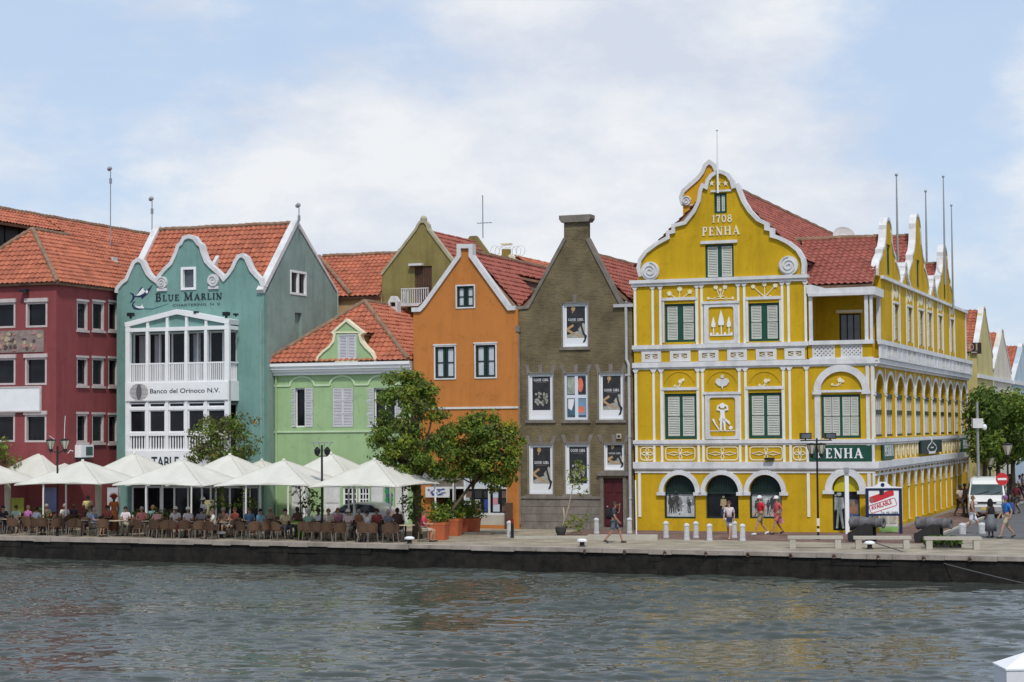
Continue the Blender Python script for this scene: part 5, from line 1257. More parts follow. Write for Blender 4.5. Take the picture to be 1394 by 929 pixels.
vf.box(pu[0] - .13, pu[5] + .13, -.085, .11, zl0, zl1); vf.box(pu[0] - .12, pu[5] + .12, -.075, .1, zm - .08, zm + .05); zs0 = zv(140, 757)[1]
vf.box(pu[0] - .13, pu[5] + .13, -.095, 1.0, zs0 - .12, zs0)
for za, zb_ in ((zv(0, 345)[1] - .05, zv(0, 345)[1] + .03),): vf.box(pu[0] + .1, pu[5] - .1, -.02, .06, za, zb_)
for i in range(5):
    x0, x1 = pu[i] + .1, pu[i + 1] - .1; n_ = 9
    for k in range(n_): xx = x0 + (x1 - x0) * (k + .5) / n_; vf.box(xx - .025, xx + .025, -.01, .04, zb2, zv(0, 345)[1] - .05)
    n_ = 6
    for k in range(n_): xx = x0 + (x1 - x0) * (k + .5) / n_; vf.box(xx - .032, xx + .032, -.01, .04, zs0, zl0)
# side return
for za, zb_ in ((zbm - .1, zbm + .1), (zv(0, 345)[1] - .05, zv(0, 345)[1] + .03), (ztop - .12, ztop + .1)): vf.box(pu[5] - .02, pu[5] + .1, .121, .995, za, zb_)
for k in range(5): vf.box(pu[5] - .01, pu[5] + .05, .25 + k * .16, .29 + k * .16, zb2, zv(0, 345)[1] - .05)
vo = vf.build('veranda', M_WHT2, B)
gl = MB(TV); gl.prism([(pu[0], zbm + .1), (pu[5], zbm + .1), (pu[5], ztop), ((pu[0] + pu[5]) / 2, zap - .05), (pu[0], ztop)], .07, .11, 0); gl.build('veranda_pediment', M_TEAL, vo)
fl = MB(TV); fl.box(pu[0], pu[5], .13, .99, zs0 + .001, zs0 + .06); fl.build('veranda_floor', M_CONC, vo)
gl = MB(TV); 
for i in range(5):
    x0, x1 = pu[i] + .1, pu[i + 1] - .1; gl.box(x0, x1, .05, .06, zl1, zm - .08); gl.box(x0, x1, .05, .06, zm + .05, zb1 - .06)
gl.build('pane', M_GLS, vo)
fm = MB(TV)
for i in range(5):
    x0, x1 = pu[i] + .1, pu[i + 1] - .1
    for za, zb_ in ((zl1 + .001, zm - .081), (zm + .051, zb1 - .061)): fm.ribbon(rc(x0 + .03, x1 - .03, za + .03, zb_ - .03), .06, -.03, .049, 0, closed=True)
fm.build('window_frame', M_WHT2, vo)
M_DC = mat('curtain_grey', (.34, .34, .36), .7, .2, 1)
for (a0, a1, b0, b1), nx in ((F2, 8), (F1, 6)):
    glass_window(T, B, a0, a1, b0, b1, .1, M_WHT2, M_GLS, nx, 1, .09, .09, name='veranda_doors')
cb = MB(T); 
for x in (188, 209, 262): a = uu(x, D); cb = MB(T); cb.box(a, a + .42, .115, .145, F2[2] + .1, F2[3] - .15); cb.build('curtain', M_DC, B)
glass_window(T, B, *F0, .1, M_WHT2, M_GLS, 9, 1, .1, .1, name='shop_front')
for x, y in ((178, 430), (308, 429), (321, 430), (267, 425)):
    p = uz(x, y - (2 if y > 425 else 0), DV); m_ = MB(TV); s_ = .15 if x in (178, 308) else .08
    m_.box(p[0] - s_, p[0] + s_, -.15, .15, p[1] - s_ * .8, p[1] + s_ * .5); m_.box(p[0] - s_ * .3, p[0] + s_ * .3, -.05, .05, p[1] - s_ * 1.6, p[1] - s_ * .8); m_.build('flood_lamp', M_BLK, vo)
# painted lettering and the leaping fish
m_ = MB(T); a = zt_(272, 625); m_.serif('BLUE MARLIN', a[0], a[1] + .03, .42, -.03, zt_(672, 0)[0] - a[0], 0, .028, .78); m_.build('lettering', M_DRK, B); m_ = MB(T); a = zt_(378, 642); m_.text('CHARTERING  N. V.', a[0], a[1] - .10, .13, -.025, zt_(668, 0)[0] - a[0], 0); m_.build('lettering', M_DRK, B)
zm_ = lambda x, y: uz(165 + x / 9.293, 370 + y / 9.293, D)
m_ = MB(T)
m_.prism([zm_(*p) for p in ((165, 320), (195, 300), (235, 225), (265, 190), (275, 212), (300, 230), (325, 232), (352, 210), (402, 160), (368, 230), (340, 280), (290, 322), (265, 350), (255, 325), (200, 322))], -.012, -.001, 0)
m_.prism([zm_(*p) for p in ((190, 308), (240, 245), (275, 205), (305, 250), (285, 275), (240, 300))], -.016, -.001, 1)
m_.ribbon([zm_(*p) for p in ((112, 265), (150, 290), (158, 330), (135, 375), (112, 395))], [.03, .1, .12, .08, .02], -.013, -.001, 0); m_.ribbon([zm_(*p) for p in ((150, 315), (175, 318))], .1, -.0145, -.001, 0)
m_.ribbon([zm_(*p) for p in ((178, 375), (150, 400), (145, 430), (170, 465), (220, 475), (290, 468))], [.03, .07, .09, .1, .08, .03], -.013, -.001, 0)
m_.prism([zm_(*p) for p in ((175, 420), (200, 440), (245, 440), (262, 425), (255, 405), (292, 465), (230, 465), (195, 455))], -.016, -.001, 1)
m_.ribbon([zm_(*p) for p in ((280, 468), (390, 475), (500, 440), (600, 405))], [.05, .05, .035, .015], -.0122, -.001, 2)
m_.disc(*zm_(325, 255), .09, -.0172, -.001, 1, 8)
m_.build('fish_emblem', [mat('dark_blue_paint', (.02, .03, .09), .7, .1), M_WHT2, mat('sea_green_paint', (.04, .14, .15), .7, .1)], B)
# bank sign on the veranda band
a0, a1 = pu[0] - .05, pu[5] + .1
th = thing('bank_sign', 'white sign band reading Banco del Orinoco N.V. with striped globe on the veranda', 'sign', (pu[2], DV, zb1)); m_ = MB(TV); m_.box(a0, a1, -.16, -.102, zb1 + .05, zb2 - .05); m_.build('board', M_WHT2, th)
zl = lambda x, y: uz(170 + x / 6.633, 510 + y / 6.633, DV)
m_ = MB(TV); a = zl(242, 172); m_.text('Banco del Orinoco N.V.', a[0], a[1], .24, -.168, zl(872, 0)[0] - a[0], 0, bold=.012)
m_.build('lettering', M_DRK, th)
m_ = MB(TV); c = zl(142, 160); Rr = .44
for k in range(-6, 7):
    y = k * .068; wv = math.sqrt(max(0, .45 ** 2 - y * y)) * 1.25; m_.box(c[0] - wv, c[0] + wv, -.168, -.161, c[1] + y - .017, c[1] + y + .017)
m_.disc(c[0], c[1], .17, -.172, -.161, 1, 14, .42); m_.build('globe_emblem', [M_STN, mat('mid_grey_print', (.12, .12, .13), .6, .1)], th)
zTb = zv(200, 850)[1]; th = thing('restaurant_sign', 'pale restaurant fascia with dark capitals TABLE partly hidden by awnings', 'sign', (pu[2], DV, zTb - .3))
m_ = MB(TV); m_.box(pu[0], pu[5] + .1, -.2, -.1, zTb - .45, zs0 - .13); m_.build('board', M_WHT2, th)
m_ = MB(TV); a = zl(258, 838); m_.text('TABLE', a[0], a[1], .55, -.21, zl(505, 0)[0] - a[0], 0, bold=.02); m_.build('lettering', M_DRK, th); m_ = MB(TV); m_.text('O', zl(165, 838)[0], a[1], .42, -.21, .32, 0, bold=.02); m_.build('lettering', M_DRK, th); m_ = MB(TV); m_.text('O', zl(598, 838)[0], a[1], .55, -.21, .40, 0, bold=.02); m_.build('lettering', M_DRK, th)

# ================================================================ crimson house on the left
D = -5.4; T = FT(D)
uR, uL = uu(76, D), uu(-72, D); zE = zz(60, 386, D)
B = thing('crimson_house', 'crimson office house with hipped orange tile roof and pale framed windows', 'house', (uR - 3, D, 0))
zr6 = lambda x0, y0, x1, y1: rect(x0 / 4.645, 480 + y0 / 4.645, x1 / 4.645, 480 + y1 / 4.645, D)
Wf = [rect(35.5, 412, 64.5, 445.5, D), rect(-10, 413, 21, 446.5, D), zr6(160, 35, 296, 205), zr6(-60, 40, 98, 205), zr6(158, 395, 294, 568), zr6(-60, 395, 95, 566)]
mb = MB(T); mb.prism([(uL, 0), (uR, 0), (uR, zE), (uL, zE)], 0, .3, 0, [rc(*q) for q in Wf]); mb.build('wall', M_RED, B)
S = ST(uR); Ws = []
for x0, x1 in ((104.5, 119.5), (125.5, 142), (147.5, 161)):
    for y0, y1 in ((410, 449), (487, 525), (564, 602.5)):
        f_ = (x0 - 104) / 55; d0, d1 = dz(x0, 500, uR)[0], dz(x1, 500, uR)[0]; Ws.append((d0, d1, dz(x0, y1 + 1.5 * f_, uR)[1], dz(x0, y0 + 1.5 * f_, uR)[1]))
mb = MB(S); mb.prism([(D + .301, 0), (12, 0), (12, zE), (D + .301, zE)], .001, .3, 0, [rc(*q) for q in Ws]); mb.build('side_wall', M_RED, B)
M_FRP = mat('pale_pink_frame', (.52, .45, .44), .7, .12, 3)
for q in Wf:
    glass_window(T, B, *q, .12, M_FRP, M_GLS, 1, 1, .10, out=.14)
tr = MB(T)
for q in Wf: tr.box(q[0] - .05, q[1] + .05, -.10, -.001, q[3] + .005, q[3] + .2)
tr.build('lintel', M_FRP, B)
tr = MB(S)
for q in Ws: tr.box(q[0] - .05, q[1] + .05, -.05, -.001, q[3] + .005, q[3] + .12); tr.box(q[0] - .05, q[1] + .05, -.09, -.001, q[2] - .12, q[2] - .005)
tr.build('lintel', M_FRP, B)
for q in Ws: glass_window(S, B, *q, .10, M_FRP, M_GLS, 1, 1, .10, out=.08)
q = rect(0, 448, 60, 480, D); q = (q[0], q[1], zz(30, 480, D), zz(30, 450, D)); mu = MB(T); mu.box(uu(-30, D), q[1], -.05, -.001, q[2], q[3], 0)
r5 = random.Random(9)
for k in range(90):
    x = r5.uniform(uu(-28, D), q[1] - .15); z = r5.uniform(q[2] + .12, q[3] - .12)
    if uu(22, D) < x < uu(32, D): continue
    mu.disc(x, z, r5.uniform(.06, .16), -.07 - .0008 * (k % 20), -.049, 1 + k % 3, 7, r5.uniform(.05, .12))
mu.build('mural_relief', [mat('grey_mural', (.26, .2, .18), .85, .3, 3), mat('tan_mural', (.42, .34, .22), .85, .2), mat('rose_mural', (.40, .2, .18), .85, .2), mat('dark_mural', (.1, .07, .07), .85, .2)], B)
eL, eR, eF = uL - .25, uR + .25, D - .25; au, az_ = (uL + uR) / 2 + .1, zz(57, 313, D + 2.6); ad = D + 2.6
# taller rear roof along the side street, ridge in depth
rpu, rpz = uz(0, 285.5, 1.0); REAR = 17.5
tile_roof('roof', [(eL, eF, zE), (eR, eF, zE), (au, ad, az_)], M_TIL, B)
tile_roof('roof', [(eR, eF, zE), (eR, 13, zE), (rpu + (eR - rpu) * .45, 13, zE + (rpz - zE) * .55), (rpu + (eR - rpu) * .45 + .0, 4.6, zE + (rpz - zE) * .55), (au, ad + 3.4, az_), (au, ad, az_)], M_TIL, B) if False else tile_roof('roof', [(eR, eF, zE), (eR, 14, zE), (au, 14, az_), (au, ad, az_)], M_TIL, B)
tile_roof('roof', [(eL, 14, zE), (eL, eF, zE), (au, ad, az_), (au, 14, az_)], M_TIL, B)
rd = MB(); ridge(rd, (au, ad, az_ + .06), (eR - .05, eF + .05, zE + .08)); ridge(rd, (au, ad, az_ + .06), (eL, eF, zE + .08)); ridge(rd, (au, ad, az_ + .05), (au, ad + 3.5, az_ + .05)); rd.build('ridge_tiles', M_RDG, B)
ac = MB(S); p0 = dz(101.5, 606, uR); p1 = dz(118.5, 622.5, uR); ac.box(p0[0], p1[0], -.4, -.02, p1[1], p0[1], 0); ac.box(p0[0] + .45, p1[0] - .1, -.42, -.401, p1[1] + .1, p0[1] - .1, 1); ac.box(p0[0] + .1, p1[0] - .1, -.35, -.02, p1[1] - .1, p1[1] - .002, 1)
th = thing('air_conditioner', 'white air conditioner box on the crimson side wall under the windows', 'air conditioner', tuple(Vector(S((p0[0] + p1[0]) / 2, -.2, p1[1])))); ac.build('housing', [M_WHT2, mat('dark_green_grille', (.05, .1, .09), .6, .2)], th)
q = rect(-60, 529, 57, 560, D); th = thing('wall_panel', 'blank white sign panel on the crimson front between window rows', 'sign', (q[1] - 1.5, D, q[2])); mb = MB(T); mb.box(q[0], q[1], -.14, -.06, q[2] + .02, q[3] - .02, 0); mb.ribbon(rc(q[0], q[1], q[2], q[3]), .08, -.17, -.05, 1, closed=True); mb.build('panel', [M_WHT2, M_FRP], th)
p = uz(37, 397, D); th = thing('wall_lamp', 'small dark lamp on the crimson wall above the top windows', 'lamp', (p[0], D, p[1])); mb = MB(T); mb.box(p[0] - .22, p[0] + .2, -.4, -.12, p[1] - .06, p[1] + .1); mb.box(p[0] - .05, p[0] + .05, -.12, 0, p[1] - .02, p[1] + .04); mb.build('lamp', M_BLK, th)
# rear block with louvred clerestory
B = thing('rear_tiled_block', 'long tiled roof with dark louvred clerestory rising behind the crimson house', 'house', (rpu, 6, 0))
zlo = rpz - 3.4; half = 4.6
mb = MB(); mb.box(rpu - 8, rpu + .55, 1.0, 17, 0, rpz - .75); mb.box(rpu + .5, rpu + half + 1.2, 4.4, 17, 0, zlo - .1); mb.build('wall', M_RED, B)
lv = MB(ST(rpu + .62)); 
for k in range(6): lv.box(-3.4 + k * 1.35, -3.4 + k * 1.35 + 1.2, 0, .05, rpz - 3.0, rpz - .85)
lv.box(-3.6, 4.4, .06, .1, rpz - 3.1, rpz - .75); lv.build('louvre', M_BLK, B)
lv = MB(FT(.95)); 
for k in range(9): lv.box(rpu - 6, rpu + .5, -.06, 0, rpz - 2.9 + k * .22, rpz - 2.9 + k * .22 + .12)
lv.box(rpu - 6, rpu + .5, .001, .04, rpz - 3, rpz - .8); lv.build('louvre', M_GAP, B)
tile_roof('roof', [(rpu + 1.35, -4.2, rpz - .95), (rpu + 1.35, 5.2, rpz - .95), (rpu, 5.2, rpz), (rpu, -4.2, rpz)], M_TIL, B)
sl = .95 / 1.35; wd_ = half + 1.6
tile_roof('roof', [(rpu + wd_, 5.0, rpz - wd_ * sl), (rpu + wd_, REAR, rpz - wd_ * sl), (rpu, REAR, rpz), (rpu, 5.0, rpz)], M_TIL, B)
tile_roof('roof', [(rpu - 5, REAR, rpz - 3), (rpu - 5, -4.2, rpz - 3), (rpu, -4.2, rpz), (rpu, REAR, rpz)], M_TIL, B)
rd = MB(); ridge(rd, (rpu, -4.2, rpz + .05), (rpu, REAR, rpz + .05), .15); rd.build('ridge_tiles', M_RDG, B)
best = None
for k in range(160):
    d_ = -5 + k * .1; p = uz(158, 356, d_); zs_ = max(zE + (eR - p[0]) * (az_ - zE) / (eR - au), rpz - (p[0] - rpu) * sl if d_ > 5 else -9)
    if p[1] < zs_: best = (d_, p); break
if best:
    d_, p = best; mb = MB(FT(d_ - .3)); mb.prism([(p[0] - .38, p[1] - .5), (p[0] + .1, p[1] - .5), (p[0] + .1, p[1] + .2), (p[0] - .38, p[1] + .2)], -.2, .3); mb.ribbon([(p[0] + .05, p[1] - .05), (p[0] + .55, p[1] - .7)], .2, -.2, .3); mb.build('roof_upstand', M_WHT, B)

# ================================================================ houses behind
D = 9.0; T = FT(D); B = thing('beige_house', 'beige rear house with plain red tiled roof behind the turquoise gable', 'house', (uu(490, D), D, 0))
a0, a1 = uu(436, D), uu(523, D); zw = zz(480, 404, D); zr = zz(470, 349, D + 3.5)
mb = MB(T); mb.box(a0, a1, 0, 7, 0, zw); mb.build('wall', M_BEI, B)
tile_roof('roof', [(a0 - 1.5, D - .3, zw - .05), (a1 - .1, D - .3, zw - .05), (a1 - .4, D + 3.5, zr), (a0 - 1.5, D + 3.5, zr)], M_TIL, B)
mb = MB(); mb.tube([(uu(432, D + 3), D + 3.3, zr + .05), (uu(481, D), D - .3, zw + .12)], .12); ridge(mb, (a0 - 1.5, D + 3.5, zr + .05), (a1 - .4, D + 3.5, zr + .05)); mb.build('ridge_tiles', M_RDG, B)
mb = MB(T); mb.ribbon([(a1 - .45, zr + .2), (a1 - .2, zr + .1), (a1 + .25, zr - 1.6)], .2, 3.0, 3.6); mb.build('verge', M_WHT, B)

D = 9.0; T = FT(D); B = thing('olive_house', 'tall olive plastered rear house with ball finial and small balcony', 'house', (uu(572, D), D, 0))
zo2 = lambda x, y: uz(510 + x / 4.643, 280 + y / 4.643, D)
lft, rgt = zo2(45, 435), zo2(560, 440)
ol = [(lft[0], 0), (rgt[0], 0), rgt, zo2(338, 150), zo2(332, 125), zo2(318, 105), zo2(292, 105), zo2(278, 125), zo2(266, 150), lft]
dq = (zo2(250, 0)[0], zo2(360, 0)[0], zo2(300, 615)[1], zo2(300, 383)[1])
mb = MB(T); mb.prism(ol, 0, .3, 0, [rc(*dq)]); mb.box(lft[0], lft[0] + .3, .301, 9, 0, lft[1]); mb.box(rgt[0] - .3, rgt[0], .301, 9, 0, rgt[1] - .1); mb.build('wall', M_OLV, B)
mb = MB(T); mb.ribbon([rgt, zo2(340, 148), zo2(334, 122), zo2(318, 102), zo2(292, 102), zo2(276, 122), zo2(264, 148), lft], .14, -.08, .32); f_ = zo2(306, 85); mb.ball((f_[0], .1, f_[1]), .2); mb.build('gable_edge', mat('pale_olive_trim', (.38, .35, .24), .85, .2, 3), B)
mb = MB(T); mb.box(dq[0], dq[1], .1, .16, dq[2], dq[3]); 
for k in range(7): x = dq[0] + (dq[1] - dq[0]) * (k + .5) / 7; mb.box(x - .12, x + .1, .07, .099, dq[2], dq[3])
mb.build('door', M_WOOD, B)
mb = MB(T); bx0, bx1 = zo2(212, 0)[0], zo2(352, 0)[0]; zf_ = zo2(280, 625)[1]; zt2 = zo2(280, 530)[1]
mb.box(bx0, bx1 + .3, -1.1, -.001, zf_ - .16, zf_); mb.box(bx0, bx1 + .3, -1.08, -1.02, zt2 - .05, zt2)
for k in range(13): x = bx0 + .03 + k * (bx1 + .24 - bx0) / 12; mb.box(x - .02, x + .02, -1.07, -1.03, zf_, zt2 - .05)
for k in range(6): y = -1.0 + k * .18; mb.box(bx0 + .01, bx0 + .05, y, y + .04, zf_, zt2 - .05)
mb.box(bx0, bx0 + .06, -1.019, -.002, zt2 - .05, zt2); mb.build('balcony', M_WHT, B); mb = MB(T); mb.box(dq[0] - .25, dq[1] - .5, -.3, -.001, dq[3] + .02, dq[3] + .14); mb.build('lintel', M_WHT, B)
pk = zo2(304, 125); zr = pk[1] - .25
tile_roof('roof', [(rgt[0], D + .3, rgt[1] - .15), (rgt[0], D + 7.6, rgt[1] - .15), (pk[0], D + 7.6, zr), (pk[0], D + .3, zr)], M_TIL2, B)
tile_roof('roof', [(lft[0], D + 7.6, lft[1] - .15), (lft[0], D + .3, lft[1] - .15), (pk[0], D + .3, zr), (pk[0], D + 7.6, zr)], M_TIL2, B)
mb = MB(FT(D + 7.6)); mb.prism([(lft[0], 0), (rgt[0], 0), (rgt[0], rgt[1]), (pk[0] + .2, zr + .35), (pk[0] - .2, zr + .35), (lft[0], lft[1])], 0, .3); mb.build('rear_wall', M_OLV, B)
th = thing('antenna', 'thin crossed television aerial on the ridge of the olive house', 'antenna', (pk[0], D + 7.6, zr + .3))
p = uz(657, 266, D + 7.7); mb = MB(); mb.tube([(p[0], D + 7.7, zr + .2), (p[0], D + 7.7, p[1])], .035); mb.build('mast', M_STL, th); p2 = zz(657, 304, D + 7.7); mb = MB(); mb.tube([(p[0] - .35, D + 7.7, p2), (p[0] + .6, D + 7.7, p2)], .02, 0, 6)
for k in range(5): mb.tube([(p[0] - .3 + k * .2, D + 7.45, p2 + .02), (p[0] - .3 + k * .2, D + 7.95, p2 + .02)], .012, 0, 5)
mb.build('crossbar', M_STL, th)
D = 14.0; T = FT(D); B = thing('small_gable_house', 'small olive chimney topped gable with red roof peeping over the orange house roof', 'house', (uu(690, D), D, 0))
zo3 = lambda x, y: uz(510 + x / 4.643, 280 + y / 4.643, D)
ol = [(zo3(760, 0)[0], 2), (zo3(925, 0)[0], 2), zo3(925, 420), zo3(895, 365), zo3(850, 310), zo3(850, 275), zo3(803, 275), zo3(803, 310), zo3(785, 340), zo3(760, 380)]
mb = MB(T); mb.prism(ol, 0, .3, 0); mb.build('wall', mat('mustard_plaster', (.30, .22, .05), .85, .2, 2, streak=.2), B)
mb = MB(T); mb.ribbon([zo3(915, 400), zo3(895, 365), zo3(852, 312)], .18, -.06, .32); mb.box(zo3(797, 0)[0], zo3(856, 0)[0], -.06, .36, zo3(0, 285)[1], zo3(0, 275)[1]); mb.build('gable_edge', M_CRM, B)
pz = zo3(865, 318); tile_roof('roof', [(pz[0] + 5, D + .3, pz[1] - 3), (pz[0] + 5, D + 9, pz[1] - 3), (pz[0], D + 9, pz[1]), (pz[0], D + .3, pz[1])], M_TIL, B)
ca = MB(T); r6 = random.Random(1); 
for k in range(7): c = zo3(760 + k * 27, 295 - abs(k - 3) * 3); ca.ribbon(arc(c[0], c[1], .28, .3, 0, 2 * PI, 10), .013, .02 * (k % 2), .03 + .02 * (k % 2), 0, closed=False)
ca.build('wire_coil', mat('pale_wire', (.5, .5, .52), .6, 0), B)
D = 7.0; p = uz(537, 411, D); th = thing('chimney_cowl', 'small white arched chimney cowl above the green house roof', 'chimney', (p[0], D, p[1] - 1.5)); mb = MB(FT(D))
mb.prism([(p[0] - .28, p[1] - 2), (p[0] + .28, p[1] - 2), (p[0] + .28, p[1]), (p[0] + .1, p[1] + .3), (p[0] - .1, p[1] + .3), (p[0] - .28, p[1])], -.25, .25, 0, [rc(p[0] - .16, p[0] + .16, p[1] - .28, p[1] - .04)]); mb.box(p[0] - .16, p[0] + .16, -.05, .05, p[1] - .28, p[1] - .04, 1); mb.build('cowl', [M_WHT, M_GAP], th)
# masts with lamp heads
for x, yb, yt, d_, lb in ((150.5, 330, 231, 4.0, 'tall thin lamp mast above the crimson house roofs'), (207, 318, 272, 3.4, 'short lamp mast at the left gable of the turquoise house'), (407, 305, 281, 3.4, 'small lamp mast on the ridge end of the turquoise house')):
    a, z1 = uz(x, yt, d_); z0 = zz(x, yb, d_) - (3 if x < 160 else .3); th = thing('lamp_mast', lb, 'lamp mast', (a, d_, z0)); mb = MB(); mb.tube([(a, d_, z0), (a, d_, z1)], .03, 0, 8); mb.build('pole', M_STL, th)
    mb = MB(); mb.lathe([(.03, -.16), (.11, -.1), (.12, .08), (.05, .14)], (a - .06, d_, z1 + .05), 10, 0, Matrix.Rotation(R(60), 3, 'Y')); mb.build('lamp_head', M_STL, th); mb = MB(); mb.box(a - .055, a + .055, d_ - .06, d_ + .06, z1 - .8, z1 - .5); mb.build('junction_box', M_STL, th)
# ================================================================ the street to the right
def street_house(label, d0, d1, zw, zr, m, ridge_along, roofm, gable='front', lit=None, usd=0.0, nwin=3, trim=True, front=True):
    u1 = U1 + usd; Bh = thing('street_house', label, 'house', (u1 - 4, d0, 0), group=None); mb = MB(ST(u1))
    dm = (d0 + d1) / 2
    mb.prism([(d0, 0), (d1, 0), (d1, zw), (dm + .5, zr), (dm - .5, zr), (d0, zw)], 0, .3, 0); mb.box(d0, d0 + .3, .302, 9, 0, zw); mb.box(d1 - .3, d1, .302, 9, 0, zw); mb.build('wall', m, Bh)
    tile_roof('roof', [(u1 - 9, d0, zw), (u1 - .3, d0, zw), (u1 - .3, dm, zr - .1), (u1 - 9, dm, zr - .1)], roofm, Bh); tile_roof('roof', [(u1 - .3, d1, zw), (u1 - 9, d1, zw), (u1 - 9, dm, zr - .1), (u1 - .3, dm, zr - .1)], roofm, Bh)
    t_ = MB(ST(u1)); t_.ribbon([(d0 - .2, zw), (d0 + .2, zw + .2), (dm - .9, zr - .4), (dm - .5, zr + .1), (dm + .5, zr + .1), (dm + .9, zr - .4), (d1, zw)], .13, -.05, .32)
    for z in (4.2, 8.0): t_.box(d0, d1, -.15, -.001, z, z + .25)
    t_.build('trim', M_WHT, Bh)
    for st_ in (4.9, 8.6):
        if st_ + 1.9 > zw: continue
        for k in range(nwin):
            c = d0 + (k + .5) * (d1 - d0) / nwin; f = MB(ST(u1)); f.ribbon(rc(c - .6, c + .6, st_, st_ + 1.8), .14, -.08, -.001, 0, closed=True); wo = f.build('window', M_WHT2, Bh); f = MB(ST(u1)); f.box(c - .55, c + .55, -.02, -.002, st_ + .05, st_ + 1.75); f.build('pane', M_GLS2, wo)
    return Bh
ZQ = lambda px, py, us: dz(px, py, U1 + us)[1]
M_PYEL = plaster('pale_yellow_plaster', (.52, .45, .20)); M_PBLU = plaster('pale_blue_plaster', (.42, .52, .58)); M_PCRM = plaster('cream_plaster', (.60, .56, .46)); M_PGRY = plaster('pale_grey_plaster', (.52, .53, .55))
EW = (.3, .3)
street_house('pale yellow street house with white gable edge just past the yellow corner house', 37, 46, 9.6, 12.7, M_PYEL, 0, M_TIL, usd=.3, nwin=4)
street_house('cream street house with stepped white gable, second in the side street', 46.5, 58, 8.8, 11.7, M_PCRM, 0, M_TIL, usd=.3)
street_house('pale grey blue street house with tall white gable in the middle of the side street', 58.5, 74, 8.0, 11.2, M_PBLU, 0, M_TIL, usd=.35, nwin=4)
street_house('pale grey street house with red roof near the far end of the side street', 74.5, 100, 7.6, 10.6, M_PGRY, 0, M_TIL, usd=.3, nwin=5)
street_house('cream street house closing the view of the side street', 101, 140, 8.5, 12, M_PCRM, 0, M_TIL, usd=.3, nwin=6)
p = dz(1339, 470, U1 + .45); th = thing('hanging_sign', 'dark brown sign with pale letters DI jutting into the side street', 'sign', tuple(Vector((U1 + .5, 36.8, 10.2))))
a_ = uz(1318.5, 482, 36.8); b_ = uz(1335.5, 466.5, 36.8); mb = MB(FT(36.8)); mb.box(U1 + .0 if a_[0] < U1 else a_[0], b_[0], 0, .2, a_[1], b_[1]); mb.build('board', mat('dark_brown_board', (.035, .022, .02), .6, .1), th)
mb = MB(FT(36.8)); mb.serif('DI', uz(1318.5, 478, 36.8)[0], a_[1] + .22, (b_[1] - a_[1]) * .6, -.03, (b_[0] - a_[0]) * .75, 0); mb.build('lettering', mat('tan_lettering', (.4, .33, .26), .6, 0), th)

# ================================================================ trees
def leaf_mat(name, col, isl=.35): 
    m = mat(name, col, .6, .2, 3, island=isl, spec=.25)
    t = m.node_tree; p = t.nodes['Principled BSDF']; tr = t.nodes.new('ShaderNodeBsdfTranslucent'); mx = t.nodes.new('ShaderNodeMixShader'); mx.inputs[0].default_value = .32
    if p.inputs['Base Color'].is_linked: t.links.new(p.inputs['Base Color'].links[0].from_socket, tr.inputs[0])
    t.links.new(p.outputs[0], mx.inputs[1]); t.links.new(tr.outputs[0], mx.inputs[2]); t.links.new(mx.outputs[0], t.nodes['Material Output'].inputs['Surface'])
    return m
M_BARK = mat('grey_brown_bark', (.11, .085, .06), .9, .35, 6, .5, 18)
LF = [leaf_mat('mid_green_leaf', (.15, .225, .034)), leaf_mat('dark_green_leaf', (.09, .15, .028)), leaf_mat('yellow_green_leaf', (.22, .26, .03)), leaf_mat('dry_grey_leaf', (.11, .09, .055)), leaf_mat('orange_blossom', (.55, .20, .03)), leaf_mat('yellow_blossom', (.62, .46, .03)), leaf_mat('olive_leaf', (.13, .14, .035))]
def foliage(clumps, size, seed, mix_, dens=260, flat=.75):
    """clumps: (x,y,z,r[,n]) -> vertices, faces, material slots of single leaves"""
    r_ = random.Random(seed); vs = []; fs = []; ms = []
    for cl in clumps:
        x, y, z, r = cl[:4]; n = int(dens * r * r * (cl[4] if len(cl) > 4 else 1)); 
        base = r_.choices(range(len(mix_)), [w for _, w in mix_])[0]
        for _ in range(n):
            d = Vector((r_.gauss(0, 1), r_.gauss(0, 1), r_.gauss(0, 1))).normalized(); k = r_.random() ** .45 * r * (1.0 + .35 * r_.random() * (r_.random() < .25))
            c = Vector((x, y, z)) + Vector((d.x, d.y, d.z * flat)) * k
            nrm = (d + Vector((r_.gauss(0, .6), r_.gauss(0, .6), r_.gauss(.3, .6)))).normalized(); a = nrm.orthogonal().normalized(); a.rotate(Matrix.Rotation(r_.uniform(0, 6.28), 3, nrm)); b = nrm.cross(a)
            s_ = size * r_.uniform(.6, 1.35); w_ = s_ * .5; k0 = len(vs)
            vs += [c - a * s_, c + b * w_ - a * .1 * s_ + nrm * .12 * s_, c + a * s_ + nrm * -.1 * s_, c - b * w_ - a * .1 * s_ + nrm * .12 * s_]
            fs.append((k0, k0 + 1, k0 + 2, k0 + 3))
            ms.append(mix_[base][0] if r_.random() < .62 else r_.choices([m for m, _ in mix_], [w for _, w in mix_])[0])
    return vs, fs, ms
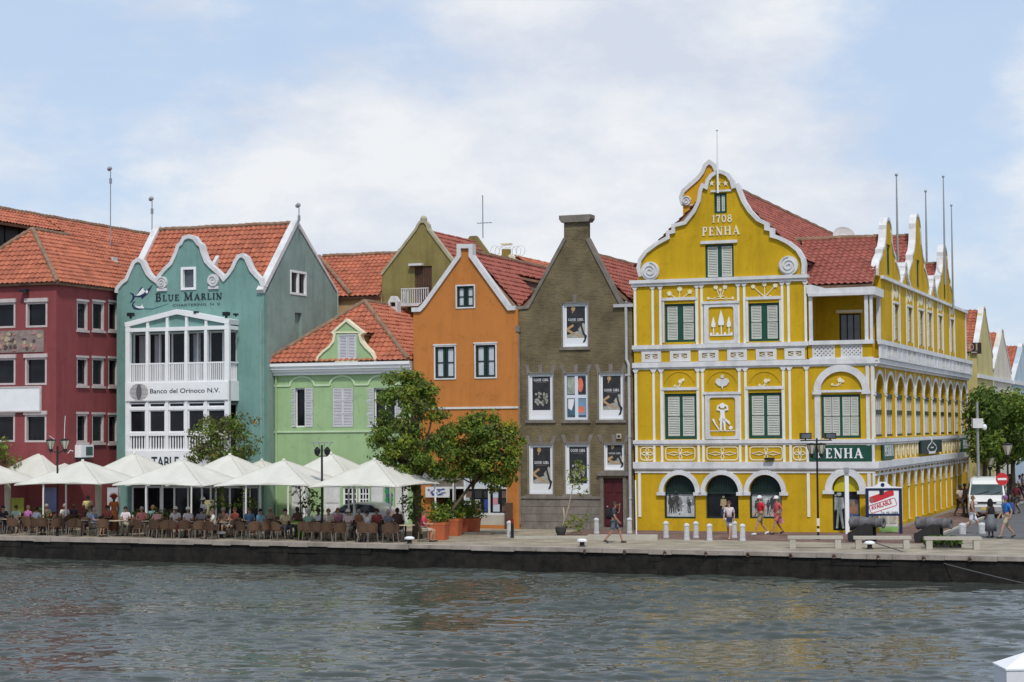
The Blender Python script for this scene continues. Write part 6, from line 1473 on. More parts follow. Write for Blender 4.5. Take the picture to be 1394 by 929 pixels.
def tree(name, label, pos, limbs, clumps, size, mix_, seed=1, dens=260, cat='tree', group=None, trunk_mat=None, extra=()):
    th = thing(name, label, cat, world=pos, group=group)
    mb = MB()
    for pts, ra in limbs: mb.tube(pts, ra, 0, 8)
    mb.build('trunk', trunk_mat or M_BARK, th, smooth=True)
    vs, fs, ms = foliage(clumps, size, seed, mix_, dens)
    for (x, y, z, r, n, sl) in extra:
        v2, f2, _ = foliage([(x, y, z, r)], size * 1.0, seed + 9, [(sl, 1)], n); k = len(vs); vs += v2; fs += [tuple(i + k for i in f) for f in f2]; ms += [sl] * len(f2)
    mb = MB(); mb.v = vs; mb.f = [list(f) for f in fs]; mb.m = ms
    mb_name = 'crown'; me = bpy.data.meshes.new(mb_name); me.from_pydata([tuple(v) for v in vs], [], fs)
    for m in LF: me.materials.append(m)
    me.polygons.foreach_set('material_index', ms); me.update()
    o = bpy.data.objects.new(mb_name, me); COL.objects.link(o); o.parent = th
    return th
def crown(px0, py0, px1, py1, Y, base, n, seed, rr=(.5, .9), dep=1.4, shape='round'):
    """clumps that fill a rounded crown of the size it has at distance Y"""
    r_ = random.Random(seed); k = Y / FPX; cx = ((px0 + px1) / 2 - 697) * k; top = CAM.z + (584 - py0) * k; bot = CAM.z + (584 - py1) * k
    W_ = (px1 - px0) * k / 2; H_ = (top - bot) / 2; cz = (top + bot) / 2; out_ = []
    while len(out_) < n:
        x, y, z = r_.uniform(-1, 1), r_.uniform(-1, 1), r_.uniform(-1, 1)
        if x * x + y * y + z * z > 1 or x * x + z * z < (.22 if len(out_) % 2 else .0): continue
        r = r_.uniform(*rr); out_.append((cx + x * max(.1, W_ - r * .8) - base[0], y * dep, cz + z * max(.1, H_ - r * .6) - base[2], r, r_.uniform(.35, 1.3)))
    return out_
def limbs_to(clumps, h, r0, seed, lean=(0, 0), k=9):
    r_ = random.Random(seed); top = Vector((lean[0], lean[1], h)); Ls = [([(0, 0, -.1), (lean[0] * .3, lean[1] * .3, h * .45), tuple(top)], [r0 * 1.25, r0, r0 * .8])]
    for cl in r_.sample(clumps, min(k, len(clumps))):
        c = Vector(cl[:3]); m = top.lerp(c, .5) + Vector((r_.uniform(-.2, .2), r_.uniform(-.2, .2), r_.uniform(0, .25))); Ls.append(([tuple(top - Vector((0, 0, r_.uniform(0, .4)))), tuple(m), tuple(c)], [r0 * .55, r0 * .32, r0 * .1]))
    return Ls
# big tree by the planters
b = qp(568, 4.2); cl = crown(496, 500, 622, 680, b.y, b, 92, 11, (.28, .58), 1.8)
k = b.y / FPX; X_ = lambda px: (px - 697) * k - b.x
Z_ = lambda py: CAM.z + (584 - py) * k
cl += [(X_(530), 0, Z_(515), .5), (X_(548), .3, Z_(512), .5), (X_(575), 0, Z_(530), .6), (X_(600), -.2, Z_(565), .5), (X_(608), 0, Z_(590), .5), (X_(606), .3, Z_(618), .55), (X_(590), -.3, Z_(640), .55), (X_(560), -.6, Z_(600), .6), (X_(575), -.5, Z_(625), .6), (X_(545), -.5, Z_(575), .55), (X_(535), -.3, Z_(640), .5), (X_(520), .2, Z_(600), .5, .5), (X_(513), 0, Z_(622), .5, .4), (X_(600), .2, Z_(640), .6), (X_(548), -.3, Z_(652), .5)]
tree('flowering_tree', 'largest tree on the quay, dark green with thick trunk, left of the terracotta pots', b, limbs_to(cl, 2.9, .20, 3, k=14), cl, .095, [(0, 6), (1, 3), (2, 2.5), (6, 2), (3, .6)], 21, 680, extra=[(X_(573), -.7, Z_(588), .28, 300, 4), (X_(549), -.9, Z_(616), .12, 260, 5), (X_(528), 0, Z_(516), .35, 120, 2), (X_(610), -.6, Z_(600), .22, 120, 2), (X_(562), -.8, Z_(575), .2, 150, 4)])
b = qp(566, 4.25); cl = [((px_ - 570) * b.y / FPX, dy, CAM.z + (584 - py_) * b.y / FPX, r) for px_, py_, r, dy in ((562, 690, .42, -.2), (573, 680, .45, -.25), (566, 700, .4, -.3), (580, 694, .3, -.2), (556, 680, .3, -.1), (570, 664, .35, -.2))]
tree('climbing_shrub', 'leafy climber round the trunk of the largest quay tree', b, [([(0, 0, -.1), (.02, -.2, .7), (.0, -.25, 1.4)], .03)], cl, .10, [(0, 4), (1, 3), (2, 1)], 5, 300, cat='shrub')
# yellow flowering tree over the orange shop
b = qp(601, 6.4); cl = crown(610, 556, 722, 672, b.y, b, 80, 17, (.28, .56), 1.6); k = b.y / FPX
X_ = lambda px: (px - 697) * k - b.x
cl += [(X_(616), 0, CAM.z + (584 - y_) * k, r_ + .12, .9) for y_, r_ in ((585, .4), (605, .45), (628, .45), (648, .4))] + [(X_(632), -.3, CAM.z + (584 - 575) * k, .45), (X_(640), -.5, CAM.z + (584 - 640) * k, .55), (X_(665), -.7, CAM.z + (584 - 620) * k, .6), (X_(690), -.3, CAM.z + (584 - 650) * k, .5), (X_(660), -.5, CAM.z + (584 - 590) * k, .55)]
tree('flowering_tree', 'tree sprinkled with yellow blossom in front of the orange house shop', b, limbs_to(cl, 2.5, .075, 5, lean=(X_(642), 0), k=16), cl, .095, [(0, 5), (1, 2), (2, 4), (6, 2)], 23, 760, extra=[(X_(688), -.9, CAM.z - 18 * k, .4, 150, 5), (X_(700), -.7, CAM.z - 30 * k, .4, 120, 2), (X_(662), -.9, CAM.z + 10 * k, .3, 25, 5), (X_(694), -.8, CAM.z + 6 * k, .3, 130, 5), (X_(645), -.8, CAM.z + 14 * k, .3, 40, 2)])
# tree before the turquoise veranda
b = qp(303, 9.4); cl = crown(244, 556, 358, 645, b.y, b, 34, 29, (.4, .65), 1.3); k = b.y / FPX; X_ = lambda px: (px - 697) * k - b.x; Z_ = lambda py: CAM.z + (587 - py) * k
cl += [(X_(345), 0, Z_(575), .45, .5), (X_(330), 0, Z_(566), .4, .4), (X_(350), .2, Z_(600), .35, .3), (X_(260), 0, Z_(590), .4, .5), (X_(300), 0, Z_(620), .6), (X_(325), 0, Z_(625), .5)]
tree('street_tree', 'olive brown loose tree before the white veranda of the turquoise house', b, limbs_to(cl, 2.4, .10, 8, k=12), cl, .09, [(6, 5), (0, 3), (3, 2.5), (1, 2), (4, .25)], 31, 480)
# tree at the left edge
b = qp(-6, 4.6); cl = crown(-50, 588, 34, 640, b.y, b, 13, 37, (.4, .6), 1.0)
tree('street_tree', 'olive green tree cut by the left edge above the awnings', b, limbs_to(cl, 2.4, .09, 9, k=7), cl, .12, [(6, 3), (0, 4), (2, 1), (3, 1)], 41, 260)
# thin young tree in front of the brick house
b = gp(763.5, 729); k = b.y / FPX; X_ = lambda px: (px - 697) * k - b.x; Z_ = lambda py: CAM.z + (582 - py) * k
cl = [(X_(x), 0, Z_(y), r * .9, 1.5) for x, y, r in ((780, 645, .42), (790, 637, .38), (784, 660, .36), (776, 655, .3), (792, 652, .3), (785, 630, .3), (797, 669, .24), (789, 672, .26), (781, 705, .35), (790, 712, .33), (774, 712, .3), (797, 703, .25), (785, 718, .3), (768, 715, .25))]
lm = [([(0, 0, .15), (X_(769), 0, Z_(700)), (X_(776), 0, Z_(672)), (X_(781), 0, Z_(650))], [.035, .03, .022, .012]), ([(0, 0, .2), (X_(772), 0, Z_(690)), (X_(783), 0, Z_(674)), (X_(795), 0, Z_(668))], [.03, .025, .02, .01]), ([(.02, 0, .3), (X_(775), 0, Z_(712)), (X_(790), 0, Z_(706))], [.02, .015, .01]), ([(.01, 0, .1), (X_(766), -.05, Z_(705)), (X_(765), 0, Z_(690))], [.05, .045, .03])]
tree('young_tree', 'spindly young tree with sparse pale leaves in front of the brick house', b, lm, cl, .07, [(0, 3), (2, 3), (6, 1)], 43, 300, trunk_mat=mat('pale_bark', (.36, .30, .22), .9, .2, 5))
th = thing('plant_pot', 'dark round pot holding the spindly young tree', 'plant pot', world=b); mb = MB(); mb.lathe([(.17, .0), (.24, .18), (.26, .36), (.23, .40), (.2, .36), (.15, .3)], (0, 0, 0), 14); mb.build('pot', mat('dark_pot', (.05, .05, .045), .8, .2), th)
# street trees on the right
for i, (px_, Y_, y0, y1, w_, n, lb) in enumerate(((1338, 113, 536, 645, 60, 22, 'leafy green street tree closest behind the yellow house end'), (1376, 117, 526, 655, 80, 30, 'leafy green street tree at the right edge above the lamps'), (1356, 124, 545, 655, 76, 24, 'dense street tree behind the two street lamps'), (1412, 121, 540, 665, 70, 18, 'street tree cut by the right edge'))):
    b = Vector(((px_ - 697) * Y_ / FPX, Y_, 0)); cl = crown(px_ - w_ / 2, y0, px_ + w_ / 2, y1, Y_, b, n, 50 + i, (.7, 1.2), 2.4); cl = [(x, y, z + .2, r, q) for x, y, z, r, q in cl]
    tree('street_tree', lb, b, limbs_to(cl, 2.6, .16, 60 + i, k=10), cl, .15, [(0, 3), (1, 7), (2, .6)], 70 + i, 230)

# ================================================================ awnings over the terrace
QUq = lambda s_, t: Q0 + QU * s_ + QV * t
def s_of(px, t): return (qp(px, t) - Q0 - QV * t).dot(QU)
def awning(label, s_, t, zp, w_=4.75, dp=4.1, ze=2.5, group='white awnings over the terrace', seed=0):
    c = QUq(s_, t); th = thing('awning', label, 'awning', world=(c.x, c.y, 0), rz=QA, group=group)
    n = 20; mb = MB(); vs = []; r_ = random.Random(seed); jit = [r_.uniform(-.02, .02) for _ in range(8)]
    for j in range(n + 1):
        for i in range(n + 1):
            x, y = -1 + 2 * i / n, -1 + 2 * j / n; m = max(abs(x), abs(y)); o_ = min(abs(x), abs(y)); q = 1 - m
            prof = q ** 1.12 if q > 0 else 0
            sag = -.05 * (1 - (o_ / max(m, 1e-6)) ** 2) * math.sin(PI * min(1, m)) * 1.6
            z = ze + (zp - ze) * (prof * .9 + .1 * (1 - m * m)) + sag + .02 * math.sin(9 * x + seed) * math.sin(7 * y) * (1 - q)
            k = min(1.0, m * 1.15); scal = -.09 * (1 - (o_) ** 2) * m ** 6
            vs.append((x * w_ / 2 * (1 + scal * (abs(y) > abs(x)) * 0), y * dp / 2, z + (.07 * (1 - o_ ** 2) * m ** 8)))
    fs = [(j * (n + 1) + i, j * (n + 1) + i + 1, (j + 1) * (n + 1) + i + 1, (j + 1) * (n + 1) + i) for j in range(n) for i in range(n)]
    mb.add(vs, fs); mb.tube([(0, 0, zp - .12), (0, 0, zp + .05)], [.11, .06], 0, 10)
    o = mb.build('canopy', M_CANV, th, smooth=True); th.rotation_euler = (r_.uniform(-.012, .012), r_.uniform(-.015, .015), QA + r_.uniform(-.02, .02))
    mb = MB()
    for sx in (-1, 1):
        for sy in (-1, 1): mb.tube([tuple(Vector(vs[(10 + sy * k) * 21 + 10 + sx * k]) + Vector((0, 0, .004))) for k in range(1, 11)], .012, 0, 5)
    mb.build('seam', mat('canvas_seam', (.60, .58, .50), .85, .1), th)
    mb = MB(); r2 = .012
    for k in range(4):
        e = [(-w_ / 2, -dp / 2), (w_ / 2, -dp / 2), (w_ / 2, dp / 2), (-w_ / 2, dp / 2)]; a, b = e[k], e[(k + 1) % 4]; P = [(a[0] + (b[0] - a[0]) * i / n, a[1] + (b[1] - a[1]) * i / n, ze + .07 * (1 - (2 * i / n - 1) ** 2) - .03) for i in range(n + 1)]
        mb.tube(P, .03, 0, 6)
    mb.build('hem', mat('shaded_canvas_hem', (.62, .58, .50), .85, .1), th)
    for sx in (-1, 1):
        mb = MB(); mb.tube([(sx * (w_ / 2 - .1), dp / 2 - .2, 0), (sx * (w_ / 2 - .1), dp / 2 - .2, ze)], .045, 0, 8); mb.build('post', M_WHT2, th)
    mb = MB(); mb.tube([(0, 0, ze - .02), (0, 0, zp)], .03, 0, 8); mb.tube([(-w_ / 2 + .1, dp / 2 - .2, ze - .05), (w_ / 2 - .1, dp / 2 - .2, ze - .05)], .03, 0, 8); mb.build('frame', M_WHT2, th)
    return th
def zpk(px, py, t): p = qp(px, t); r = ray(px, py); return CAM.z + r.z * ((p.y - CAM.y) / r.y)
WHO = ['cut by the left edge', 'in front of the crimson house', 'under the bank sign', 'between the turquoise and green houses', 'right end of the row beside the largest tree']
for i, (px_, py_) in enumerate(((-26, 626), (113, 627), (247.5, 625.5), (387, 626), (511, 625))):
    s_ = s_of(px_, 2.25); wd = 4.92
    awning('white peaked awning of the front row, ' + WHO[i], s_, 2.25, zpk(px_, py_, 2.25), wd if i < 4 else 4.4, 4.1, seed=i)
WHB = ['above the crimson house windows', 'left of the TABLE fascia', 'below the olive brown tree', 'behind the double lantern', 'behind the trunk of the largest tree']
for i, (px_, py_) in enumerate(((55, 616), (182, 616.5), (313, 618.5), (452, 616.5), (560, 638))):
    s_ = s_of(px_, 6.35); awning('taller white awning of the second row, ' + WHB[i], s_, 6.35, zpk(px_, py_, 6.35), 4.7 if i < 4 else 3.0, 3.9, 2.52, seed=10 + i)
s_ = s_of(357, 10.6); awning('small white awning peak of the third row, left of the green house wall', s_, 10.6, zpk(357, 626, 10.6), 3.4, 3.4, 2.5, seed=30)
# pale post covers under the awnings
for px_, t in ((10.5, 4.6), (134, 4.5)):
    p = qp(px_, t); th = thing('tent_pillar', 'pale canvas wrapped awning pillar ' + ('near the left edge' if px_ < 50 else 'left of the costumed dancer'), 'pillar', world=p, rz=QA); mb = MB(); mb.lathe([(.17, 0), (.16, 1.2), (.17, 2.45)], (0, 0, 0), 10); mb.build('pillar', mat('grubby_canvas', (.50, .48, .40), .9, .15, 2), th)

# ================================================================ terrace furniture
M_RAT = mat('brown_rattan', (.10, .058, .036), .8, .45, 30, .4, 60, perobj=.35); M_CFR = mat('chair_tube', (.20, .17, .14), .5, .1)
def chair():
    th = thing('cafe_chair', 'brown rattan cafe chair on the waterfront terrace under the white awnings', 'chair', world=(0, 0, 0), group='rattan chairs on the waterfront terrace')
    mb = MB(); mb.prism(rbox(-.23, .23, -.23, .23, .07), .43, .47); mb.v = [Vector((v.x, v.z, v.y)) for v in mb.v]; mb.build('seat', M_RAT, th)
    mb = MB(); P = []; Q_ = []
    n = 12
    for i in range(n + 1):
        a = -1.25 + 2.5 * i / n; x = .26 * math.sin(a) * 1.02; y = -.02 + .25 * math.cos(a); top = .88 - .14 * (abs(a) / 1.25) ** 2; P.append((x, y, .48, top))
    vs = []
    for o_ in (0, .025):
        for x, y, z0, z1 in P: vs += [(x * (1 + o_ * 4), y + o_, z0), (x * (1 + o_ * 4) * 1.06, y + o_ + .05, z1)]
    m = 2 * (n + 1); fs = []
    for i in range(n):
        for o_ in (0, m): fs.append((o_ + 2 * i, o_ + 2 * i + 1, o_ + 2 * i + 3, o_ + 2 * i + 2))
        fs.append((2 * i + 1, m + 2 * i + 1, m + 2 * i + 3, 2 * i + 3)); fs.append((2 * i, 2 * i + 2, m + 2 * i + 2, m + 2 * i))
    fs += [(0, 1, m + 1, m), (2 * n, m + 2 * n, m + 2 * n + 1, 2 * n + 1)]
    mb.add(vs, fs); mb.build('backrest', M_RAT, th)
    for sx in (-1, 1):
        for sy in (-1, 1):
            mb = MB(); mb.tube([(sx * .21, sy * .2, .44), (sx * .24, sy * .25, 0)], .016, 0, 6); mb.build('leg', M_CFR, th)
    for sx in (-1, 1):
        mb = MB(); mb.tube([(sx * .23, -.2, .44), (sx * .27, -.2, .66), (sx * .28, .12, .68)], .016, 0, 6); mb.build('armrest', M_CFR, th)
    return th
r7 = random.Random(12)
ch0 = chair(); nch = [0]
def put_chair(p, rz):
    o = ch0 if nch[0] == 0 else copy_tree(ch0); nch[0] += 1; rz += r7.uniform(-.25, .25); o.location = (p.x, p.y, 0); o.rotation_euler = (0, 0, rz); return o
M_TTOP = mat('pale_table_top', (.50, .40, .30), .5, .15, 3)
def table():
    th = thing('cafe_table', 'round pale topped cafe table on the waterfront terrace', 'table', world=(0, 0, 0), group='cafe tables on the waterfront terrace')
    mb = MB(); mb.lathe([(.42, .72), (.44, .735), (.42, .75)], (0, 0, 0), 18); mb.build('tabletop', M_TTOP, th)
    mb = MB(); mb.lathe([(.24, 0), (.22, .03), (.05, .05), (.035, .4), (.05, .719)], (0, 0, 0), 12); mb.build('pedestal', M_BLK, th)
    return th
tb0 = table(); ntb = [0]
def put_table(p):
    o = tb0 if ntb[0] == 0 else copy_tree(tb0); ntb[0] += 1; o.location = (p.x, p.y, 0); return o
tabs = []
for t, pxs in ((2.1, (8, 60, 112, 160, 205, 252, 300, 352, 408, 452, 500, 552)), (4.4, (30, 90, 140, 232, 282, 330, 385, 430, 480, 522))):
    for px_ in pxs:
        p = qp(px_, t + r7.uniform(-.15, .15)); put_table(p); tabs.append((p, px_, t))
        for an in ((-PI / 2 - .5, -PI / 2 + .55, PI / 2 - .4) if t < 3 else (-PI / 2, PI / 2 + .3)):
            a = an + r7.uniform(-.45, .45); q = p + Vector((math.cos(a), math.sin(a), 0)) * .78
            if (px_ == 552 and math.cos(a) > .3) or r7.random() < (.34 if an < 0 else .15): continue
            put_chair(q, a - PI / 2 + r7.uniform(-.2, .2))

# ================================================================ people
def skin(vs, es, rad, sub=1):
    me = bpy.data.meshes.new('tmp'); me.from_pydata([tuple(v) for v in vs], es, []); o = bpy.data.objects.new('tmp', me); COL.objects.link(o)
    md = o.modifiers.new('s', 'SKIN'); md.use_smooth_shade = True
    for i, r_ in enumerate(rad):
        sv = me.skin_vertices[0].data[i]; sv.radius = r_ if isinstance(r_, tuple) else (r_, r_); sv.use_root = (i == 0)
    m2 = o.modifiers.new('u', 'SUBSURF'); m2.levels = sub; m2.render_levels = sub
    dg = bpy.context.evaluated_depsgraph_get(); res = bpy.data.meshes.new_from_object(o.evaluated_get(dg))
    bpy.data.objects.remove(o); bpy.data.meshes.remove(me)
    return res
class Sk:
    def __init__(s): s.v = []; s.e = []; s.r = []
    def p(s, co, r, par=None):
        s.v.append(Vector(co)); s.r.append(r); i = len(s.v) - 1
        if par is not None: s.e.append((par, i))
        return i
CM = {}
def cmat(col, rough=.85):
    k = tuple(round(c, 3) for c in col)
    if k not in CM: CM[k] = mat('cloth_%d' % len(CM), col, rough, .18, 9)
    return CM[k]
SKN = [(.42, .24, .16), (.30, .16, .10), (.10, .055, .035), (.36, .19, .13)]
def person(label, pos, rz, pose='walk', h=1.72, shirt=(.5, .5, .5), legs=(.2, .2, .25), skinc=0, hair=(.06, .04, .03), hat=None, kind='shorts', long_hair=False, shoes=(.05, .05, .05), bag=None, arm=None, sleeve=True, female=False, backpack=None):
    th = thing('person', label, 'person', world=pos, rz=rz); k = h / 1.72
    sk = Sk()
    if pose == 'sit':
        pz = .52; J = dict(pel=(0, .02, pz), bel=(0, .03, pz + .22), che=(0, .0, pz + .42), nec=(0, -.01, pz + .60), hea=(0, -.04, pz + .73), top=(0, -.03, pz + .83), hip=(.10, -.02, pz - .01), kne=(.13, -.46, pz + .01), ank=(.13, -.40, .10), toe=(.14, -.56, .04), sho=(.185, 0, pz + .52), elb=(.25, -.10, pz + .27), wri=(.14, -.34, pz + .28), kn2=(.13, -.46, pz + .01), an2=(.12, -.34, .10), to2=(.13, -.50, .04), el2=(.25, -.08, pz + .27), wr2=(.17, -.32, pz + .27))
    elif pose == 'walk':
        pz = .95; J = dict(pel=(0, 0, pz), bel=(0, 0, pz + .2), che=(0, -.02, pz + .38), nec=(0, -.03, pz + .55), hea=(0, -.06, pz + .68), top=(0, -.05, pz + .78), hip=(.09, 0, pz - .06), kne=(.10, -.22, .52), ank=(.10, -.34, .10), toe=(.11, -.49, .05), kn2=(.10, .08, .50), an2=(.10, .36, .17), to2=(.11, .26, .04), sho=(.19, 0, pz + .46), elb=(.24, .12, pz + .18), wri=(.23, .05, pz - .04), el2=(.24, -.06, pz + .18), wr2=(.22, -.22, pz - .01))
    else:
        pz = .95; J = dict(pel=(0, 0, pz), bel=(0, 0, pz + .2), che=(0, -.01, pz + .38), nec=(0, -.01, pz + .55), hea=(0, -.03, pz + .68), top=(0, -.02, pz + .78), hip=(.09, 0, pz - .06), kne=(.10, -.02, .50), ank=(.11, 0, .09), toe=(.12, -.15, .04), kn2=(.10, -.03, .50), an2=(.11, .02, .09), to2=(.12, -.13, .04), sho=(.19, 0, pz + .46), elb=(.25, .02, pz + .18), wri=(.22, -.12, pz - .02), el2=(.25, .02, pz + .18), wr2=(.22, -.10, pz - .02))
    if arm == 'mouth': J['elb'] = (.20, -.20, J['che'][2] - .06); J['wri'] = (.06, -.24, J['hea'][2] - .06)
    if arm == 'table': pass
    if arm == 'hips': J['elb'] = (.36, .04, J['bel'][2] + .08); J['wri'] = (.17, -.08, J['pel'][2] + .08)
    if arm == 'up': J['elb'] = (.34, -.06, J['che'][2] + .02); J['wri'] = (.36, -.16, J['che'][2] + .26)
    fw = .92 if female else 1.0
    m = lambda c, sx: (c[0] * sx * fw, c[1], c[2])
    P = sk.p(J['pel'], .125); Bq = sk.p(J['bel'], .115 * fw, P); C = sk.p(J['che'], .135 * fw, Bq); Nn = sk.p(J['nec'], .055, C); H0 = sk.p(tuple(Vector(J['nec']).lerp(Vector(J['hea']), .5)), .062, Nn); H1 = sk.p(J['hea'], .088, H0); sk.p(J['top'], .072, H1)
    for sx, a in ((1, ''), (-1, '2')):
        kn, an, to = (J['kne'], J['ank'], J['toe']) if a == '' else (J['kn2'], J['an2'], J['to2'])
        el, wr = (J['elb'], J['wri']) if a == '' else (J['el2'], J['wr2'])
        i = sk.p(m(J['hip'], sx), .095, P); i = sk.p(tuple(Vector(m(J['hip'], sx)).lerp(Vector(m(kn, sx)), .5)), .078, i); i = sk.p(m(kn, sx), .056, i); i = sk.p(tuple(Vector(m(kn, sx)).lerp(Vector(m(an, sx)), .35)), .055, i); i = sk.p(m(an, sx), .037, i); sk.p(m(to, sx), .036, i)
        i = sk.p(m(J['sho'], sx), .062 * fw, C); i = sk.p(m(el, sx), .043 * fw, i); i = sk.p(m(wr, sx), .028, i)
        d = (Vector(m(wr, sx)) - Vector(m(el, sx))).normalized(); w0 = Vector(m(wr, sx)); side = d.cross(Vector((sx, .3, .2))).normalized(); pal = sk.p(tuple(w0 + d * .06), .03, i)
        for f_ in range(4):
            o_ = side * (.027 - .018 * f_); ln = (.045, .055, .052, .04)[f_]; q1 = sk.p(tuple(w0 + d * .105 + o_), .0095, pal); sk.p(tuple(w0 + d * (.105 + ln) + o_ * 1.15 + d.cross(side) * .02), .008, q1)
        q1 = sk.p(tuple(w0 + d * .05 + side * .045), .011, pal); sk.p(tuple(w0 + d * .09 + side * .062), .009, q1)
    body = skin(sk.v, sk.e, sk.r); body.materials.append(cmat(SKN[skinc], .6)); ob = bpy.data.objects.new('body', body); COL.objects.link(ob); ob.parent = th
    def cloth(name, s_, col, sub=1):
        me = skin(s_.v, s_.e, s_.r, sub); me.materials.append(cmat(col)); o = bpy.data.objects.new(name, me); COL.objects.link(o); o.parent = th; return o
    s2 = Sk(); a = s2.p(tuple(Vector(J['pel']) + Vector((0, 0, .03))), .148 if not female else .135); b = s2.p(J['bel'], .142 * fw, a); c = s2.p(J['che'], .158 * fw, b); s2.p(tuple(Vector(J['nec']) - Vector((0, 0, .035))), .075, c)
    for sx, a_ in ((1, 'elb'), (-1, 'el2')):
        i = s2.p(m(J['sho'], sx), .078 * fw, c)
        if sleeve: s2.p(tuple(Vector(m(J['sho'], sx)).lerp(Vector(m(J[a_], sx)), .72)), .062, i)
    cloth('shirt', s2, shirt)
    if kind in ('shorts', 'trousers'):
        s3 = Sk(); a = s3.p(J['pel'], .14)
        for sx, kn, an in ((1, J['kne'], J['ank']), (-1, J['kn2'], J['an2'])):
            i = s3.p(m(J['hip'], sx), .115, a); i = s3.p(tuple(Vector(m(J['hip'], sx)).lerp(Vector(m(kn, sx)), .55)), .098, i)
            if kind == 'trousers': i = s3.p(m(kn, sx), .075, i); s3.p(tuple(Vector(m(an, sx)) + Vector((0, 0, .04))), .06, i)
            else: s3.p(tuple(Vector(m(J['hip'], sx)).lerp(Vector(m(kn, sx)), .86)), .088, i)
        cloth('shorts' if kind == 'shorts' else 'trousers', s3, legs)
    else:
        mb = MB(); pz_ = J['pel'][2]; bt = .30 if kind == 'skirt' else .08
        mb.lathe([(.15, pz_ + .12), (.19, pz_ - .05), (.24, (pz_ + bt) / 2 + .1), (.27, bt), (.25, bt + .01)], (0, 0, 0), 16); mb.build('skirt', cmat(legs), th, smooth=True)
    hz = Vector(J['hea'])
    for sx in (-1, 1):
        mb = MB(); mb.ball((hz.x + sx * .032, hz.y - .083, hz.z + .012), .010, 0, 6); mb.build('eye', cmat((.05, .02, .02)), th)
        mb = MB(); mb.ball((hz.x + sx * .09, hz.y + .005, hz.z - .005), .022, 0, 6); mb.build('ear', cmat(SKN[skinc], .6), th)
    mb = MB()
    mb.lathe([(.004, .03), (.014, 0), (.018, -.02), (.004, -.03)], (hz.x, hz.y - .096, hz.z - .012), 6); mb.build('nose', cmat(SKN[skinc], .6), th); mb = MB(); mb.box(hz.x - .022, hz.x + .022, hz.y - .090, hz.y - .078, hz.z - .056, hz.z - .048)
    mb.build('mouth', cmat((.12, .04, .04)), th)
    mb = MB(); n = 12; vs = []; 
    prof = [(1.0, -.62), (1.06, -.15), (1.0, .35), (.72, .75), (.3, .98), (.02, 1.04)]
    if long_hair: prof = [(1.25, -2.0), (1.45, -1.2), (1.4, -.4), (1.2, .4), (.8, .9), (.3, 1.15), (.02, 1.2)]
    for r_, z in prof: vs += [(hz.x + .098 * r_ * math.cos(2 * PI * i / n), hz.y + .022 + .088 * r_ * math.sin(2 * PI * i / n), hz.z + .03 + .115 * z + (.05 if z < 0 and math.sin(2 * PI * i / n) < -.3 and not long_hair else 0) ) for i in range(n)]
    mb.add(vs, [(i * n + j, i * n + (j + 1) % n, (i + 1) * n + (j + 1) % n, (i + 1) * n + j) for i in range(len(prof) - 1) for j in range(n)])
    if hair is not None: mb.build('hair', cmat(hair), th, smooth=True)
    if hat:
        mb = MB(); mb.lathe([(.112, .02), (.114, .07), (.09, .125), (.04, .15), (.003, .155)], (hz.x, hz.y + .01, hz.z + .02), 14); br = [(.12 * math.cos(t_), -.10 * (1 if 1 else 0) + .17 * -abs(math.sin(t_)) * .7) for t_ in [PI * i / 8 for i in range(9)]]
        mb.add([(hz.x + a, hz.y + b + .06, hz.z + .05) for a, b in br] + [(hz.x + a, hz.y + b + .06, hz.z + .035) for a, b in br], [tuple(range(9)), tuple(range(9, 18))] + [(i, (i + 1) % 9, (i + 1) % 9 + 9, i + 9) for i in range(9)]); mb.build('hat', cmat(hat), th, smooth=False)
    if kind != 'gown':
        mb = MB()
        for sx, an, to in ((1, J['ank'], J['toe']), (-1, J['an2'], J['to2'])):
            a_, t_ = Vector(m(an, sx)), Vector(m(to, sx)); mb.tube([tuple(a_ + Vector((0, .06, -.05))), tuple(a_.lerp(t_, .45) + Vector((0, 0, -.02))), tuple(t_ + (t_ - a_).normalized() * .03)], [.044, .05, .035], 0, 8)
        mb.build('shoes', cmat(shoes), th, smooth=True)
    if backpack:
        mb = MB(); c = Vector(J['che']); mb.lathe([(.02, -.26), (.13, -.24), (.16, -.08), (.15, .12), (.09, .22), (.01, .24)], (0, c.y + .22, c.z - .06), 12); 
        for sx in (-1, 1): mb.tube([(sx * .12, c.y + .14, c.z + .12), (sx * .14, c.y - .02, c.z + .20), (sx * .14, c.y - .15, c.z + .05), (sx * .13, c.y + .02, c.z - .2)], .018, 0, 6)
        o = mb.build('backpack', cmat(backpack), None, smooth=True)
        o.matrix_world = Matrix.Translation(Vector(pos)) @ Matrix.Rotation(rz, 4, 'Z') @ Matrix.Scale(k, 4); tag(o, 'dark backpack worn by the ' + label.split(' with')[0].split(',')[0], 'backpack')
    if bag:
        mb = MB(); c = Vector(J['pel']); sd = -1 if bag[1] == 'L' else 1
        fr = bag[1] == 'F'; w0 = Vector((.06, -.2, c.z - .02)) if fr else Vector(m(J['wri'] if sd > 0 else J['wr2'], sd)) + Vector((0, 0, -.28))
        mb.box(w0.x - .13, w0.x + .13, w0.y - .05, w0.y + .05, w0.z - .12, w0.z + .10)
        if fr: mb.tube([(w0.x - .12, w0.y, w0.z + .1), (-.14, -.1, J['che'][2]), (-.12, .02, J['sho'][2] + .05)], .012, 0, 5); mb.tube([(w0.x + .12, w0.y, w0.z + .1), (.16, .05, c.z + .2), (-.1, .13, J['sho'][2] - .02)], .012, 0, 5)
        else: mb.tube([(w0.x - .07, w0.y, w0.z + .10), (w0.x - .05, w0.y, w0.z + .22), (w0.x + .05, w0.y, w0.z + .22), (w0.x + .07, w0.y, w0.z + .10)], .01, 0, 5)
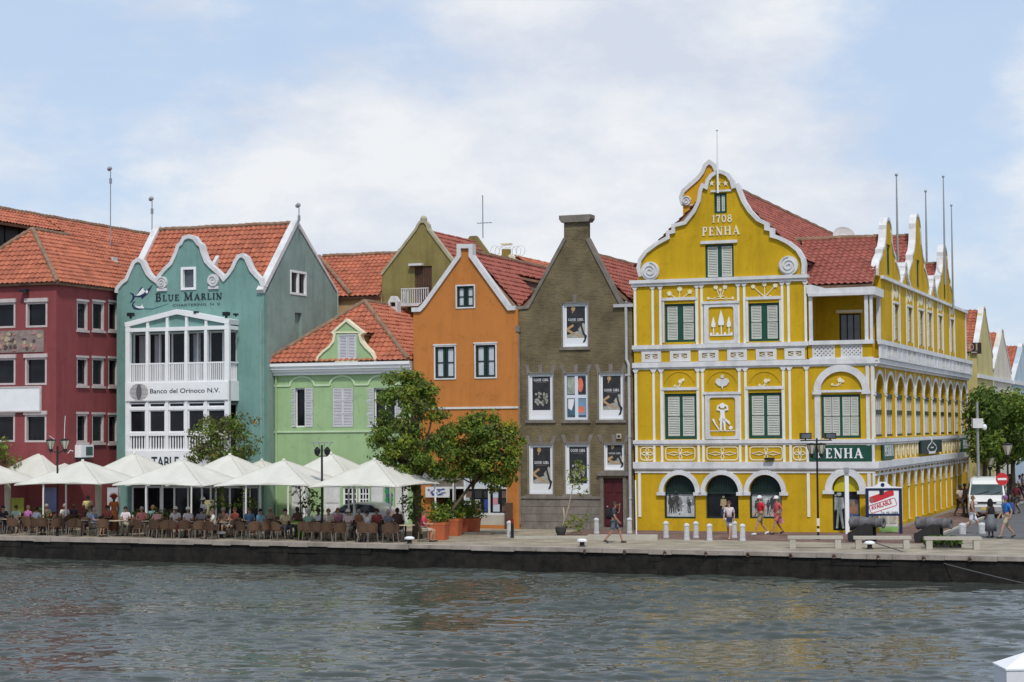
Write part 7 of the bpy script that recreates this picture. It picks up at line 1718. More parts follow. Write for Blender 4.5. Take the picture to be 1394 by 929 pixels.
        o = mb.build('bag', cmat(bag[0]), None); o.matrix_world = Matrix.Translation(Vector(pos)) @ Matrix.Rotation(rz, 4, 'Z') @ Matrix.Scale(k, 4); tag(o, bag[2], 'bag')
    th.scale = (k, k, k)
    return th
FWD = 0.0; RIGHT = PI / 2; LEFT = -PI / 2; BACK = PI
person('man walking right in dark grey shirt and slate shorts, hand at his mouth, black backpack', gp(836, 739.5), RIGHT - .15, 'walk', 1.74, (.05, .05, .065), (.10, .13, .17), 3, (.05, .035, .03), arm='mouth', backpack=(.015, .015, .018))
person('woman in white top and cream shorts with navy shoulder bag, strolling by the bollards', gp(993, 734.5), -.35, 'walk', 1.66, (.62, .52, .54), (.62, .60, .54), 0, (.10, .05, .03), female=True, bag=((.03, .035, .08), 'F', 'navy shoulder bag of the woman in white by the bollards'), shoes=(.45, .3, .22))
person('walker in bright red shirt, khaki shorts and white cap before the right shop arch', gp(1036, 728.5), LEFT + .3, 'walk', 1.74, (.55, .025, .04), (.26, .21, .15), 0, (.2, .17, .14), hat=(.72, .72, .72), shoes=(.7, .7, .7))
person('walker in pinkish red top, red shorts and white cap right of the right shop arch', gp(1058.5, 727.5), LEFT + .5, 'walk', 1.7, (.50, .10, .12), (.42, .12, .12), 3, (.12, .08, .05), hat=(.72, .72, .72), bag=((.55, .22, .28), 'R', 'pink carrier bag held by the walker in pinkish red'), female=True)
person('woman in olive brown top and white shorts walking past the white van', gp(1324, 726.5), RIGHT - .4, 'walk', 1.7, (.18, .12, .08), (.66, .66, .70), 3, (.16, .09, .05), female=True, sleeve=False)
person('woman with big black curly hair, black top and long grey skirt before the van', gp(1349, 732.5), PI + .5, 'stand', 1.66, (.02, .02, .024), (.15, .16, .18), 2, (.012, .01, .01), kind='skirt', long_hair=True, female=True, sleeve=False)
person('man in bright blue shirt, purple cap and beige shorts striding left at the right edge', gp(1371, 733), LEFT + .2, 'walk', 1.80, (.03, .16, .50), (.38, .33, .24), 0, (.1, .07, .05), hat=(.20, .09, .22), backpack=(.04, .06, .16))
person('person in dark maroon top standing by the no entry sign', gp(1384, 700), -1.0, 'walk', 1.68, (.13, .02, .03), (.05, .05, .06), 2, (.02, .02, .02))
person('person in white shirt walking beside the yellow side wall', gp(1307, 703), .4, 'walk', 1.66, (.5, .42, .36), (.06, .04, .04), 2, (.02, .015, .015), female=True)
person('person in dark red beside the yellow side wall near the van', gp(1314, 700.5), -.5, 'stand', 1.68, (.14, .04, .03), (.05, .03, .03), 2, (.02, .015, .015))
r8 = random.Random(77)
for i, (px_, py_, col, lb) in enumerate(((1388, 684, (.6, .6, .6), 'white'), (1376, 682, (.05, .05, .06), 'black'), (1392, 681, (.1, .12, .2), 'navy'), (1340, 684, (.3, .1, .1), 'brick red'), (1360, 679, (.45, .42, .38), 'beige'))):
    person('distant pedestrian in %s top under the street trees' % lb, gp(px_, py_), r8.uniform(-2, 2), 'walk', 1.7, col, (.06, .06, .08), r8.randrange(3), (.03, .02, .02), kind='trousers')
# terrace: standing
person('waiter standing at a table in white shirt and white cap', qp(277, 3.6), LEFT + .6, 'stand', 1.76, (.62, .63, .66), (.45, .45, .47), 2, (.02, .02, .02), hat=(.7, .7, .66), kind='trousers')
person('standing guest seen from behind in pale yellow shirt under the awning', qp(119.5, 6.5), BACK, 'stand', 1.72, (.55, .45, .22), (.06, .05, .05), 2, (.02, .015, .015), kind='trousers')
person('carnival dancer in orange costume and spiky red headdress beside the pillar', qp(155, 5.6), .3, 'stand', 1.74, (.55, .17, .05), (.42, .15, .06), 2, (.30, .03, .03), kind='gown', female=True)
p = qp(155, 5.6); th = thing('headdress', 'spiky red feather headdress on the orange costumed dancer', 'headdress', world=(p.x, p.y, 1.66)); mb = MB()
for i in range(11): a = -1.2 + 2.4 * i / 10; mb.tube([(0, 0, .0), (math.sin(a) * .16, -.02, math.cos(a) * .16), (math.sin(a) * .27, .01, math.cos(a) * .30)], [.03, .03, .006], 0, 6)
mb.build('feathers', mat('red_feather', (.35, .03, .03), .8, .2), th)
SEAT = [(22, 2.9, .0, (.36, .48, .40), 1, None, 'grey green'), (38, 2.8, PI * .85, (.36, .12, .32), 0, None, 'violet'), (4, 2.4, .6, (.03, .03, .04), 3, None, 'black'), (88, 4.9, .4, (.62, .58, .54), 1, None, 'ivory'), (101, 5.2, -.3, (.05, .03, .05), 2, None, 'dark plum'), (123, 2.9, -.8, (.42, .48, .47), 0, None, 'pale grey patterned'),
        (171, 2.9, .1, (.68, .62, .66), 3, None, 'white, left of the pink shirted guest'), (193, 2.9, .2, (.62, .20, .20), 0, None, 'salmon pink'), (239, 2.9, .0, (.66, .62, .60), 1, (.66, .64, .56), 'white with cream sunhat'), (256, 2.8, .3, (.70, .64, .66), 0, (.75, .75, .75), 'white with white cap'),
        (274, 2.3, PI + .3, (.22, .20, .22), 1, None, 'dark grey, back turned'), (304, 3.1, .3, (.20, .13, .10), 0, None, 'brown'), (320, 3.4, -.5, (.20, .05, .04), 1, None, 'rust red'), (339, 3.0, .4, (.10, .22, .42), 0, None, 'mid blue'), (354, 2.2, 1.1, (.22, .48, .68), 3, None, 'sky blue'), (368, 3.9, -.2, (.30, .22, .16), 1, None, 'tan'),
        (405, 4.2, -.4, (.16, .06, .06), 2, None, 'dark maroon'), (447, 3.0, .2, (.56, .50, .44), 0, None, 'oatmeal'), (474, 2.4, -.3, (.60, .48, .46), 3, (.62, .60, .55), 'patterned white with light hat'), (488, 2.9, .9, (.30, .13, .08), 1, None, 'rust brown'), (513, 3.6, .1, (.35, .06, .06), 1, None, 'crimson'), (577, 2.3, 1.3, (.48, .05, .09), 0, None, 'red, outermost by the terracotta pots'),
        (50, 1.5, PI - .6, (.5, .5, .52), 1, None, 'light grey, back to the water, left'), (128, 1.5, 1.4, (.16, .22, .35), 0, None, 'denim blue, side on'), (214, 1.5, PI + .4, (.60, .30, .28), 3, None, 'coral, back to the water'), (290, 1.5, -1.3, (.62, .60, .56), 0, None, 'off white, side on'), (388, 2.6, .5, (.55, .5, .3), 0, None, 'straw yellow'), (420, 1.5, PI, (.2, .3, .22), 1, None, 'sage green, back to the water'), (434, 3.2, -.6, (.6, .6, .62), 2, None, 'plain white, beside the lantern post'), (460, 3.8, .1, (.45, .2, .3), 0, None, 'plum pink'), (500, 1.6, -1.2, (.55, .52, .5), 3, None, 'stone grey, side on'), (528, 2.6, .8, (.15, .15, .2), 1, None, 'midnight blue'), (146, 3.9, -.3, (.4, .1, .1), 1, None, 'brick red behind'), (208, 4.6, .2, (.15, .3, .3), 0, None, 'teal'),
        (541, 4.4, -.2, (.12, .07, .07), 2, None, 'deep brown'), (63, 4.6, .2, (.10, .10, .07), 1, None, 'khaki')]
for i, (px_, t, rz, col, sk_, hat, lb) in enumerate(SEAT):
    p = qp(px_, t); lg = ((.45, .05, .06) if px_ in (239, 256) else (.08, .08, .10) if i % 3 else (.4, .36, .28))
    person('seated terrace guest in ' + lb + (' clothing' if 'hat' not in lb and 'cap' not in lb else ''), p, rz, 'sit', 1.72, col, lg, sk_, [(.05, .03, .02), (.12, .08, .05), (.02, .015, .015), (.3, .27, .24)][i % 4], hat=hat, kind='shorts' if i % 2 else 'trousers', female=i % 3 == 0)
    put_chair(p + Vector((-math.sin(rz) * -.0, 0, 0)), rz)
for px_, t in ((18, 1.1), (75, 1.2), (98, 1.0), (140, 1.0), (212, 1.0), (225, 1.1), (270, .95), (288, 1.0), (330, 1.0), (345, 1.0), (378, 1.05), (432, 1.0), (445, 1.1), (462, .95), (495, 1.0), (505, 1.2), (528, 1.1), (535, 1.6)):
    put_chair(qp(px_, t), PI + r7.uniform(-.9, .9))

# ================================================================ planters and plants on the terrace
M_TER = mat('terracotta', (.46, .12, .05), .85, .2, 3, .2, 10)
def potted(label, p, w0, w1, h, pm, cl, mix_, seed, square=True, size=.085, dens=420, cat='planter', name='planter'):
    th = thing(name, label, cat, world=p, rz=QA * .6); mb = MB()
    if square:
        for (a, z0, b, z1) in ((w0, 0, w1 * .97, h * .86), (w1, h * .86, w1, h)):
            mb.add([(sx * a, sy * a, z0) for sx, sy in ((-1, -1), (1, -1), (1, 1), (-1, 1))] + [(sx * b, sy * b, z1) for sx, sy in ((-1, -1), (1, -1), (1, 1), (-1, 1))], [(0, 1, 2, 3), (4, 5, 6, 7), (0, 1, 5, 4), (1, 2, 6, 5), (2, 3, 7, 6), (3, 0, 4, 7)])
    else: mb.lathe([(w0, 0), (w1 * .96, h * .85), (w1 * 1.05, h * .86), (w1 * 1.06, h), (w1 * .9, h), (w1 * .85, h * .9)], (0, 0, 0), 18)
    mb.build('pot', pm, th)
    vs, fs, ms = foliage(cl, size, seed, mix_, dens); me = bpy.data.meshes.new('foliage'); me.from_pydata([tuple(v) for v in vs], [], fs)
    for m in LF: me.materials.append(m)
    me.polygons.foreach_set('material_index', ms); o = bpy.data.objects.new('foliage', me); COL.objects.link(o); o.parent = th
    mb = MB(); mb.tube([(0, 0, h * .8), (.03, 0, h + .5)], .02); mb.build('stem', M_BARK, th)
    return th
for i, (px_, py_, w, hh, lb) in enumerate(((597, 735, .44, .78, 'front left terracotta planter with bushy green shrub, nearest the water'), (616, 729.5, .42, .80, 'second terracotta planter with shrub, behind the front left one'), (629, 727.5, .36, .74, 'third terracotta planter, left of the rightmost one'), (642.5, 727, .36, .74, 'rightmost terracotta planter with shrub and pink flowers'))):
    p = gp(px_, py_); cl = [(0, 0, hh + .25, .5), (-.35, 0, hh + .2, .38), (.35, .1, hh + .25, .4), (0, -.2, hh + .45, .42), (-.15, .1, hh + .75, .34), (.25, 0, hh + .65, .3)]
    potted(lb, p, w * .82, w, hh, M_TER, cl, [(0, 4), (1, 6), (2, 1)] + ([(4, .3)] if i == 3 else []), 90 + i)
p = gp(408.5, 731); th = potted('bright lime green bucket with a tall dark leaved plant at the quay edge', p, .22, .34, .74, mat('lime_plastic', (.22, .55, .02), .4, .05), [(-.25, 0, 2.55, .22), (0, 0, 2.25, .26), (.35, 0, 2.35, .2), (-.4, 0, 2.0, .2), (.1, 0, 1.6, .25), (0, 0, 1.1, .2)], [(1, 5), (3, 3), (6, 2)], 99, False, .10, 200)
mb = MB(); mb.tube([(0, 0, .6), (.03, 0, 1.4), (0, 0, 2.3)], .03); mb.tube([(.02, 0, 1.7), (-.3, 0, 2.5)], .015); mb.tube([(.02, 0, 1.8), (.35, 0, 2.35)], .015); mb.build('stem', M_BARK, th)
for i, (px_, t, lb, pm) in enumerate(((215, 4.3, 'low bushy terrace plant in dark box behind the white hatted guests', M_WOOD), (225, 4.2, 'spreading terrace plant in dark box left of the cream sunhat guest', M_WOOD), (52, 4.2, 'leafy terrace plant in front of the blue banner', M_WOOD), (300, 5.6, 'tall leafy terrace plant behind the waiter', M_WOOD), (335, 5.8, 'tall green terrace plant at the end of the turquoise shop front', M_WOOD), (424, 5.0, 'dark leafy terrace plant left of the double lantern post', M_WOOD), (478, 4.6, 'reddish leafy plant in front of the parked car', M_WOOD), (183, 4.7, 'small green terrace plant between the seated guests in white and pink', M_WOOD))):
    p = qp(px_, t); big = i in (3, 4, 5); cl = [(0, 0, .95 + .7 * big, .42), (.3, 0, .85 + .5 * big, .36), (-.3, 0, .85 + .5 * big, .36), (0, 0, .7, .3)] + ([(0, 0, 2.1, .35)] if big else [])
    potted(lb, p, .26, .30, .5, pm, cl, [(0, 4), (1, 4), (6, 2)] if i != 6 else [(3, 3), (4, 1), (1, 3)], 110 + i, True, .09, 260, name='potted_plant', cat='plant')
# panels and banners seen under the awnings
def flat(name, label, cat, x0, y0, x1, y1, d, m, th_=.04):
    q = rect(x0, y0, x1, y1, d); q = (q[0], q[1], max(q[2], .02), q[3]); t = thing(name, label, cat, ((q[0] + q[1]) / 2, d, q[2])); mb = MB(FT(d)); mb.box(q[0], q[1], 0, th_, q[2], q[3]); mb.build('panel', m, t)
    return t
flat('banner', 'mauve and blue printed banner under the left awning', 'banner', 61.5, 664, 77.5, 697, -5.9, mat('mauve_print', (.20, .22, .40), .7, .4, 1.2))
flat('menu_stand', 'lime yellow panel standing under the left awning', 'panel', 15.5, 678, 32, 703, -6.2, mat('lime_panel', (.42, .45, .08), .7, .1))
flat('banner', 'pale printed banner behind the orange costumed dancer', 'banner', 146, 664, 163, 700, -3.0, mat('pale_print', (.5, .5, .55), .7, .3, 2))
flat('menu_stand', 'pale yellow panel behind the waiter', 'panel', 277, 681, 291, 705, -3.2, mat('cream_panel', (.42, .40, .22), .7, .1))
# parked car behind the terrace
def loft(mb, secs, mi=0):
    n = len(secs[0]); k = 0; vs = [p for s in secs for p in s]
    fs = [(i * n + j, i * n + (j + 1) % n, (i + 1) * n + (j + 1) % n, (i + 1) * n + j) for i in range(len(secs) - 1) for j in range(n)] + [tuple(range(n)), tuple(range((len(secs) - 1) * n, len(secs) * n))]
    mb.add(vs, fs, mi)
def wheel(mb_t, mb_r, x, y, r, w):
    mb_t.lathe([(r * .6, -w / 2), (r * .95, -w / 2), (r, -w / 4), (r, w / 4), (r * .95, w / 2), (r * .6, w / 2)], (x, y, r), 20, 0, Matrix.Rotation(PI / 2, 3, 'X')); mb_r.lathe([(.02, -w / 2 + .01), (r * .6, -w / 2 + .02), (r * .6, w / 2 - .02), (.02, w / 2 - .01)], (x, y, r), 14, 0, Matrix.Rotation(PI / 2, 3, 'X'))
M_TYRE = mat('tyre_rubber', (.02, .02, .02), .85, .1); M_SIL = mat('silver_car_paint', (.68, .70, .73), .25, .03, metal=.1, spec=.5); M_CGL = glass_mat('car_glass', (.03, .04, .05), .05)
p = toW(uu(484, -5), -4.6, 0); th = thing('parked_car', 'silver hatchback parked sideways behind the terrace by the white garage doors', 'car', world=p, rz=A)
mb = MB(); W_ = .84
prof = [(-2.05, .35), (-2.1, .6), (-1.95, .78), (-1.1, .95), (-.45, 1.38), (.2, 1.48), (1.1, 1.42), (1.75, 1.05), (2.0, .85), (2.05, .45), (1.9, .3), (-1.9, .28)]
loft(mb, [[(x, -W_ * (.92 if z > 1.2 else 1), z) for x, z in prof], [(x, W_ * (.92 if z > 1.2 else 1), z) for x, z in prof]]); mb.build('body', M_SIL, th)
for pts in ([(-.98, .98), (-.42, 1.33), (.15, 1.41), (.15, .98)], [(.22, .98), (.22, 1.41), (1.02, 1.36), (1.5, 1.02)]):
    for sy in (-1, 1): mb = MB(); mb.add([(x, sy * (W_ + .006) * (.985), z) for x, z in pts] + [(x, sy * (W_ - .05), z) for x, z in pts], [(0, 1, 2, 3), (4, 5, 6, 7), (0, 1, 5, 4), (1, 2, 6, 5), (2, 3, 7, 6), (3, 0, 4, 7)]); mb.build('side_window', M_CGL, th)
for x in (-1.3, 1.3):
    for sy in (-1, 1): a, b = MB(), MB(); wheel(a, b, x, sy * .76, .31, .19); w_ = a.build('wheel', M_TYRE, th); b.build('rim', M_STL, w_)
# white van coming down the street
vp_ = gp(1344, 706); th = thing('white_van', 'white minivan facing the water at the corner of the side street', 'van', world=vp_, rz=A + .12); th.scale = (1.16, 1.1, 1.1)
mb = MB()
def vsec(y, w, zb, zt_, wt): return [(-w, y, zb), (w, y, zb), (w, y, zb + (zt_ - zb) * .48), (wt, y, zt_ - .06), (wt - .1, y, zt_), (-wt + .1, y, zt_), (-wt, y, zt_ - .06), (-w, y, zb + (zt_ - zb) * .48)]
loft(mb, [vsec(-.06, .78, .42, .82, .74), vsec(0, .84, .3, .98, .80), vsec(.35, .86, .28, 1.10, .82), vsec(.95, .86, .28, 1.80, .72), vsec(1.5, .86, .28, 1.92, .72), vsec(3.9, .86, .28, 1.92, .72), vsec(4.2, .84, .32, 1.8, .70)]); mb.build('body', mat('white_van_paint', (.74, .75, .74), .3, .04, spec=.5), th, smooth=False)
mb = MB(); mb.add([(-.74, .345, 1.13), (.74, .345, 1.13), (.66, .915, 1.75), (-.66, .915, 1.75), (-.72, .40, 1.13), (.72, .40, 1.13), (.64, .97, 1.75), (-.64, .97, 1.75)], [(0, 1, 2, 3), (4, 5, 6, 7), (0, 1, 5, 4), (1, 2, 6, 5), (2, 3, 7, 6), (3, 0, 4, 7)]); mb.build('windscreen', glass_mat('windscreen_glass', (.06, .09, .09), .04), th)
for sx in (-1, 1):
    for y0_, y1_ in ((1.1, 1.9), (2.0, 3.2)): mb = MB(); mb.box(sx * .845 - .03, sx * .845 + .02, y0_, y1_, 1.15, 1.66); mb.v = [Vector((v.x - sx * .05 * max(0, (v.z - 1.1)) * 2.0, v.y, v.z)) for v in mb.v]; mb.build('side_window', M_CGL, th)
    mb = MB(); mb.prism(rbox(sx * .58 - .2, sx * .58 + .2, .68, .84, .05), -.085, -.04); mb.build('headlight', mat('lamp_glass', (.6, .62, .62), .1, .05, spec=.6), th)
    mb = MB(); mb.box(sx * .98 - .1, sx * .98 + .1, .5, .6, 1.12, 1.34); mb.tube([(sx * .8, .6, 1.15), (sx * .95, .56, 1.2)], .02); mb.build('wing_mirror', M_BLK, th)
    for y in (.75, 3.4): a, b = MB(lambda x, y_, z: (x, y_, z)), MB(); wheel(a, b, 0, 0, .31, .2); Mz = Matrix.Rotation(PI / 2, 3, 'Z'); a.v = [Mz @ v + Vector((sx * .76, y, 0)) for v in a.v]; b.v = [Mz @ v + Vector((sx * .76, y, 0)) for v in b.v]; w_ = a.build('wheel', M_TYRE, th); b.build('rim', M_STL, w_)
mb = MB(); mb.box(-.8, .8, -.13, -.05, .34, .56); mb.build('bumper', mat('grey_bumper', (.30, .30, .31), .6, .1), th); mb = MB(); mb.box(-.27, .27, -.145, -.131, .42, .54); mb.build('number_plate', mat('plate_yellow', (.55, .45, .12), .5, .05), th)
mb = MB(); mb.box(-.42, .42, -.10, -.05, .72, .80); mb.build('grille', M_BLK, th); mb = MB(); mb.tube([(-.5, .34, 1.13), (.1, .44, 1.3)], .015); mb.tube([(.2, .34, 1.13), (.6, .42, 1.25)], .015); mb.build('wiper', M_BLK, th)
# more traffic hints beyond: far parked car
p = gp(1392, 671); 
# ================================================================ street furniture
def lamp_glass(mb, c, mi=0): mb.lathe([(.10, 0), (.21, .34), (.19, .35), (.09, .01)], c, 8, mi)
M_LGL = mat('milky_lantern_glass', (.55, .52, .42), .35, .1, 4); 
def lantern(th, c, s_=1.0):
    mb = MB(); mb.lathe([(.09 * s_, 0), (.22 * s_, .40 * s_), (.20 * s_, .41 * s_), (.05 * s_, .42 * s_)], c, 8); mb.build('lantern', M_LGL, th)
    mb = MB(); mb.lathe([(.02, -.18 * s_), (.10 * s_, -.10 * s_), (.11 * s_, .0)], c, 8); mb.lathe([(.23 * s_, .40 * s_), (.24 * s_, .44 * s_), (.02, .50 * s_)], c, 8)
    for k in range(6): a = k * PI / 3; mb.tube([(c[0] + .095 * s_ * math.cos(a), c[1] + .095 * s_ * math.sin(a), c[2]), (c[0] + .225 * s_ * math.cos(a), c[1] + .225 * s_ * math.sin(a), c[2] + .4 * s_)], .012, 0, 5)
    mb.build('lantern_frame', M_BLK, th)
# left double lantern
p = qp(78, 1.3); th = thing('street_lamp', 'black double lantern on a tall post among the left awnings', 'street lamp', world=p); k = p.y / FPX; zA = CAM.z - (616 - 588) * k
mb = MB(); mb.tube([(0, 0, 0), (0, 0, .8), (0, 0, zA + .3)], [.07, .05, .045]); mb.tube([(-.34, 0, zA + .12), (0, 0, zA - .05), (.36, 0, zA + .12)], .03); mb.build('post', M_BLK, th); lantern(th, (-.32, 0, zA + .16)); lantern(th, (.36, 0, zA + .16))
mb = MB(); mb.tube([(.33, 0, zA + .6), (.34, 0, zA + 1.2), (.37, 0, zA + 1.75)], .018); mb.tube([(-.15, 0, zA + .62), (-.4, 0, zA + .8)], .015); mb.tube([(.5, 0, zA - .05), (.62, 0, zA + .1), (.75, 0, zA + .05)], .02); mb.build('bracket', M_WHT, th)
# lantern by the green house
p = qp(438.5, 1.4); th = thing('street_lamp', 'black twin lantern with flat hood in front of the green house', 'street lamp', world=p); k = p.y / FPX; zA = CAM.z - (622 - 586) * k
mb = MB(); mb.tube([(0, 0, 0), (0, 0, .9), (0, 0, zA + .5)], [.08, .055, .045]); mb.tube([(-.2, 0, zA), (.24, 0, zA)], .025); mb.build('post', M_BLK, th); mb = MB(); mb.box(-.48, .48, -.16, .16, zA + .58, zA + .63); 
for x in (-.4, -.13, .13, .4): mb.tube([(x, 0, zA + .58), (x * .5, 0, zA + .2)], .012, 0, 5)
mb.build('hood', M_STL, th)
for x in (-.21, .24):
    mb = MB(); mb.lathe([(.03, -.02), (.12, .08), (.15, .25), (.09, .33), (.02, .40)], (x, 0, zA + .02), 8); mb.build('lantern', M_BLK, th)
# lamp with two flood lights in front of the yellow house
p = gp(1114, 735.5); th = thing('street_lamp', 'black lamp post with two floodlights in front of the yellow house', 'street lamp', world=p, rz=0); k = p.y / FPX; zA = CAM.z - (600 - 580) * k
mb = MB(); mb.tube([(0, 0, 0), (0, 0, .3), (0, 0, zA + .1)], [.075, .05, .04]); mb.tube([(-.72, 0, zA), (.66, 0, zA)], .025); mb.build('post', M_BLK, th)
mb = MB(); mb.lathe([(.078, .62), (.075, .95)], (0, 0, 0), 10); mb.lathe([(.074, .36), (.076, .5)], (0, 0, 0), 10); mb.build('band', M_CRM, th)
for x in (-.24, .18): lantern(th, (x + .0, -.02, zA - .58), .95)
mb = MB(); mb.tube([(-.24, 0, zA - .72), (0, 0, zA - .85), (.18, 0, zA - .72)], .025); mb.build('bracket', M_BLK, th)
for x in (-.50, .58):
    mb = MB(); mb.box(x - .24, x + .24, -.22, .12, zA + .06, zA + .33); mb.box(x - .03, x + .03, -.03, .03, zA, zA + .06); fl_ = mb.build('floodlight', M_BLK, th); mb = MB(); mb.box(x - .2, x + .2, -.235, -.221, zA + .1, zA + .29); mb.build('lamp_glass', M_GLS2, fl_)
for px_, py_, Y_, lb in ((1345, 625, 112, 'left of the two street lamps under the street trees'), (1369, 609, 108, 'taller right of the two street lamps under the street trees')):
    p = Vector(((px_ - 697) * Y_ / FPX, Y_, 0)); th = thing('street_lamp', lb, 'street lamp', world=p); zA = CAM.z - (py_ + 14 - 579) * Y_ / FPX; mb = MB(); mb.tube([(0, 0, 0), (0, 0, zA)], [.08, .05]); mb.build('post', M_BLK, th); lantern(th, (0, 0, zA + .1), 1.35)
# camera mast
Y_ = 104; p = Vector(((1329 - 697) * Y_ / FPX, Y_, 0)); th = thing('camera_mast', 'grey mast with white box and round surveillance camera at the street corner', 'camera mast', world=p); zz_ = lambda y: CAM.z - (y - 579) * Y_ / FPX
mb = MB(); mb.tube([(0, 0, 0), (0, 0, zz_(548))], [.085, .07], 0, 10); mb.build('mast', M_STL, th); mb = MB(); mb.box(-.3, .26, -.24, .1, zz_(584), zz_(571)); mb.box(-.36, -.3, -.05, .05, zz_(581), zz_(579)); mb.build('equipment_box', M_WHT, th)
mb = MB(); mb.tube([(.1, 0, zz_(578)), (.34, -.1, zz_(577))], .03); mb.ball((.36, -.1, zz_(583)), .13, 0, 12, 1.3); mb.build('camera', M_WHT2, th)
# no entry sign
Y_ = 98; p = Vector(((1361 - 697) * Y_ / FPX, Y_, 0)); th = thing('road_sign', 'round red no entry road sign with white bar above the van', 'road sign', world=p); zc = CAM.z - (653.5 - 579) * Y_ / FPX
mb = MB(); mb.tube([(0, .03, 0), (0, .03, zc + .2)], .03); mb.build('post', M_STL, th); mb = MB(FT(0)); mb.disc(0, zc, .32, -.02, .0, 0, 24); so2 = mb.build('sign_face', M_REDP, th); mb = MB(FT(0)); mb.box(-.23, .23, -.03, -.02, zc - .055, zc + .055); mb.build('bar', M_WHT2, so2)
# street name sign on thin pole
p = gp(1083.5, 724); th = thing('street_name_sign', 'thin black pole with small dark name plate against the yellow wall', 'sign', world=p); k = p.y / FPX; mb = MB(); zt_2 = CAM.z - (638 - 580) * k; mb.tube([(0, 0, 0), (0, 0, zt_2)], .025); mb.build('post', M_BLK, th); mb = MB(); mb.box(-.3, .3, -.04, -.01, zt_2 - .12, zt_2 + .06); mb.build('plate', mat('dark_grey_plate', (.07, .07, .07), .6, .2), th)
mb = MB(FT(-.042)); 
for i in range(5): mb.box(-.24 + i * .1, -.17 + i * .1, -.003, 0, zt_2 - .06, zt_2)
mb.build('lettering', M_CRM, th)
# white post near the corner, leaning white pole left of the yellow house
p = gp(1153.5, 727); th = thing('white_post', 'square white post with small box lamp in front of the corner arch', 'post', world=p); k = p.y / FPX; h = CAM.z - (637 - 580) * k; mb = MB(); mb.box(-.09, .09, -.09, .09, 0, h); mb.build('post', M_WHT2, th); mb = MB(); mb.box(-.14, .1, -.2, -.091, h - .25, h + .0); mb.build('lamp_box', M_STL, th)
p = gp(866.5, 732); th = thing('white_pole', 'thin white pole leaning at the left corner of the yellow house', 'pole', world=p); mb = MB(); mb.tube([(0, 0, 0), (-.02, 0, 2.6)], .03); mb.build('pole', M_WHT2, th)
# AVAILABLE board
p = gp(1204, 727); th = thing('notice_board', 'blue framed notice board reading AVAILABLE with red roller picture behind the cannon', 'notice board', world=p, rz=A * .3); k = p.y / FPX
Xs = lambda px: (px - 1204) * k
Zs = lambda py: CAM.z - (py - 579.5) * k
for x in (1181.5, 1226): mb = MB(); mb.box(Xs(x) - .07, Xs(x) + .07, -.07, .07, 0, Zs(666)); mb.build('post', M_BLUE, th)
mb = MB(); mb.box(Xs(1181.5), Xs(1226), -.05, .05, Zs(700.5), Zs(667)); bo = mb.build('board', M_WHT2, th); mb = MB(FT(0)); mb.ribbon(rc(Xs(1181), Xs(1226.5), Zs(701), Zs(666.5)), .10, -.075, .072, 0, closed=True); mb.build('frame', M_BLUE, th)
mb = MB(FT(0)); mb.prism([(Xs(1179), Zs(665.5)), (Xs(1229), Zs(665.5)), (Xs(1229), Zs(664)), (Xs(1214), Zs(662.5)), (Xs(1207), Zs(656.5)), (Xs(1199), Zs(656.5)), (Xs(1192), Zs(662.5)), (Xs(1179), Zs(664))], -.06, .06); to = mb.build('crest', M_WHT2, th); mb = MB(FT(0)); mb.disc(Xs(1202.5), Zs(660.5), .09, -.075, -.06, 0, 14); mb.build('disc', M_BLUE, to)
mb = MB(FT(0)); e = -.06
mb.prism([(Xs(1184.5), Zs(677)), (Xs(1213), Zs(667.5)), (Xs(1217), Zs(669)), (Xs(1217.5), Zs(674.5)), (Xs(1191), Zs(684.5)), (Xs(1185.5), Zs(683))], e, e + .005, 0); mb.disc(Xs(1187.5), Zs(681), .11, e - .004, e, 1, 12, .14); mb.prism([(Xs(1198), Zs(667.2)), (Xs(1204.5), Zs(667.2)), (Xs(1203.5), Zs(674)), (Xs(1198), Zs(674.5))], e - .006, e, 2); mb.build('roller_picture', [M_REDP, mat('dull_red_print', (.34, .10, .10), .6, .1), M_GAP], bo)
mb = MB(FT(0)); ro = math.atan2(Zs(682.5) - Zs(691.5), Xs(1216) - Xs(1188)); mb.text('AVAILABLE', Xs(1187.5), Zs(694.8), .20, e - .002, .98, 0, bold=.02, rot=ro)
c = (Xs(1202.5), Zs(688.5)); fr = [(c[0] + x * math.cos(ro) - y * math.sin(ro), c[1] + x * math.sin(ro) + y * math.cos(ro)) for x, y in rbox(-.62, .62, -.18, .18, .07)]; mb.ribbon(fr, .025, e - .003, e + .002, 0, closed=True); mb.build('stamp', M_REDP, bo)
mb = MB(FT(0)); mb.text('Tel. 461-0686', Xs(1199), Zs(699.3), .10, e - .002, .80, 0); mb.build('lettering', M_DRK, bo)
# small display stand behind the board
p = gp(1222, 727.5); p = p + Vector((0, 2.2, 0)); th = thing('display_stand', 'small white display stand with green base behind the notice board', 'display stand', world=p, rz=A * .5); mb = MB(); mb.box(-.45, .45, -.2, .2, .25, 1.15); mb.box(-.45, .45, -.21, .21, 0, .249, 1); mb.box(-.36, -.02, -.22, -.201, .4, 1.0, 2); mb.box(.08, .38, -.22, -.201, .4, 1.0, 2); mb.build('cabinet', [M_WHT, mat('pale_green_paint', (.25, .45, .15), .7, .1), mat('faded_poster', (.45, .42, .36), .7, .3, 6)], th)
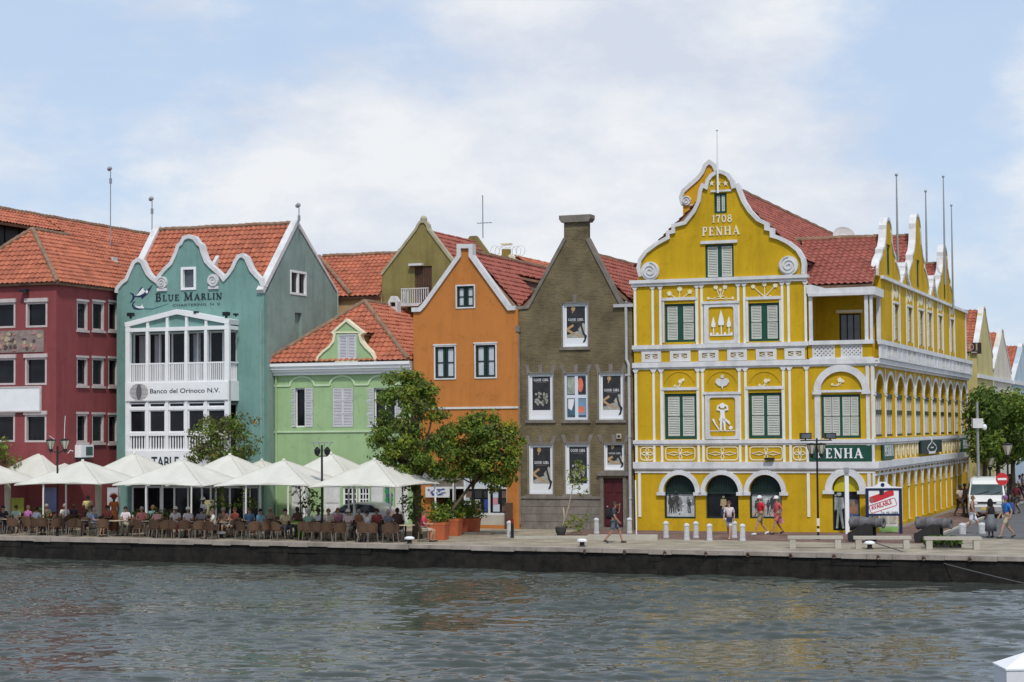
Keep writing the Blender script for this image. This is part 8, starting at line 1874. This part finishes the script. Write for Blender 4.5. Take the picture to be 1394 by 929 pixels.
# concrete benches
def bench(label, x0, x1, py):
    a, b_ = gp(x0, py), gp(x1, py); c = (a + b_) / 2; ln = (b_ - a).length; th = thing('bench', label, 'bench', world=c, rz=math.atan2(b_.y - a.y, b_.x - a.x), group='concrete benches on the quay'); h_ = .50
    mb = MB(); mb.box(-ln / 2, ln / 2, -.22, .22, h_ - .12, h_); mb.build('seat', M_CONC, th)
    for sx in (-1, 1): mb = MB(); mb.box(sx * (ln / 2 - .2) - .12, sx * (ln / 2 - .2) + .12, -.2, .2, 0, h_ - .121); mb.build('leg', M_CONC, th)
bench('pale concrete bench below the lamp post with floodlights', 1072.5, 1147.5, 746.5); bench('pale concrete bench in front of the cannon by the notice board', 1162, 1240.5, 747); bench('pale concrete bench at the right in front of the green shrub', 1258, 1336, 748)
# cannons
M_CAN = mat('weathered_gun_iron', (.12, .115, .12), .65, .35, 5, .3, 20); M_CARR = mat('dark_carriage_timber', (.03, .028, .027), .8, .3, 4)
def cannon(label, px_, py_, w_):
    p = gp(px_, py_); s_ = w_ * p.y / FPX / 1.9; th = thing('cannon', label, 'cannon', world=p, rz=R(-33), group='old cannons on the quay'); Mx = Matrix.Rotation(PI / 2, 3, 'Y')
    mb = MB(); mb.lathe([(.02, -1.0), (.06, -.99), (.09, -.94), (.05, -.90), (.12, -.87), (.27, -.86), (.29, -.80), (.25, -.78), (.25, -.3), (.27, -.28), (.27, -.22), (.23, -.2), (.19, .55), (.21, .57), (.21, .62), (.19, .64), (.18, .84), (.24, .92), (.23, .97), (.12, .975), (.11, .8)], (0, 0, 1.02), 18, 0, Mx); mb.v = [v * s_ for v in mb.v]; mb.v = [Vector((v.x, v.y * 1.25, 1.02 * s_ + (v.z - 1.02 * s_) * 1.25)) for v in mb.v]; mb.build('barrel', M_CAN, th, smooth=True)
    mb = MB()
    for sy in (-1, 1): mb.prism([(-.95, .2), (.42, .2), (.42, .92), (.05, .98), (-.25, .82), (-.5, .72), (-.75, .55), (-.95, .48)], sy * .24 - .06, sy * .24 + .06)
    mb.box(-.8, .36, -.179, .179, .25, .42); mb.v = [v * s_ for v in mb.v]; mb.build('carriage', M_CARR, th)
    mb = MB()
    for x in (-.72, .25): mb.tube([(x * s_, -.36 * s_, .17 * s_), (x * s_, .36 * s_, .17 * s_)], .05 * s_)
    mb.build('axle', M_CARR, th)
    for x in (-.72, .25):
        for sy in (-1, 1): mb = MB(); mb.lathe([(.02, -.06), (.17, -.06), (.17, .06), (.02, .06)], (x, sy * .36, .17), 14, 0, Matrix.Rotation(PI / 2, 3, 'X')); mb.v = [v * s_ for v in mb.v]; mb.build('wheel', M_CARR, th)
cannon('old iron cannon on dark carriage in front of the notice board', 1180, 738, 49); cannon('old iron cannon on dark carriage right of the notice board', 1271, 739.5, 50)
# shrub behind the right bench
p = gp(1285, 745.5); th = thing('clipped_shrub', 'dark low shrub box behind the right concrete bench', 'shrub', world=p, rz=R(-14)); r9 = random.Random(4)
cl = [(x, y, .28, .26) for x in (-.6, -.4, -.2, .05, .3, .5) for y in (-.15, .1)]; vs, fs, ms = foliage(cl, .075, 5, [(1, 6), (0, 1)], 2600); me = bpy.data.meshes.new('foliage'); me.from_pydata([tuple(v) for v in vs], [], fs)
for m in LF: me.materials.append(m)
me.polygons.foreach_set('material_index', ms); o = bpy.data.objects.new('foliage', me); COL.objects.link(o); o.parent = th
mb = MB(); 
mb.box(-.75, .7, -.3, .28, 0, .2)
mb.build('trough', M_CARR, th)
# white bollards
M_BOL = mat('scuffed_white_bollard', (.58, .585, .59), .75, .18, 8, streak=.35)
def bollard0(hh=.76, r_=.12):
    th = thing('bollard', 'white bollard', 'bollard', world=(0, 0, 0), group='white bollards along the pavement'); mb = MB(); mb.lathe([(r_ * 1.12, 0), (r_ * 1.12, .08), (r_, .1), (r_ * .95, hh * .8), (r_ * 1.1, hh * .82), (r_ * 1.1, hh * .87), (r_ * .8, hh * .95), (.01, hh)], (0, 0, 0), 14); mb.build('shaft', M_BOL, th); return th
bo0 = None
for px_, py_, lb in ((693.5, 731.5, 'white bollard beside the black post at the corner of the orange house'), (812, 727, 'white bollard between the young tree and the maroon door'), (857, 726.5, 'white bollard at the foot of the drainpipe'), (906.8, 732.5, 'white bollard leftmost before the first shop arch'), (935, 735.8, 'white bollard at the kerb, in front of the left shop arch'), (947.5, 732.8, 'white bollard set back, between the left and middle shop arches'), (966, 736.5, 'white bollard at the kerb before the middle shop arch'), (999.7, 732.5, 'white bollard just right of the woman in white'), (1011, 736.8, 'white bollard at the kerb, rightmost before the arches')):
    if bo0 is None: bo0 = bollard0(); o = bo0
    else: o = copy_tree(bo0)
    o['label'] = lb; o.location = gp(px_, py_)
for px_, py_, lb in ((1310.5, 727.5, 'squat white bollard left of the woman in white shorts'), (1337, 727, 'squat white bollard right of the woman in white shorts')):
    th = thing('bollard', lb, 'bollard', world=gp(px_, py_), group='squat white bollards by the street'); mb = MB(); mb.lathe([(.16, 0), (.17, .42), (.12, .50), (.02, .52)], (0, 0, 0), 14); mb.build('shaft', M_BOL, th)
p = gp(697.5, 732.5); th = thing('bollard', 'black post with red top next to the white bollard by the orange house', 'bollard', world=p); mb = MB(); mb.tube([(0, 0, 0), (0, 0, .65)], .07); mb.build('shaft', M_BLK, th); mb = MB(); mb.tube([(0, 0, .651), (0, 0, .86)], .072); mb.build('band', mat('dark_red_paint', (.2, .02, .02), .5, .1), th)
p = gp(692, 718); p = toW(uu(692, -.2), -.25, 0); th = thing('wooden_board', 'dark brown board leaning at the right end of the orange shop', 'board', world=p, rz=A); mb = MB(); mb.box(-.18, .2, -.05, .05, 0, 1.3); mb.build('board', M_WOOD, th)
# mooring bollards
for px_, py_, lb in ((301, 733, 'white capped mooring bollard at the left terrace edge'), (557.5, 741, 'white capped mooring bollard below the largest tree'), (792.5, 744.5, 'white capped mooring bollard before the brick house'), (1184, 748, 'white capped mooring bollard holding the rope')):
    th = thing('mooring_bollard', lb, 'mooring bollard', world=gp(px_, py_)); mb = MB(); mb.lathe([(.16, 0), (.10, .06), (.10, .2)], (0, 0, 0), 12); mb.build('stem', M_CARR, th); mb = MB(); mb.lathe([(.10, .2), (.22, .22), (.22, .28), (.12, .33), (.01, .34)], (0, 0, 0), 14); mb.build('cap', M_WHT2, th)
# iron rings along the quay lip
for i in range(10):
    p = Vector(qw(30.2 + i * 1.75, -.03, -.07)); th = thing('mooring_ring', 'rusty iron mooring ring on the right stretch of the quay lip', 'mooring ring', world=p, group='rusty rings along the right quay lip'); mb = MB(); mb.ball((0, 0, 0), .06, 0, 8); mb.tube([(.07 * math.cos(a * PI / 5), -.04, -.06 + .07 * math.sin(a * PI / 5)) for a in range(11)], .015, 0, 5); mb.build('ring', M_WOOD, th)
# rope sagging to the right over the water
a = gp(1186, 747.5) + Vector((0, 0, .30)); b = gp(1402, 796, -.75); pts = []
for i in range(25):
    k = i / 24; q = a.lerp(b, k); q.z = a.z + (b.z - a.z) * k - .35 * k * (1 - k); pts.append(tuple(q))
th = thing('mooring_rope', 'grey mooring rope sagging from the bollard over the water to the right', 'rope', world=(0, 0, 0)); th.location = a; mb = MB(); mb.tube([tuple(Vector(q) - a) for q in pts], .022, 0, 6); mb.build('rope', mat('old_rope', (.10, .10, .095), .9, .2, 8), th)
# low concrete ledges on the quay
for x0, x1, py_, lb in ((800, 895, 735.5, 'low pale concrete ledge in front of the maroon door'), (700, 800, 733.5, 'low pale concrete ledge below the brick house windows')):
    a, b_ = gp(x0, py_), gp(x1, py_); c = (a + b_) / 2; ln = (b_ - a).length; th = thing('concrete_ledge', lb, 'ledge', world=c, rz=math.atan2(b_.y - a.y, b_.x - a.x)); mb = MB(); mb.box(-ln / 2, ln / 2, 0, .5, 0, .22 if x0 > 750 else .10); mb.build('ledge', M_CONC, th)
a = gp(640, 728); th = thing('concrete_ledge', 'dark low step behind the terracotta planters', 'ledge', world=a, rz=A); mb = MB(); mb.box(-1.6, 1.1, -.2, .5, 0, .12); mb.build('ledge', M_STN, th)
# white pile in the near water, lower right
p = Vector(((1387 - 697) * 22 / FPX, 22, 0)); k = 22 / FPX; th = thing('mooring_pile', 'square white pile with pyramid cap in the near water at lower right', 'pile', world=(p.x, p.y, -1.0), rz=R(0)); zt_ = CAM.z - (906.5 - 578) * k + 1.0; hw = .285
mb = MB(); mb.box(-hw, hw, -hw, hw, -2, zt_); mb.build('shaft', mat('white_pile_paint', (.66, .66, .68), .5, .05, 2), th); mb = MB(); e = hw + .012
mb.add([(-e, -e, zt_), (e, -e, zt_), (e, e, zt_), (-e, e, zt_), (-e, -e, zt_ + .02), (e, -e, zt_ + .02), (e, e, zt_ + .02), (-e, e, zt_ + .02), (0, 0, zt_ + .17)], [(0, 1, 2, 3), (0, 1, 5, 4), (1, 2, 6, 5), (2, 3, 7, 6), (3, 0, 4, 7), (4, 5, 8), (5, 6, 8), (6, 7, 8), (7, 4, 8)]); mb.build('cap', M_WHT2, th)
